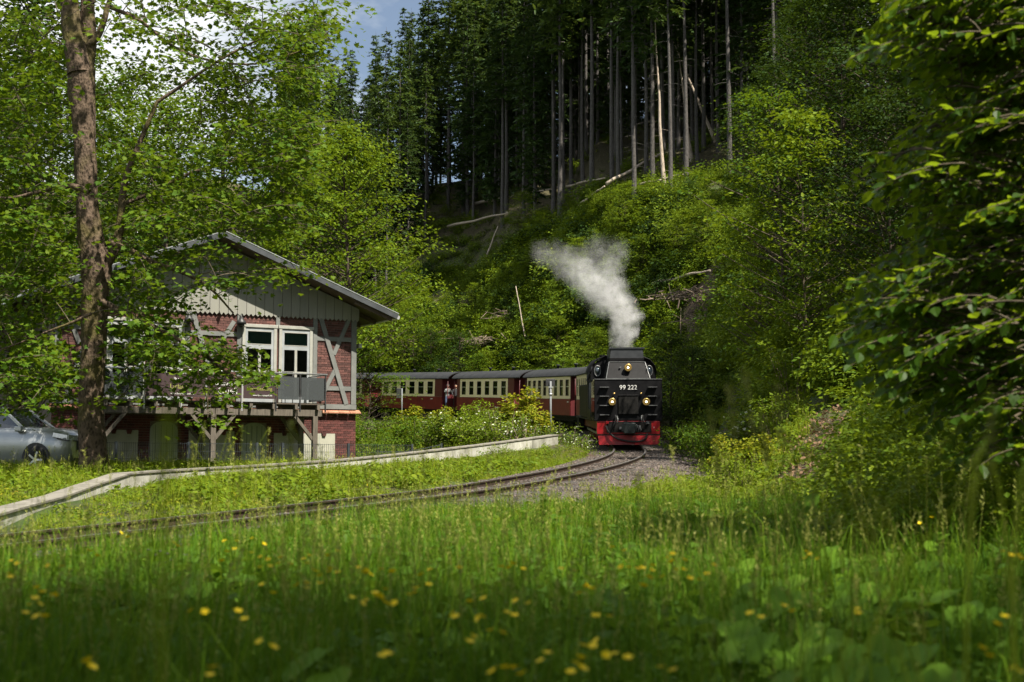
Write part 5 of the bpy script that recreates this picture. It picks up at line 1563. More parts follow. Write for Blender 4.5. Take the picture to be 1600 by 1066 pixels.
def shrub(name, seed, Ht, rad, nstem, nleaf, lsize, tmpl, lmat, bmat, srad=.3, flowers=None):
    rng = np.random.default_rng(seed)
    paths, rads, lv = [], [], []
    for k in range(nstem):
        th = rng.uniform(0, 6.283); a = rng.uniform(0, 1) ** .6
        top = np.array([math.cos(th) * rad * a, math.sin(th) * rad * a, Ht * (1 - .55 * a * a) * rng.uniform(.7, 1.08)])
        base = np.array([math.cos(th), math.sin(th), 0]) * rad * .18
        mid = base * .4 + top * .6 + np.array([0, 0, .12 * Ht])
        p = bez(base - [0, 0, .15], mid, top, 5); paths.append(p); rads.append(np.linspace(.016, .005, 5))
        for u in (.45, .72, 1.0):
            C = np.array([np.interp(u, np.linspace(0, 1, 5), p[:, c]) for c in range(3)])
            lv.append(spray_leaves(rng, C, np.array([math.cos(th), math.sin(th), .25]), int(nleaf * rng.uniform(.6, 1.2)), srad * rng.uniform(.7, 1.2), lsize, tmpl, .45))
    v2, f2 = tubes_np(paths, rads, 3)
    stem = mesh_np('stem', v2, f2, [bmat], smooth=True)
    v, f = join(lv)
    mats, mi = [lmat], np.zeros(len(f), int)
    if flowers:
        mats.append(M[flowers]); isl = len(tmpl[1]); k = np.arange(len(f)) // isl; mi[(rng.random(k.max() + 1) < .10)[k] & (v[f[:, 0], 2] > Ht * .45)] = 1
    return stem, mesh_np('foliage', v, f, mats, mi)


def plant_thing(name, meshes, names, loc, rz, sc, label, cat, group):
    e = empty(name, loc, rz, label, cat, group); e.scale = (sc, sc, sc) if not hasattr(sc, '__len__') else sc
    for me, nm in zip(meshes, names):
        if me is not None: link(nm, me, e)
    return e


# ------------------------------------------------------------------ the big maple in front of the house
rng = np.random.default_rng(21)
TD = 34.0
tb = at(148, 738, TD); tb.z = H(tb.x, tb.y)
maple = empty('maple_tree', tb, 0, 'big maple with a thick bark-scaled trunk standing between the silver car and the house', 'tree')
O = np.array(tb)


def rel(px, py, d): return np.array(at(px, py, d)) - O


trunk_px = [(148, 752, 30), (147, 738, 25.5), (145, 700, 22), (142, 640, 20.5), (145, 560, 20), (148, 480, 21.5), (150, 420, 25), (143, 380, 22), (137, 330, 18.5), (133, 240, 18), (130, 170, 20), (127, 110, 23)]
tpts = np.array([rel(x, y, TD) for x, y, r in trunk_px]); trad = np.array([r / F * TD * .93 for x, y, r in trunk_px])
left = np.array([rel(x, y, TD - .1) for x, y in ((124, 115), (112, 40), (106, -30), (95, -140), (80, -260), (60, -380))])
right = np.array([rel(x, y, TD + .15) for x, y in ((131, 112), (138, 60), (137, 0), (150, -90), (180, -200), (215, -330))])
spur = np.array([rel(x, y, TD) for x, y in ((136, 70), (152, 58), (163, 30), (170, 5), (190, -40))])
limb = np.array([rel(x, y, TD) for x, y in ((158, 425), (176, 395), (187, 360), (190, 320), (196, 280), (215, 230), (245, 160))])
low = np.array([rel(x, y, TD - .6) for x, y in ((170, 378), (205, 392), (240, 410), (290, 428), (330, 452), (365, 490))])
low2 = np.array([rel(x, y, TD - 1.5) for x, y in ((158, 470), (200, 492), (260, 520), (320, 556), (370, 592), (410, 600))])
upr = np.array([rel(x, y, TD + .5) for x, y in ((170, 10), (215, 30), (235, 45), (275, 75), (330, 95), (400, 100), (470, 80))])
up2 = np.array([rel(x, y, TD + 1.5) for x, y in ((245, 160), (290, 130), (350, 90), (420, 55), (490, 30))])
lft = np.array([rel(x, y, TD - 1.5) for x, y in ((140, 300), (105, 290), (60, 300), (10, 310), (-50, 300))])
lft2 = np.array([rel(x, y, TD - 2) for x, y in ((143, 490), (110, 505), (70, 520), (20, 540), (-40, 560))])
mid_ = np.array([rel(x, y, TD + 1) for x, y in ((190, 320), (240, 300), (300, 270), (380, 250), (450, 235), (500, 225))])
limbs = [left, right, spur, limb, low, low2, upr, up2, lft, lft2, mid_]
lr = [np.linspace(.29, .07, 6), np.linspace(.24, .06, 6), np.linspace(.10, .05, 5), np.linspace(.14, .05, 7), np.linspace(.085, .02, 6), np.linspace(.075, .02, 6), np.linspace(.055, .018, 7), np.linspace(.05, .015, 5), np.linspace(.08, .02, 5), np.linspace(.04, .012, 5), np.linspace(.06, .018, 6)]


def densify(p, k=4):
    return np.array(smooth_path([Vector(q) for q in p], k))


dp_ = [densify(p) for p in limbs]
dr_ = [np.interp(np.linspace(0, 1, len(d)), np.linspace(0, 1, len(r)), r) for d, r in zip(dp_, lr)]
td_ = densify(tpts, 5); trd_ = np.interp(np.linspace(0, 1, len(td_)), np.linspace(0, 1, len(trad)), trad)
v1, f1 = tubes_np([td_], [trd_], 28)
# bark ridges and burls on the trunk
ctr = np.repeat(td_, 28, axis=0); dv = v1 - ctr
a_ = np.arctan2(dv[:, 1], dv[:, 0])
amp = 1 + .035 * np.sin(a_ * 9 + v1[:, 2] * 2.1) + .03 * np.sin(a_ * 4 - v1[:, 2] * 5.0) + .025 * RNG.normal(0, 1, len(v1)) + .18 * np.exp(-((v1[:, 2] - 9.3) / .25) ** 2) * np.clip(-np.cos(a_), 0, 1) + .30 * np.exp(-np.clip(v1[:, 2] + .1, 0, 9) / .28) * (.6 + .4 * np.sin(a_ * 5))
v1 = ctr + dv * amp[:, None]
v2, f2 = tubes_np(dp_[:2], dr_[:2], 14)
v3, f3 = tubes_np(dp_[2:], dr_[2:], 7)
link('trunk', mesh_np('trunk', np.concatenate([v1, v2, v3]), np.concatenate([f1, f2 + len(v1), f3 + len(v1) + len(v2)]), [M['maple_bark']], smooth=True), maple)
# leaf sprays: where the photo shows them (px, py, spread px, count), plus the crown above the frame
HINT = [(40, 60, 70, 26), (30, 150, 75, 34), (40, 240, 75, 36), (35, 330, 75, 40), (40, 410, 75, 40), (50, 480, 65, 30), (60, 555, 55, 26), (30, 600, 45, 16), (85, 610, 28, 9), (-40, 300, 80, 50),
        (210, 10, 60, 8), (300, 15, 70, 11), (390, 20, 70, 15), (460, 55, 60, 16), (510, 30, 40, 11), (300, 60, 60, 6), (400, 95, 60, 11), (470, 120, 45, 12), (250, 40, 50, 5),
        (225, 270, 45, 16), (255, 320, 50, 18), (330, 250, 60, 20), (400, 220, 55, 20), (450, 270, 50, 22), (470, 200, 40, 14), (400, 310, 55, 18), (320, 350, 50, 10), (440, 340, 45, 9), (480, 405, 22, 3),
        (220, 400, 40, 12), (280, 415, 34, 6), (340, 425, 40, 6), (410, 425, 40, 5), (385, 455, 26, 3), (240, 470, 25, 4), (200, 430, 35, 10), (190, 350, 30, 8),
        (210, 500, 40, 9), (260, 515, 42, 11), (320, 545, 38, 12), (230, 555, 36, 8), (300, 570, 34, 8), (362, 568, 30, 9), (400, 592, 20, 5), (335, 612, 20, 3), (190, 540, 30, 6), (258, 600, 20, 2), (330, 655, 13, 2), (200, 610, 20, 2)]
limb_pts = np.concatenate(dp_ + [td_[len(td_) // 3:]])
TARGETS = []
paths, rads, lv = [], [], []


def add_spray(C, n=46, rad=.85, size=.135):
    TARGETS.append((C, n, rad, size))


def grow_spray(C, n, rad, size):
    global limb_pts
    dd = np.linalg.norm((limb_pts - C) * np.array([1, 1, 1.35]), axis=1) + np.maximum(0, limb_pts[:, 2] - C[2]) * .3
    S = limb_pts[np.argmin(dd)]
    out = C - S; L = np.linalg.norm(out); o2 = out.copy(); o2[2] = .05 * L - .1
    if L < .2: o2 = rng.normal(0, 1, 3)
    mid = S * .5 + C * .5 + np.array([0, 0, .10 * L])
    p = bez(S, mid, C, 6); paths.append(p); rads.append(np.linspace(.010 + .006 * L, .006, 6))
    limb_pts = np.concatenate([limb_pts, p[1:5]])
    o2 = unit(o2)
    side = unit(np.cross(o2, [0, 0, 1.0]))
    for q in range(4):
        e = C + o2 * rng.uniform(.1, .8) * rad + side * rng.uniform(-.7, .7) * rad + np.array([0, 0, -.08])
        paths.append(np.stack([C * .6 + p[3] * .4, (C + e) / 2 + [0, 0, .04], e])); rads.append([.006, .005, .003])
    lv.append(spray_leaves(rng, C, o2, n, rad, size, MAPLE, .20, .4, 1.0, .7))


for px, py, sp, cnt in HINT:
    for k in range(cnt):
        d = TD + rng.uniform(-3.8, 4.5)
        x, y = px + rng.normal(0, .55) * sp, py + rng.normal(0, .5) * sp
        if 95 < x < 185 and d < TD + .4 and y > 60: 
            if rng.random() < .8: d = TD + rng.uniform(.8, 4)
        if 380 < x < 620 and 440 < y < 520: continue
        add_spray(rel(x, y, d), 40, .72)
for k in range(170):
    th = rng.uniform(0, 6.283); rr = 6.0 * math.sqrt(rng.uniform(.1, 1)); z = rng.uniform(12.5, 18.5)
    add_spray(np.array([rr * math.cos(th), rr * math.sin(th), z]), 30, .95, .17)
for k in range(90):
    th = rng.uniform(0, 6.283); rr = rng.uniform(3.5, 7.0)
    add_spray(np.array([rr * math.cos(th) * .8, 2.0 + .7 * abs(rr * math.sin(th)), rng.uniform(8.8, 12.0)]), 36, .85, .14)
TARGETS.sort(key=lambda t: float(np.min(np.linalg.norm(limb_pts - t[0], axis=1))))
for t_ in TARGETS: grow_spray(*t_)
v, f = tubes_np(paths, rads, 3)
link('branches', mesh_np('branches', v, f, [M['branch_bark']], smooth=True), maple)
v, f = join(lv)
link('crown', mesh_np('crown', v, f, [M['maple_leaf']]), maple)

# ------------------------------------------------------------------ the near tree hanging in from the right
rng = np.random.default_rng(33)
NT = Vector((9.8, 13.0, H(9.8, 13.0)))
near = empty('lime_tree', NT, 0, 'close broad-leaved tree whose backlit branches hang in at the right edge over the dark slope', 'tree')
O = np.array(NT)
tz = np.linspace(-.3, 13, 10)
tpn = np.stack([.1 * np.sin(tz * .5), .08 * np.cos(tz * .7), tz], -1)
bound = [(-200, 1300), (0, 1345), (60, 1330), (95, 1318), (110, 1400), (160, 1425), (215, 1395), (245, 1345), (300, 1320), (340, 1385), (390, 1395), (430, 1330), (480, 1295), (540, 1285), (600, 1330), (660, 1420), (720, 1440), (800, 1560)]
paths, rads, lv = [], [], []


def twig(S, E, nleaf, size, sag=.12):
    mid = (S + E) / 2 + np.array([0, 0, sag])
    p = bez(S, mid, E, 8); paths.append(p); rads.append(np.linspace(.007, .0025, 8))
    u = np.linspace(.1, 1, nleaf); pos = np.stack([np.interp(u, np.linspace(0, 1, 8), p[:, c]) for c in range(3)], -1)
    d = unit(E - S); sd_ = unit(np.cross(d, [0, 0, 1.0])); sg = np.where(np.arange(nleaf) % 2 == 0, 1, -1)[:, None]
    tip = d * .6 + sd_ * sg * .9 + np.array([0, 0, -.75]) + rng.normal(0, .3, (nleaf, 3))
    nrm = np.array([0, 0, 1.0]) + sd_ * sg * .25 + rng.normal(0, .45, (nleaf, 3)) + d * .35
    return scatter(OVAL, pos + rng.normal(0, .012, (nleaf, 3)), nrm, tip, size * rng.uniform(.65, 1.15, nleaf))


big = []
for z0_, th, L, rise in [(2.6, 185, 5.0, .6), (3.2, 200, 5.0, 1.0), (2.2, 172, 4.5, -.2), (3.9, 178, 5.5, 1.2), (4.6, 192, 5.5, 1.8), (1.8, 205, 4.6, -.2), (5.4, 170, 5, 2), (2.0, 150, 4.0, .3), (3.4, 155, 4.5, .9), (6.5, 30, 4, 2), (7, 260, 4, 2), (8, 100, 4, 2.2), (9, 200, 4, 2), (9.5, 330, 3.5, 2), (5.5, 80, 4, 1.5), (6, 320, 4, 1.8)]:
    S = np.array([.1 * math.sin(z0_ * .5), .08 * math.cos(z0_ * .7), z0_]); d = np.array([math.cos(R(th)), math.sin(R(th)), 0]); L *= 1.3
    big.append(bez(S, S + d * L * .5 + [0, 0, rise * .9], S + d * L + [0, 0, rise * .6], 9))
bp_ = np.concatenate(big)
ENDS = []
for k in range(1650):
    py = rng.uniform(-160, 740)
    b_ = np.interp(py, *zip(*bound))
    px = b_ + abs(rng.normal(0, 1)) * 120 + rng.uniform(0, 1) ** 2 * 180
    if py > 640 and rng.random() < .5: continue
    d = rng.uniform(10.0, 13.8)
    ENDS.append(np.array(at(px, py, d)) - O)
ENDS.sort(key=lambda q: float(np.min(np.linalg.norm(bp_ - q, axis=1))))
for E in ENDS:
    j = np.argmin(np.linalg.norm(bp_ - E, axis=1) + np.maximum(0, E[0] - bp_[:, 0] + .2) * 2); S0 = bp_[j]
    dirn = unit(E - S0) * .6 + np.array([-.8, rng.normal(0, .35), rng.uniform(-.35, .2)])
    L = rng.uniform(.5, 1.0)
    S = E - unit(dirn) * L
    if True:
        q_ = bez(S0, (S0 + S) / 2 + [0, 0, .1], S, 5); paths.append(q_); rads.append(np.linspace(.008 + .004 * np.linalg.norm(S - S0), .006, 5))
        bp_ = np.concatenate([bp_, q_[1:], (S + E)[None] / 2])
    lv.append(twig(S, E, int(L * 19), .112))
for k in range(330):
    th = rng.uniform(0, 6.283); rr = 4.2 * math.sqrt(rng.uniform(.15, 1)); z = rng.uniform(5.6, 12.8)
    E = np.array([1.4 + rr * math.cos(th), 1.3 + rr * math.sin(th), z]); S = E - unit(E * [1, 1, .2]) * .8
    lv.append(spray_leaves(rng, E, E * [1, 1, .05], 22, .6, .13, LEAF2))
v1, f1 = tubes_np([tpn], [np.linspace(.24, .05, 10)], 12)
v2, f2 = tubes_np(big, [np.linspace(.07, .014, 9)] * len(big), 6)
v3, f3 = tubes_np(paths, rads, 4)
link('trunk', mesh_np('trunk', np.concatenate([v1, v2, v3]), np.concatenate([f1, f2 + len(v1), f3 + len(v1) + len(v2)]), [M['branch_bark']], smooth=True), near)
v, f = join(lv)
link('crown', mesh_np('crown', v, f, [M['near_leaf']]), near)

# ------------------------------------------------------------------ tree kinds shared by many copies
KIND = {
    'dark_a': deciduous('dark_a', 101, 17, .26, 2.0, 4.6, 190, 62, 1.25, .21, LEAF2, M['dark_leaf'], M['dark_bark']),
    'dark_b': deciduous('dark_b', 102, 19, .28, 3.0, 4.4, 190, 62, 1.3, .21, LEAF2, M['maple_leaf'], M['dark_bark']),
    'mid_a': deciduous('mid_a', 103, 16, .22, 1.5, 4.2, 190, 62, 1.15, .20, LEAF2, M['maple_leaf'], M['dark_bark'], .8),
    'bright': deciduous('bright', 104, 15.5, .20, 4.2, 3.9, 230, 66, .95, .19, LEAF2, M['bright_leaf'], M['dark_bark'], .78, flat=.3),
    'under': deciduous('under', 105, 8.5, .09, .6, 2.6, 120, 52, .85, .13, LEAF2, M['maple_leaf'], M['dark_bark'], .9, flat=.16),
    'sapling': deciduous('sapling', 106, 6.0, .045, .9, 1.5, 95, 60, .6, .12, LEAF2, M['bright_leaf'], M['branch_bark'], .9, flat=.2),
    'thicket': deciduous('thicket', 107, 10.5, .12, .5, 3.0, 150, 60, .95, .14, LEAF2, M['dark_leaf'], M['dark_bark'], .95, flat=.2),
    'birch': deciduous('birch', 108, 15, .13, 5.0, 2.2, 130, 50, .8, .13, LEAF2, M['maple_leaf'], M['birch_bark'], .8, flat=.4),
}
SPR = [conifer('spruce', 201 + k, Ht, r_, bare, rad, M[lm], M['spruce_bark'], dead=34, dens=19) for k, (Ht, r_, bare, rad, lm) in enumerate(((25, .17, 11.5, 2.4, 'needle'), (27, .19, 13, 2.3, 'larch_needle'), (23, .15, 8.5, 2.4, 'needle'), (26, .17, 14.5, 2.2, 'larch_needle'), (21, .17, 2.0, 2.7, 'needle')))]
DEAD = conifer('snag', 220, 22, .16, 40, .1, M['needle'], M['pale_bark'], dead=46)


def tree(kind, loc, h, rz, label, group, name='broadleaf_tree', wide=1.0):
    t_, c_ = KIND[kind]
    top = {'dark_a': 17, 'dark_b': 19, 'mid_a': 16, 'bright': 15.5, 'under': 8.5, 'sapling': 6.0, 'thicket': 10.5, 'birch': 15}[kind]
    s = h / top
    return plant_thing(name, (t_, c_), ('trunk', 'crown'), loc, rz, (s * wide, s * wide, s), label, 'tree', group)


def on_ground(px, d, dz=0.0):
    x = (px - 800) / F * d
    return Vector((x, d, H(x, d) + dz))


pr = random.Random(77)
# behind the house and to its left
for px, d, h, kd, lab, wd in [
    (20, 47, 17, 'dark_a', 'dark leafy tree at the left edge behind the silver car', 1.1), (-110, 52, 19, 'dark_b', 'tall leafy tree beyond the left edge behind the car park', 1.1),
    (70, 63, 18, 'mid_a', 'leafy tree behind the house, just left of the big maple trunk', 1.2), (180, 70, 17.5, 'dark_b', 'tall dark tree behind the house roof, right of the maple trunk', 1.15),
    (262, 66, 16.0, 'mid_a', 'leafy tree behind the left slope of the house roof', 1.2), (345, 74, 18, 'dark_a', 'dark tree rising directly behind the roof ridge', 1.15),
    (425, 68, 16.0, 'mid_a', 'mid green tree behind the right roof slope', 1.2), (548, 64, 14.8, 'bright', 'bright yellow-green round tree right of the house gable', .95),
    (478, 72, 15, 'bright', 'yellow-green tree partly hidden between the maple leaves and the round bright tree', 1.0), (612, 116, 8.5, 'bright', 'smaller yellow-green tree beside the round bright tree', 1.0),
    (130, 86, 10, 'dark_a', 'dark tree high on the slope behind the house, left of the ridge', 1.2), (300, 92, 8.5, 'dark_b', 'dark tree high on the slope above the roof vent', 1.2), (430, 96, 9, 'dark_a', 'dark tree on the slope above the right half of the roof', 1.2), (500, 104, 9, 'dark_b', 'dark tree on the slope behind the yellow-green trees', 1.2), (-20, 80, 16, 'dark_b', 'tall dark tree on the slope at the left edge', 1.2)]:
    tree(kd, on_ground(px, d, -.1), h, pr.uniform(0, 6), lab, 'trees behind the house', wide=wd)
# bushes and small trees at the foot of the slope behind the carriages
for px, d, h, kd, lab in [(600, 117, 5.0, 'thicket', 'dark bush at the far left behind the last whole carriage'), (648, 114, 6.0, 'under', 'leafy bush above the roof of the farthest carriage'), (716, 106, 6.6, 'thicket', 'dense dark green bush above the gap between two carriages'),
                          (745, 104, 4.6, 'under', 'green bush left of the dead brush behind the middle carriage'), (575, 118, 6.0, 'under', 'bush behind the tail carriage'), (574, 63, 4.8, 'under', 'leafy bush between the house corner and the carriages, hiding the tail of the train'), (672, 112, 4.0, 'thicket', 'low dark bush by the heap of dead brush'),
                          (880, 84, 4.5, 'under', 'yellowish bush behind the carriage next to the engine'), (840, 90, 4.0, 'under', 'low green bush behind the roof of the eight-window carriage'), (1052, 60, 5.0, 'thicket', 'dark bush directly right of the locomotive'), (1085, 58, 4.2, 'thicket', 'dark bush below the bare patch right of the locomotive')]:
    tree(kd, on_ground(px, d, -.1), h, pr.uniform(0, 6), lab, 'bushes at the foot of the slope', 'bush', 1.25)

# spruces: the stems the photo shows on the edge of the clearing
SG = 'spruces on the hillside'
stems = [(668, 322, 0), (700, 318, 3), (724, 336, 1), (751, 292, 3), (770, 300, 0), (791, 332, 1), (824, 292, 3), (925, 302, 1), (967, 298, 3), (990, 330, 0), (1020, 300, 1), (1047, 310, 3), (1140, 282, 1), (630, 300, 2), (650, 290, 0), (604, 285, 2), (865, 305, 2), (893, 300, 0), (1090, 262, 3)]
ORD = ['first', 'second', 'third', 'fourth', 'fifth', 'sixth', 'seventh', 'eighth', 'ninth', 'tenth', 'eleventh', 'twelfth', 'thirteenth', 'fourteenth', 'fifteenth', 'sixteenth', 'seventeenth', 'eighteenth', 'nineteenth', 'twentieth', 'twenty-first', 'twenty-second', 'twenty-third', 'twenty-fourth', 'twenty-fifth', 'twenty-sixth', 'twenty-seventh', 'twenty-eighth']
for k, (px, py, kd) in enumerate(sorted(stems)):
    g = ground_hit(px, py)
    plant_thing('spruce_tree', SPR[kd], ('trunk', 'crown'), g - Vector((0, 0, .2)), pr.uniform(0, 6), pr.uniform(.92, 1.1), '%s bare-stemmed spruce from the left along the upper edge of the clearing' % ORD[k], 'tree', SG)
for px, py, tpx, tpy, lab in [(1038, 300, 1023, 12, 'pale dead spruce stem standing nearly upright on the right of the clearing'), (1118, 222, 1044, 52, 'dead pale stem leaning steeply against its neighbours'), (1080, 252, 1058, 60, 'thin grey dead stem leaning left of the steep one')]:
    a = ground_hit(px, py); b_ = at(tpx, tpy, a.y + 1.0)
    v_ = b_ - a
    e = empty('dead_tree', a, 0, lab, 'tree'); link('trunk', DEAD[0], e)
    e.rotation_mode = 'QUATERNION'; e.rotation_quaternion = v_.to_track_quat('Z', 'Y'); s = v_.length / 22; e.scale = (1, 1, s)
# the wood behind them
cnt = 0
tries = 0
placed = [ground_hit(px, py) for px, py, _ in stems]
for tries in range(9000):
    if cnt >= 272: break
    px = pr.uniform(430, 1330); d = pr.uniform(98, 172)
    x = (px - 800) / F * d
    z = H(x, d)
    edge = np.interp(px, [430, 560, 640, 700, 900, 1000, 1100, 1330], [112, 128, 136, 140, 112, 104, 100, 96])
    if d < edge: continue
    if z < 16: continue
    p = Vector((x, d, z))
    if any((p - q).length < 2.1 for q in placed): continue
    placed.append(p)
    kd = pr.choice([0, 1, 2, 3, 0, 3]) if pr.random() > (.06 if d < 118 else .5) else 4
    sc = pr.uniform(.72, 1.0) if px < 690 else pr.uniform(.85, 1.12)
    if px < 690: sc *= .9
    plant_thing('spruce_tree', SPR[kd], ('trunk', 'crown'), p - Vector((0, 0, .2)), pr.uniform(0, 6), sc,
                'dark spruce deep in the wood on the hilltop behind the clearing' if px > 690 else 'dark spruce on the skyline above the yellow-green tree', 'tree', 'spruces deep in the wood' if px > 690 else 'spruces on the skyline')
    cnt += 1

# mixed wood on the right-hand slope
for k in range(1):
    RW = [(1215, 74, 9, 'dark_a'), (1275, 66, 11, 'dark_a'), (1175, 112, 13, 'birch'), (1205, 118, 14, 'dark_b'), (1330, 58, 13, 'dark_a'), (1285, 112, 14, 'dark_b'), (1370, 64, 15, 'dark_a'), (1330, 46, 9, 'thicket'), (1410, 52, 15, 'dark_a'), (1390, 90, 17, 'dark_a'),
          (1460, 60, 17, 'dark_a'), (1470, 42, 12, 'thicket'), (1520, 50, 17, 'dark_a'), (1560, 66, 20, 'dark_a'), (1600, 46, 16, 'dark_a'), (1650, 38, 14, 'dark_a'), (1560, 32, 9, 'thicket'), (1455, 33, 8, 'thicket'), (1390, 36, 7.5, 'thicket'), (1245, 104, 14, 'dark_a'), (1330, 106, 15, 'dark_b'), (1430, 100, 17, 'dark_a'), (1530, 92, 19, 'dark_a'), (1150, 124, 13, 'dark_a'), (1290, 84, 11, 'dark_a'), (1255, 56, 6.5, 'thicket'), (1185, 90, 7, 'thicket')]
    words_ = {'dark_b': 'tall leafy tree', 'dark_a': 'dark dense tree', 'birch': 'slender pale-stemmed birch', 'under': 'low spreading tree', 'thicket': 'dark thicket tree'}
    for j, (px, d, h, kd) in enumerate(sorted(RW)):
        where = 'near the foot of the right-hand slope' if d < 48 else ('half-way up the right-hand slope' if d < 80 else 'at the top of the right-hand slope')
        col_ = 'close to the clearing' if px < 1260 else ('in its middle' if px < 1440 else 'towards the right edge')
        tree(kd, on_ground(px, d, -.1), h, pr.uniform(0, 6), '%s %s, %s from the clearing' % (words_[kd], where, ORD[j]), 'trees on the right-hand slope')
for px, d, h, lab in [(1222, 46, 9.5, 'light-leaved young tree arching to the left at the edge of the right-hand wood'), (1262, 40, 7.5, 'thin young tree with loose pale leaves before the dark wood'), (1190, 52, 5.0, 'young tree with yellow-green leaves right of the bare patch')]:
    tree('sapling' if h < 9 else 'under', on_ground(px, d, -.1), h, pr.uniform(0, 6), lab, None, 'young_tree')
for px, d in [(760, 104), (800, 98), (835, 108), (870, 96), (905, 101), (742, 116), (930, 90), (960, 84), (1005, 92), (1040, 80), (1070, 88), (980, 98), (890, 112), (815, 118), (1110, 84), (850, 90)]:
    tree('sapling', on_ground(px, d, -.1), pr.uniform(2.6, 4.6), pr.uniform(0, 6), 'thin sapling with light green leaves standing in the scrub of the clearing', 'saplings on the clearing', 'sapling', pr.uniform(.9, 1.4))
# unseen trees outside the frame, placed and sized to shade meadow and right slope
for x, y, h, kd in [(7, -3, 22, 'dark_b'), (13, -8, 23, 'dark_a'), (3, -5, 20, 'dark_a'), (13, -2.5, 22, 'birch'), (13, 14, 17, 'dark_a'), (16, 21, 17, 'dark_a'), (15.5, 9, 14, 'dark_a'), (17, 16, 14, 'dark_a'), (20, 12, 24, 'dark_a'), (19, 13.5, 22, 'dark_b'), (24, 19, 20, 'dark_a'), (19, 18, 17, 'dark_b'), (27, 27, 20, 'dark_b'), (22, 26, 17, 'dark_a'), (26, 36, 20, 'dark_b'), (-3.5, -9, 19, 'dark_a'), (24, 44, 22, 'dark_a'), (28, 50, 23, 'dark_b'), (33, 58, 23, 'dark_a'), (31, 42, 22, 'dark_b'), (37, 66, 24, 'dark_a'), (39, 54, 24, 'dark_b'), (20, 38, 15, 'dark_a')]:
    tree(kd, Vector((x, y, H(x, y) - .1)), h, pr.uniform(0, 6), 'tall unseen tree right of the meadow, placed there to shade meadow and slope', 'trees right of the meadow')
# ------------------------------------------------------------------ fallen stems and brush on the clearing
for (x0, y0), (x1, y1), r_, lab in [((760, 420), (778, 372), .09, 'thin pale snag leaning up out of the scrub left of the steam'), ((822, 560), (806, 470), .06, 'slender grey dead stem standing above the middle carriage'), ((1020, 470), (1110, 452), .12, 'grey fallen stem above the big heap of dead branches'), ((700, 372), (800, 352), .14, 'dark fallen stem half buried in scrub at the left of the clearing'), ((742, 334), (862, 316), .16, 'long pale fallen stem lying across the left of the clearing'), ((862, 316), (945, 301), .13, 'grey fallen stem lying end to end with the long pale one'), ((905, 342), (945, 316), .12, 'short pale fallen stem below the row of spruces'),
                                    ((948, 312), (1034, 262), .15, 'pale fallen stem sloping up to the right between the spruces'), ((1000, 312), (1080, 295), .09, 'thin fallen stem at the foot of the spruces on the right')]:
    a, b_ = ground_hit(x0, y0), ground_hit(x1, y1)
    if 'snag' in lab or 'standing' in lab: b_ = Vector(at(x1, y1, a.y + .6))
    a.z += 1.0; b_.z += 1.1
    m = MB(); k = 8
    pts = [a.lerp(b_, i / (k - 1)) + Vector((0, 0, .06 * math.sin(i * 1.7))) - a for i in range(k)]
    m.tube(pts, [r_ * (1 - .55 * i / (k - 1)) for i in range(k)], 8)
    o = m.build('fallen_trunk', M['pale_bark']); o.location = a; tag(o, lab, 'log', 'fallen stems on the clearing')
rq = random.Random(8)
for px, py, w_, n, lab, d0 in [(1100, 478, 2.8, 150, 'heap of grey-brown dead branches on the bare patch right of the engine', None), (1120, 508, 2.2, 90, 'smaller heap of dead branches below the big one right of the engine', None), (775, 548, 3.0, 170, 'tangled heap of dry brush behind the middle carriage', 96), (700, 530, 2.2, 80, 'pale heap of split wood at the left foot of the slope', 104), (800, 505, 1.8, 70, 'small heap of pale dead wood half-way up above the middle carriage', 98), (655, 540, 1.6, 60, 'heap of dead wood at the far left behind the farthest carriage', 106), (790, 300, 2.0, 60, 'brush heap at the foot of the spruces', None)]:
    g = ground_hit(px, py, d0 or 6.0)
    ps, rs = [], []
    for k in range(n):
        c = np.array([rq.gauss(0, .45) * w_, rq.gauss(0, .35) * w_, rq.uniform(0, .5)])
        d = unit(np.array([rq.gauss(0, 1), rq.gauss(0, .7), rq.gauss(0, .28)])); L = rq.uniform(.5, 1.5)
        ps.append(np.stack([c - d * L / 2, c + np.array([rq.gauss(0, .06)] * 3), c + d * L / 2])); r0 = rq.choice([.012, .016, .03, .05]); rs.append([r0, r0 * .8, r0 * .4])
    v, f = tubes_np(ps, rs, 4)
    o = link('brush_heap', mesh_np('brush_heap', v, f, [M['twig']]), None, g); tag(o, lab, 'brush heap', 'heaps of dead branches')

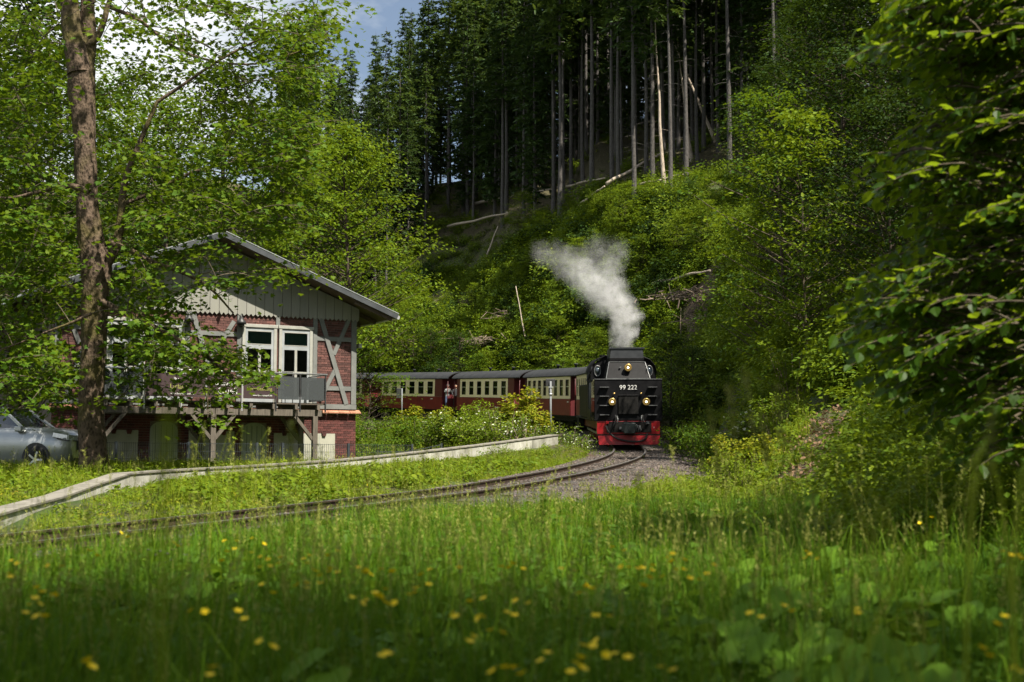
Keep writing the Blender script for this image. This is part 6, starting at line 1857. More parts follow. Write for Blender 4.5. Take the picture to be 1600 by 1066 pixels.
# ------------------------------------------------------------------ countless ground cover, scattered as stuff
def gn_scatter(name, P, rot, scl, idx, sources, label, cat=None):
    me = bpy.data.meshes.new(name)
    me.vertices.add(len(P)); me.vertices.foreach_set('co', np.asarray(P, np.float32).ravel())
    for nm, ty, dat, key in (('rot', 'FLOAT_VECTOR', rot, 'vector'), ('scl', 'FLOAT', scl, 'value'), ('idx', 'INT', idx, 'value')):
        a = me.attributes.new(nm, ty, 'POINT'); a.data.foreach_set(key, np.asarray(dat, np.int32 if ty == 'INT' else np.float32).ravel())
    o = link(name, me)
    c = bpy.data.collections.new(name + '_kinds')
    for k, (sname, sme) in enumerate(sources):
        so_ = bpy.data.objects.new('%s_%02d' % (sname, k), sme); c.objects.link(so_)
    g = bpy.data.node_groups.new(name + '_scatter', 'GeometryNodeTree')
    g.interface.new_socket('Geometry', in_out='INPUT', socket_type='NodeSocketGeometry'); g.interface.new_socket('Geometry', in_out='OUTPUT', socket_type='NodeSocketGeometry')
    gi, go = g.nodes.new('NodeGroupInput'), g.nodes.new('NodeGroupOutput')
    ci = g.nodes.new('GeometryNodeCollectionInfo'); ci.inputs['Collection'].default_value = c; ci.inputs['Separate Children'].default_value = True; ci.inputs['Reset Children'].default_value = True
    ip = g.nodes.new('GeometryNodeInstanceOnPoints'); ip.inputs['Pick Instance'].default_value = True
    def named(nm, ty):
        n = g.nodes.new('GeometryNodeInputNamedAttribute'); n.data_type = ty; n.inputs['Name'].default_value = nm
        return n.outputs[0]
    e2r = g.nodes.new('FunctionNodeEulerToRotation')
    g.links.new(named('rot', 'FLOAT_VECTOR'), e2r.inputs[0])
    g.links.new(gi.outputs[0], ip.inputs['Points']); g.links.new(ci.outputs[0], ip.inputs['Instance']); g.links.new(named('idx', 'INT'), ip.inputs['Instance Index'])
    g.links.new(e2r.outputs[0], ip.inputs['Rotation']); g.links.new(named('scl', 'FLOAT'), ip.inputs['Scale']); g.links.new(ip.outputs[0], go.inputs[0])
    md = o.modifiers.new('scatter', 'NODES'); md.node_group = g
    return tag(o, label, cat or 'plants', kind='stuff')


def blades(seed, n, h, spread, width, mats, lean=.35, heads=0):
    """a tuft of curved grass blades; some with seed heads"""
    rng = np.random.default_rng(seed)
    V, Fq, mi, off = [], [], [], 0
    for k in range(n):
        a = rng.uniform(0, 6.283); r_ = spread * math.sqrt(rng.random()); hh = h * rng.uniform(.5, 1.1); w_ = width * rng.uniform(.6, 1.3)
        b = np.array([r_ * math.cos(a), r_ * math.sin(a), -.02]); th = rng.uniform(0, 6.283); d = np.array([math.cos(th), math.sin(th), 0]); s = np.array([-d[1], d[0], 0]); le = lean * rng.uniform(.2, 1.4) * hh
        pts = [b, b + d * le * .12 + [0, 0, hh * .4], b + d * le * .45 + [0, 0, hh * .78], b + d * le + [0, 0, hh * (1 - .25 * min(1, le / hh))]]
        ww = [w_, w_ * .9, w_ * .6]
        for p, q in zip(pts[:3], ww): V += [p - s * q / 2, p + s * q / 2]
        V.append(pts[3])
        Fq += [(off, off + 1, off + 3), (off, off + 3, off + 2), (off + 2, off + 3, off + 5), (off + 2, off + 5, off + 4), (off + 4, off + 5, off + 6)]; mi += [0] * 5; off += 7
    for k in range(heads):
        a = rng.uniform(0, 6.283); r_ = spread * rng.random(); hh = h * rng.uniform(1.05, 1.5); b = np.array([r_ * math.cos(a), r_ * math.sin(a), 0]); t = b + np.array([rng.normal(0, .08), rng.normal(0, .08), hh])
        for s in (np.array([1, 0, 0]), np.array([0, 1, 0])):
            V += [b - s * .0012, b + s * .0012, t + s * .0010, t - s * .0010]; Fq += [(off, off + 1, off + 2), (off, off + 2, off + 3)]; mi += [1] * 2; off += 4
        for q in range(9):
            c = t - np.array([0, 0, .012 * q]); d = unit(rng.normal(0, 1, 3) * [1, 1, .3] + [0, 0, .9]); s = unit(np.cross(d, rng.normal(0, 1, 3)))
            V += [c, c + d * .012 + s * .004, c + d * .028, c + d * .012 - s * .004]; Fq += [(off, off + 1, off + 2), (off, off + 2, off + 3)]; mi += [1] * 2; off += 4
    return mesh_np('tuft', np.array(V), np.array(Fq), mats, mi)


def herb(seed, n, h, spread, size, mats, tmpl=OVAL):
    rng = np.random.default_rng(seed)
    P, Nn, T, S = [], [], [], []
    for k in range(n):
        a = rng.uniform(0, 6.283); r_ = spread * math.sqrt(rng.random()); hh = h * rng.uniform(.25, 1) * (1 - .4 * r_ / spread)
        P.append([r_ * math.cos(a), r_ * math.sin(a), hh]); Nn.append([math.cos(a) * .4 + rng.normal(0, .35), math.sin(a) * .4 + rng.normal(0, .35), 1]); T.append([math.cos(a) + rng.normal(0, .4), math.sin(a) + rng.normal(0, .4), -.3]); S.append(size * rng.uniform(.6, 1.3))
    v, f = scatter(tmpl, np.array(P), np.array(Nn), np.array(T), np.array(S))
    return mesh_np('herb', v, f, mats)


def frond(seed, n, L, mats):
    """fern-like clump: arching fronds set with small leaflets"""
    rng = np.random.default_rng(seed)
    P, Nn, T, S = [], [], [], []
    for k in range(n):
        a = rng.uniform(0, 6.283); l = L * rng.uniform(.7, 1.15); d = np.array([math.cos(a), math.sin(a), 0]); sd_ = np.array([-d[1], d[0], 0])
        p = bez([0, 0, 0], d * l * .35 + [0, 0, l * .75], d * l * .95 + [0, 0, l * .35], 13)
        for j in range(2, 13):
            for s in (-1, 1):
                P.append(p[j]); T.append(sd_ * s + d * .35 + [0, 0, -.15]); Nn.append(np.array([0, 0, 1.0]) + rng.normal(0, .15, 3)); S.append(l * .26 * (1 - .075 * j) + .02)
    v, f = scatter(STRIP, np.array(P), np.array(Nn), np.array(T), np.array(S))
    return mesh_np('frond', v, f, mats)


def spread_points(n, xr, yr, keep):
    """random points in a fan in front of the camera, kept by a test"""
    y = np.sqrt(RNG.uniform(yr[0] ** 2, yr[1] ** 2, n)); px = RNG.uniform(xr[0], xr[1], n); x = (px - 800) / F * y
    k = keep(x, y, px)
    x, y = x[k], y[k]
    return np.stack([x, y, height(x, y)], -1)


def rots(n, tilt=.12):
    return np.stack([RNG.normal(0, tilt, n), RNG.normal(0, tilt, n), RNG.uniform(0, 6.283, n)], -1)


wallx = np.array([p.x for p in PLATFORM_PATH] + [p.x for p in ramp_path]); wally = np.array([p.y for p in PLATFORM_PATH] + [p.y for p in ramp_path])


def clear_of_wall(x, y, r=.32):
    xs = np.interp(np.linspace(0, 1, 120), np.linspace(0, 1, len(wallx)), wallx); ys = np.interp(np.linspace(0, 1, 120), np.linspace(0, 1, len(wally)), wally)
    d = np.full(len(x), 9.0)
    for a, b_ in zip(xs, ys): d = np.minimum(d, np.hypot(x - a, y - b_))
    return d > r


def in_house(x, y, m=.2):
    c, s_ = math.cos(HOUSE_RZ), math.sin(HOUSE_RZ)
    lx = (x - HOUSE_O.x) * c + (y - HOUSE_O.y) * s_; ly = -(x - HOUSE_O.x) * s_ + (y - HOUSE_O.y) * c
    return (lx > -m) & (lx < HW + m) & (ly > -2.2 - m) & (ly < HD + m)


# meadow
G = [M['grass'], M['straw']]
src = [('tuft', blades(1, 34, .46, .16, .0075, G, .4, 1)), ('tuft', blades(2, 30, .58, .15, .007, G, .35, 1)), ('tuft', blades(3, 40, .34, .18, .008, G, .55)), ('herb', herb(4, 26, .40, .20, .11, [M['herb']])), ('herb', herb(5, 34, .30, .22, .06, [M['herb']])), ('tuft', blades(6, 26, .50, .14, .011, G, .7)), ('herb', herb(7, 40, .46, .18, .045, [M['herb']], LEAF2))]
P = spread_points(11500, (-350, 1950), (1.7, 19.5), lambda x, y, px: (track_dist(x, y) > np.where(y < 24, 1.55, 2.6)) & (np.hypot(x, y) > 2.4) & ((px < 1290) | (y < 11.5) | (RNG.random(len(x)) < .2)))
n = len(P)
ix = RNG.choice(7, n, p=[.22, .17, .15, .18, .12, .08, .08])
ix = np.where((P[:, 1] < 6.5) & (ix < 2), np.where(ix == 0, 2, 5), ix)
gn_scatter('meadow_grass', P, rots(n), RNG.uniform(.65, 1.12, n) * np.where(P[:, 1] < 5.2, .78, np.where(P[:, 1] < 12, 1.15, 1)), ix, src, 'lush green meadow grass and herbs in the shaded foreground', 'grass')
P = spread_points(900, (-200, 1500), (3.6, 12), lambda x, y, px: (track_dist(x, y) > 1.8) & ((px < 880) | (px > 1060) | (RNG.random(len(x)) < .25)) & (RNG.random(len(x)) < .55))
n = len(P)
gn_scatter('tall_meadow_grass', P, rots(n, .1), RNG.uniform(.7, 1.1, n), RNG.integers(0, 2, n), [('tuft', blades(8, 7, .92, .12, .008, G, .45, 1)), ('tuft', blades(9, 6, .80, .10, .010, G, .6, 0))], 'taller loose grass stems rising out of the meadow', 'grass')
# sunlit verge by the line
VG = [M['verge_grass'], M['straw']]
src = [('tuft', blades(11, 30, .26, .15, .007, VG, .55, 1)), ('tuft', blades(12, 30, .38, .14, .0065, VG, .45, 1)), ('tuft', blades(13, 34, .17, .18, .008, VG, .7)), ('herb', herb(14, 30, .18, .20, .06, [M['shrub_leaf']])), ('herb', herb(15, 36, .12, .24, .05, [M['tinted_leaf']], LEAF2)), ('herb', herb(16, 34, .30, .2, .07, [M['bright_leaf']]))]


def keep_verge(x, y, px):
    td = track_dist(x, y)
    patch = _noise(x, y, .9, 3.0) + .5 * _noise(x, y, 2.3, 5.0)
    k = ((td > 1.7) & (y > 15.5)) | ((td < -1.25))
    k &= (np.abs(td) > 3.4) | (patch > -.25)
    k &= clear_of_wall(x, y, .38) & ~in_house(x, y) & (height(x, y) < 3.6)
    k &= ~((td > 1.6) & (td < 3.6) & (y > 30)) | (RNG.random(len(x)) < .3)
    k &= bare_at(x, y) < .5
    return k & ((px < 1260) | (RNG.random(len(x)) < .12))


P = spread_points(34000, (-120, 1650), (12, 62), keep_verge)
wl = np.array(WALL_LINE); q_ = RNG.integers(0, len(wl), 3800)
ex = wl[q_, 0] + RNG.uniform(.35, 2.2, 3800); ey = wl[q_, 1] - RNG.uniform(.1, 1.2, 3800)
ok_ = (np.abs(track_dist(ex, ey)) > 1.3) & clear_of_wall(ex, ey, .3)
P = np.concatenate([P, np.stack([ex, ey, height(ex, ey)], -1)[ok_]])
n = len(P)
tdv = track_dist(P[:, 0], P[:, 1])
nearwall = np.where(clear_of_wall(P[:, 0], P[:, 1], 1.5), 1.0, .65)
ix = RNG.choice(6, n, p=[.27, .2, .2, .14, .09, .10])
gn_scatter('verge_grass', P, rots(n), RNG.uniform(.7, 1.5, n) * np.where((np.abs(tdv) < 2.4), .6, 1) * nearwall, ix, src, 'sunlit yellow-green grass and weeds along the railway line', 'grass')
# a few weeds growing between the rails
P = spread_points(1500, (0, 1100), (13, 52), lambda x, y, px: (np.abs(track_dist(x, y)) < 1.9) & (_noise(x, y, 1.7, 9) > .05) & (RNG.random(len(x)) < .6))
n = len(P)
P[:, 2] += .12
gn_scatter('track_weeds', P, rots(n), RNG.uniform(.35, .75, n), RNG.choice([0, 2, 3, 4], n), src, 'scattered weeds growing in the stones between the rails', 'weeds')
# ballast stones
def stone(seed):
    bm = bmesh.new(); bmesh.ops.create_icosphere(bm, subdivisions=1, radius=.036); r_ = random.Random(seed)
    for v in bm.verts: v.co *= r_.uniform(.7, 1.3)
    for v in bm.verts: v.co.z *= .75
    me = bpy.data.meshes.new('stone'); bm.to_mesh(me); bm.free(); me.materials.append(M['stone']); return me


M['stone'] = surf('stone', [(0.3, (0.030, 0.023, 0.019)), (0.5, (0.08, 0.063, 0.054)), (0.75, (0.17, 0.14, 0.122))], 14, .95, rnd=.45)
sN = 26000
s_ = RNG.uniform(-44, 2, sN); o_ = np.where(RNG.random(sN) < .55, RNG.uniform(.7, 4.6, sN), RNG.uniform(-1.6, .7, sN))
P = []
azs = np.array([az(q) for q in s_])
bx = np.interp(s_, _s, _x) + np.cos(azs) * o_; by = np.interp(s_, _s, _y) - np.sin(azs) * o_; bz = np.interp(s_, _s, _z) + np.interp(o_, [-1.9, -1.35, 1.5, 2.6, 3.1, 5], [-.33, -.13, -.13, -.27, -.34, -.36])
k = (RNG.random(sN) < np.clip((by - 16) / 14, .15, 1)) & ((o_ < 3.0) | (RNG.random(sN) < .45))
bz = np.where(o_ > 2.9, np.maximum(height(bx, by), bz - .05), bz)
P = np.stack([bx, by, bz], -1)[k]; n = len(P)
gn_scatter('ballast_stones', P, rots(n, 1.5), RNG.uniform(.55, 1.35, n), RNG.integers(0, 4, n), [('stone', stone(q)) for q in range(4)], 'grey broken stone ballast around the rails', 'gravel')

# scrub on the clearing
src = [('scrub', shrub('s', 301, 1.5, 1.0, 15, 15, .15, LEAF2, M['scrub_leaf'], M['twig'], .40)[1]), ('scrub', shrub('s', 302, 1.1, 1.2, 15, 15, .14, LEAF2, M['scrub_leaf'], M['twig'], .42)[1]), ('frond', frond(303, 11, .95, [M['fern_leaf']])), ('frond', frond(304, 9, 1.15, [M['fern_leaf']])), ('scrub', shrub('s', 305, 2.1, .9, 15, 16, .15, LEAF2, M['bright_leaf'], M['twig'], .40)[1]), ('tuft', blades(306, 30, .6, .3, .02, VG, .6)), ('scrub', shrub('s', 307, 1.7, 1.2, 16, 16, .16, LEAF2, M['dark_leaf'], M['twig'], .45)[1])]


def keep_scrub(x, y, px):
    z = height(x, y); td = track_dist(x, y)
    k = (td > 3.6) & (y > 56) & (bare_at(x, y) < .62 + .3 * RNG.random(len(x)))
    k &= (z < 23) | (RNG.random(len(x)) < .25)
    return k


P = spread_points(9500, (520, 1700), (56, 160), keep_scrub)
ss_ = RNG.uniform(-6, 78, 15000); of_ = RNG.uniform(3.4, 14, 15000)
sx = np.interp(ss_, _s, _x) + np.cos([az(q) for q in ss_]) * of_; sy_ = np.interp(ss_, _s, _y) - np.sin([az(q) for q in ss_]) * of_
sz = height(sx, sy_); gr_ = np.hypot(height(sx + .5, sy_) - sz, height(sx, sy_ + .5) - sz) * 2
k_ = (gr_ > .6) & (RNG.random(15000) < .22 * np.sqrt(1 + gr_ ** 2)) & (bare_at(sx, sy_) < .7) & (sy_ > 54)
P = np.concatenate([P, np.stack([sx, sy_, sz], -1)[k_]])
n = len(P)
sel = _noise(P[:, 0], P[:, 1], .21, 4.0)
pxv = P[:, 0] / P[:, 1] * F + 800
ix = np.where((P[:, 2] > 20) | (pxv > 1090 + RNG.normal(0, 40, n)), RNG.choice([2, 3, 0, 6], n), np.where(sel > .25, RNG.choice([4, 0, 5, 4], n), np.where(sel < -.45, RNG.choice([6, 2, 3], n), RNG.choice([0, 1, 2, 3, 4, 5, 5], n))))
gn_scatter('hillside_scrub', P - np.array([0, 0, .1]), rots(n, .2), RNG.uniform(.4, .95, n) * np.where(RNG.random(n) < .06, 1.7, 1), ix, src, 'dense green scrub and bracken covering the cleared hillside', 'scrub')
# undergrowth of the right-hand wood and round the house
src2 = src[:5] + [('herb', herb(320, 46, .5, .5, .11, [M['dark_leaf']])), ('scrub', shrub('s', 308, 1.3, 1.0, 14, 18, .11, LEAF2, M['shrub_leaf'], M['twig'], .4)[1])]
P = spread_points(5200, (1080, 1900), (11, 62), lambda x, y, px: (track_dist(x, y) > 3.4 + .02 * y) & (bare_at(x, y) < .35) & (px > 1120 + (y < 40) * 190))
n = len(P)
gn_scatter('woodland_undergrowth', P, rots(n, .15), RNG.uniform(.35, .95, n) * np.clip(P[:, 1] / 30, .5, 1), RNG.choice([5, 5, 5, 3, 5, 5, 2], n), src2, 'low dark undergrowth on the shady slope at the right', 'undergrowth')
P = spread_points(1500, (-60, 640), (52, 112), lambda x, y, px: ~in_house(x, y, .6) & (track_dist(x, y) < -2.5) & ~((px > 560) & (y > 70)) & ((px > 556) | (y > 57)))
n = len(P)
gn_scatter('garden_undergrowth', P, rots(n, .15), RNG.uniform(.4, 1.0, n), RNG.choice([0, 1, 2, 6, 6], n), src2, 'dark undergrowth around and behind the house', 'undergrowth')
# dead leaves on the bare bank
P = spread_points(9000, (1180, 1650), (15, 44), lambda x, y, px: (bare_at(x, y) > .25) | ((track_dist(x, y) > 6) & (RNG.random(len(x)) < .3)))
n = len(P)
lf = mesh_np('leaf', *[a for a in scatter(OVAL, np.zeros((3, 3)) + [[0, 0, .01], [.09, .03, .02], [-.05, .08, .012]], np.array([[.2, 0, 1], [-.2, .2, 1], [.1, -.3, 1]]), np.array([[1, 0, 0], [0, 1, 0.], [-1, .4, 0]]), .075)], [M['dry_leaf']])
gn_scatter('leaf_litter', P, rots(n, .4), RNG.uniform(.7, 1.3, n), np.zeros(n), [('litter', lf)], 'brown dead leaves lying on the bare bank at the right', 'dead leaves')

# ------------------------------------------------------------------ single shrubs between house, wall and train
SH = {
    'elder': shrub('elder', 401, 2.4, 1.25, 26, 30, .13, MAPLE, M['shrub_leaf'], M['twig'], .36, 'white_petal'),
    'tint': shrub('tint', 402, 2.8, 1.0, 22, 32, .15, MAPLE, M['tinted_leaf'], M['twig'], .36),
    'green': shrub('green', 403, 2.0, 1.2, 26, 30, .12, LEAF2, M['bright_leaf'], M['twig'], .36),
    'dark': shrub('dark', 404, 2.2, 1.4, 26, 34, .13, LEAF2, M['maple_leaf'], M['twig'], .4),
    'weed': shrub('weed', 405, 1.0, .7, 22, 16, .07, LEAF2, M['shrub_leaf'], M['twig'], .2, 'white_petal'),
}
ws = {'elder': 'elder-like shrub with pale flower heads', 'tint': 'young maple shrub with yellow and reddish leaves', 'green': 'fresh green shrub', 'dark': 'dark green shrub', 'weed': 'low weedy flowering bush'}
LST = [(575, 57, 1.9, 'dark', 'beside the house corner'), (600, 66, 1.6, 'green', 'left of the small signpost'), (640, 64, 2.1, 'tint', 'below the small signpost'), (668, 62, 1.5, 'elder', 'below the farthest whole carriage'), (690, 66, 1.9, 'tint', 'in front of the two standing people'),
       (715, 60, 1.3, 'elder', 'before the gap between the far carriages'), (745, 62, 2.1, 'green', 'before the middle carriage'), (772, 60, 1.6, 'elder', 'below the windows of the middle carriage'), (815, 60, 2.6, 'tint', 'before the left end of the eight-window carriage'), (838, 57, 1.8, 'tint', 'just left of the grey signal post'),
       (620, 55, 1.6, 'dark', 'by the low dark railing'), (655, 55, 1.7, 'dark', 'above the middle of the white wall'), (700, 54, 1.7, 'elder', 'above the white wall, below the middle carriage'), (740, 53, 1.6, 'green', 'above the white wall, right of its middle'), (590, 53, 1.5, 'dark', 'between the house corner and the low dark railing'), (785, 53, 1.7, 'weed', 'above the right part of the white wall'),
       (820, 52, 1.4, 'weed', 'behind the right end of the white wall'), (850, 50, 1.1, 'weed', 'at the foot of the grey signal post'), (885, 50, 1.3, 'weed', 'at the far end of the white wall, beside the locomotive'), (905, 49, 1.0, 'weed', 'next to the rails left of the locomotive'), (780, 41, .7, 'green', 'growing against the face of the white wall'), (762, 56, 1.4, 'green', 'between the middle and the nearer carriage'),
       (1135, 33, 1.15, 'tint', 'in the sunlit patch right of the track'), (1185, 29, 1.0, 'tint', 'nearest the bare leafy bank'), (1165, 37, 1.5, 'elder', 'at the foot of the dark slope'), (1215, 33, 1.3, 'green', 'left of the bare leafy bank'), (1100, 40, 1.4, 'dark', 'in the shade right of the locomotive'), (1240, 37, 2.0, 'green', 'under the hanging branches, above the bare bank'), (1150, 25, 1.0, 'green', 'among the tall sunlit grass right of the track'), (1075, 46, 1.5, 'dark', 'right of the buffer beam')]
for px, d, h, kd, where in LST:
    hh = {'elder': 2.4, 'tint': 2.8, 'green': 2.0, 'dark': 2.2, 'weed': 1.0}[kd]
    plant_thing('shrub', SH[kd], ('stem', 'foliage'), on_ground(px, d, -.05), pr.uniform(0, 6), h / hh, ws[kd] + ' ' + where, 'shrub', 'shrubs along the line')

# ------------------------------------------------------------------ buttercups, big leaves and tall stalks of the meadow
FL = [(200, 840), (277, 854), (370, 846), (394, 842), (355, 863), (346, 878), (407, 871), (419, 875), (439, 872), (422, 886), (483, 869), (480, 881), (511, 869), (495, 894), (515, 894), (527, 896), (560, 888), (570, 895), (595, 890), (550, 935), (571, 940), (590, 932), (616, 944), (658, 899), (670, 915), (648, 927), (718, 889), (734, 941), (712, 965), (747, 967), (740, 996), (605, 1023), (770, 1051), (785, 990), (792, 958), (795, 888), (479, 913), (500, 913), (409, 915), (372, 956), (320, 957), (406, 1004), (332, 1044), (137, 1034), (27, 882), (16, 903), (45, 946), (62, 945), (85, 932), (57, 965), (67, 926), (75, 885), (152, 869),
      (976, 861), (1043, 872), (1070, 876), (1116, 884), (1020, 885), (970, 887), (997, 890), (1068, 891), (1035, 902), (1016, 905), (1078, 905), (897, 893), (927, 921), (917, 917), (817, 890), (806, 940), (931, 964), (1172, 960), (1225, 948), (1341, 960), (1570, 965), (1260, 862), (1265, 867), (1566, 862), (1580, 869), (1592, 868), (855, 1022), (912, 1010), (926, 1012), (900, 1037), (892, 1052), (960, 1023), (1052, 1049), (1584, 1046), (1535, 1014), (815, 1054), (1437, 818), (586, 928), (596, 936)]


def above_ground(px, py, hgt):
    r = ray(px, py); ys = np.arange(2.0, 40, .05); xs = r.x / r.y * ys; zs = CAM.z + r.z / r.y * ys
    h = height(xs, ys) + hgt
    k = int(np.argmax(h >= zs)) if (h >= zs).any() else len(ys) - 1
    return Vector((float(xs[k]), float(ys[k]), float(zs[k]))), float(h[k] - hgt)


def flower_head(mat):
    P = np.zeros((5, 3)); a = np.arange(5) * 2 * np.pi / 5; T = np.stack([np.cos(a), np.sin(a), .25 + 0 * a], -1); Nn = np.stack([-np.cos(a) * .5, -np.sin(a) * .5, 1 + 0 * a], -1)
    v, f = scatter((OVAL[0] * [1.35, 1, 1], OVAL[1]), P, Nn, T, .0165)
    v2, f2 = scatter(LEAF2, P + [0, 0, .004], Nn + [0, 0, 1], T, .006)
    return mesh_np('flower', np.concatenate([v, v2]), np.concatenate([f, f2 + len(v)]), [mat])


fh = flower_head(M['petal'])
sv, sf = tubes_np([np.array([[0, 0, 0], [.01, .004, -.2], [.0, .02, -.4], [-.02, .02, -.6]])], [[.0014, .0018, .002, .002]], 4)
stem_me = mesh_np('stem', sv, sf, [M['grass']])
fr_ = random.Random(4)
for px, py in FL + [(a + fr_.uniform(-22, 22), min(1060, b_ + fr_.uniform(-9, 14))) for a, b_ in FL]:
    p, g = above_ground(px, py, .66)
    e = empty('buttercup', p, fr_.uniform(0, 6), 'small yellow buttercup flower standing among the meadow grass', 'flower', 'buttercups in the meadow')
    s = fr_.uniform(.95, 1.2); e.scale = (s, s, s)
    e.rotation_euler = (fr_.gauss(.25, .25), fr_.gauss(0, .25), fr_.uniform(0, 6))
    link('flower', fh, e); link('stem', stem_me, e)
pv_ = flower_head(M['purple_petal'])
for px, py in [(242, 868), (250, 862), (262, 866), (270, 860), (283, 852), (268, 876), (232, 860), (258, 880), (290, 868)]:
    p, g = above_ground(px, py, .45)
    e = empty('purple_flower', p, fr_.uniform(0, 6), 'small dull purple flower in the meadow below the left rail', 'flower', 'purple flowers in the meadow')
    link('flower', pv_, e); link('stem', stem_me, e)

BIG = (np.array([(0, 0, 0), (.30, -.06, .05), (.50, .18, .06), (.50, .52, .03), (.30, .84, -.04), (0, 1.0, -.12), (-.30, .84, -.04), (-.50, .52, .03), (-.50, .18, .06), (-.30, -.06, .05), (0, .45, -.04)]), np.array([(i, (i + 1) % 10, 10) for i in range(10)]))
bl_v, bl_f = scatter(BIG, np.zeros((1, 3)), np.array([[0, 0, 1.0]]), np.array([[0, 1.0, 0]]), 1.0)
big_me = mesh_np('leaf', bl_v, bl_f, [M['big_leaf']], smooth=True)
WEED = 'broad-leaved weed in the leafy clump at the lower right of the meadow'
clump = [(fr_.uniform(1130, 1500), fr_.uniform(815, 1060), fr_.uniform(.15, .22), 6, WEED) for _ in range(26)]
for px, py, sz, n, lab in clump + [(1262, 792, .26, 3, 'upright pale green big-leaved plant before the dark bank'), (1040, 862, .22, 3, 'big round leaf lying flat in the middle of the meadow'), (1180, 905, .22, 3, 'broad-leaved plant right of the middle of the meadow'), (1380, 915, .24, 3, 'broad-leaved plant in front of the dark slope'), (1310, 1005, .24, 4, 'low plant with large round leaves near the bottom right'), (1400, 1000, .22, 3, 'large pale leaf next to the low round-leaved plant'), (1210, 990, .20, 3, 'round-leaved plant left of the large pale leaf'), (1440, 1050, .24, 3, 'round leaves at the bottom edge towards the right'), (1250, 1050, .20, 3, 'round leaves at the bottom edge, left of the others'), (320, 895, .26, 3, 'pale broad leaf lying in the grass at the left'), (520, 1015, .24, 3, 'dark broad leaf in the grass near the bottom left'), (1320, 860, .2, 4, 'leafy plant with pointed leaves beside the dark bank')]:
    grp_ = 'broad-leaved weeds in the meadow' if lab == WEED else None
    p, g = above_ground(px, py, .46)
    e = empty('broad_leaved_plant', (p.x, p.y, g), 0, lab, 'plant', grp_)
    h = p.z - g
    for k in range(n):
        a = -1.57 + (k - (n - 1) / 2) * 2.4 / n + fr_.uniform(-.3, .3); rr = .03 if k == 0 else fr_.uniform(.08, .2)
        up_ = 'upright' in lab
        if up_: a += 3.14
        tip = Vector((rr * math.cos(a), rr * math.sin(a), h * (1 - .14 * k)))
        MB().tube([(0, 0, -.05), (tip.x * .4, tip.y * .4, h * .6), tuple(tip)], [.007, .006, .004], 5).build('stalk', M['herb'], e)
        o = link('leaf', big_me, e, tip, (fr_.uniform(.8, 1.1) if up_ else fr_.uniform(-.75, -.25), fr_.uniform(-.3, .3), a - 1.57)); o.scale = (sz * .8 * fr_.uniform(.8, 1.15),) * 3


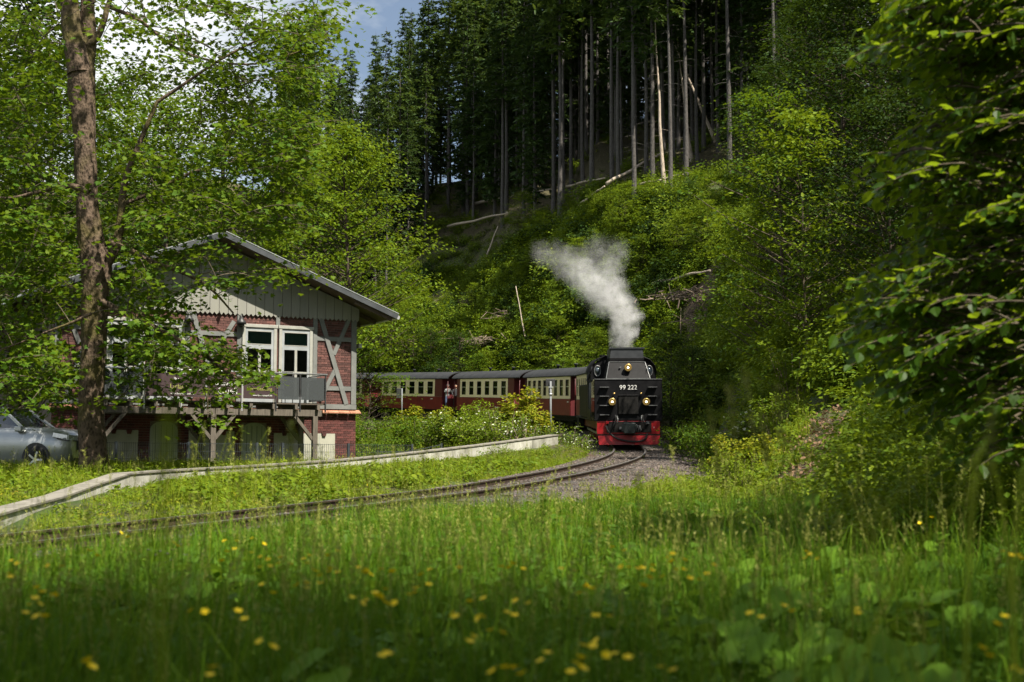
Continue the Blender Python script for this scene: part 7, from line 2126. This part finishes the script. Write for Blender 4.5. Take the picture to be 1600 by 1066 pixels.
def stalk(px, py_top, d, lean, kind, lab, wdt=1.0, grp='tall grass stalks in front of the view'):
    t = at(px, py_top, d); g = H(t.x, t.y); h = t.z - g
    e = empty('tall_grass_stalk', (t.x - lean * h * .25, t.y, g), 0, lab, 'grass stalk', grp)
    top = Vector((lean * h * .25, 0, h)); P_ = [Vector((-lean * h * .1, 0, 0)), Vector((-lean * h * .05, 0, h * .45)), Vector((lean * h * .05, .02, h * .8)), top]
    MB().tube(smooth_path(P_, 4), .0016 * wdt, 5).build('stem', M['verge_grass'], e)
    rg = np.random.default_rng(int(px * 7 + py_top))
    if kind == 'seed':
        n = 44; u = rg.uniform(0, 1, n); P0 = np.array(top)[None] - np.stack([lean * .10 * u * -1 * 0 + .02 * u * lean, 0 * u, .16 * u], -1) * 1.0
        T = rg.normal(0, .35, (n, 3)) + [lean * .7, 0, .9]; v, f = scatter(LEAF2, P0, rg.normal(0, 1, (n, 3)), T, rg.uniform(.011, .02, n) * wdt)
        link('seed_head', mesh_np('seed_head', v, f, [M['straw']]), e)
    elif kind == 'dock':
        n = 130; u = rg.uniform(0, 1, n); a = rg.uniform(0, 6.28, n); P0 = np.stack([np.cos(a) * .012 * (1.2 - .7 * u) + lean * .05, np.sin(a) * .012, h * (.45 + .55 * u)], -1); v, f = scatter(LEAF2, P0, rg.normal(0, 1, (n, 3)), np.stack([np.cos(a), np.sin(a), .8 + 0 * a], -1), .035)
        link('leaf_spike', mesh_np('leaf_spike', v, f, [M['herb']]), e)
    else:
        P1 = [top - Vector((0, 0, h * .45)), top + Vector((lean * .05, 0, -.02)), top + Vector((lean * .16, 0, -.10))]
        pts = np.array([tuple(q) for q in smooth_path(P1, 5)]); s = np.array([0, 1.0, 0.2]) * .011 * wdt; k = len(pts)
        wv = np.sin(np.linspace(.15, 1, k) * np.pi)[:, None] * s
        V = np.concatenate([pts - wv, pts + wv]); Fq = np.array([(i, i + 1, k + i + 1, k + i) for i in range(k - 1)])
        link('blade', mesh_np('blade', V, Fq, [M['verge_grass']]), e)


for px, py, d, le, kd, lab in [(1140, 600, 3.4, -1, 'seed', 'blurred grass seed head arching left of the sunlit shrub, right of the engine'), (1165, 575, 3.2, -1, 'seed', 'tallest blurred grass seed head right of the engine'), (1110, 640, 3.6, -1.2, 'seed', 'blurred drooping seed head closest to the engine'), (1215, 600, 3.4, -.8, 'seed', 'blurred seed head under the hanging branches'), (1190, 650, 3.8, -1, 'seed', 'lower blurred seed head before the sunlit shrubs'), 
                               (1550, 610, 2.6, .8, 'seed', 'blurred tall seed head before the dark slope at the right'), (1490, 690, 2.6, .9, 'blade', 'bent grass blade before the dark slope'), (1585, 705, 3.0, -.9, 'blade', 'broad blurred blade at the right edge'), (1560, 720, 2.4, .8, 'blade', 'bent blade left of the broad one at the right edge'),
                               (320, 660, 9.0, .3, 'seed', 'thin seed stalk before the middle balcony post'), (360, 668, 9.5, .3, 'seed', 'seed stalk in front of the left arched door'), (378, 665, 9.0, .5, 'seed', 'seed stalk in front of the right arched door'), (420, 668, 9.5, .5, 'seed', 'bending seed stalk before the wide white basement panel'), (300, 690, 9.0, -.5, 'seed', 'low seed stalk left of the middle balcony post'), (365, 690, 10, .4, 'seed', 'short seed stalk below the arched doors'), (455, 660, 4.0, -.4, 'seed', 'blurred pale seed head over the wide white basement panel'),
                               (256, 640, 1.6, .1, 'blade', 'very close out-of-focus blade over the left arched door'), (490, 740, 5.0, .2, 'blade', 'tall blade at the upper edge of the meadow, below the house corner'), 
                               (852, 762, 13, .1, 'dock', 'dark dock stalk standing before the sunlit grass')]:
    stalk(px, py, d, le, kd, lab)
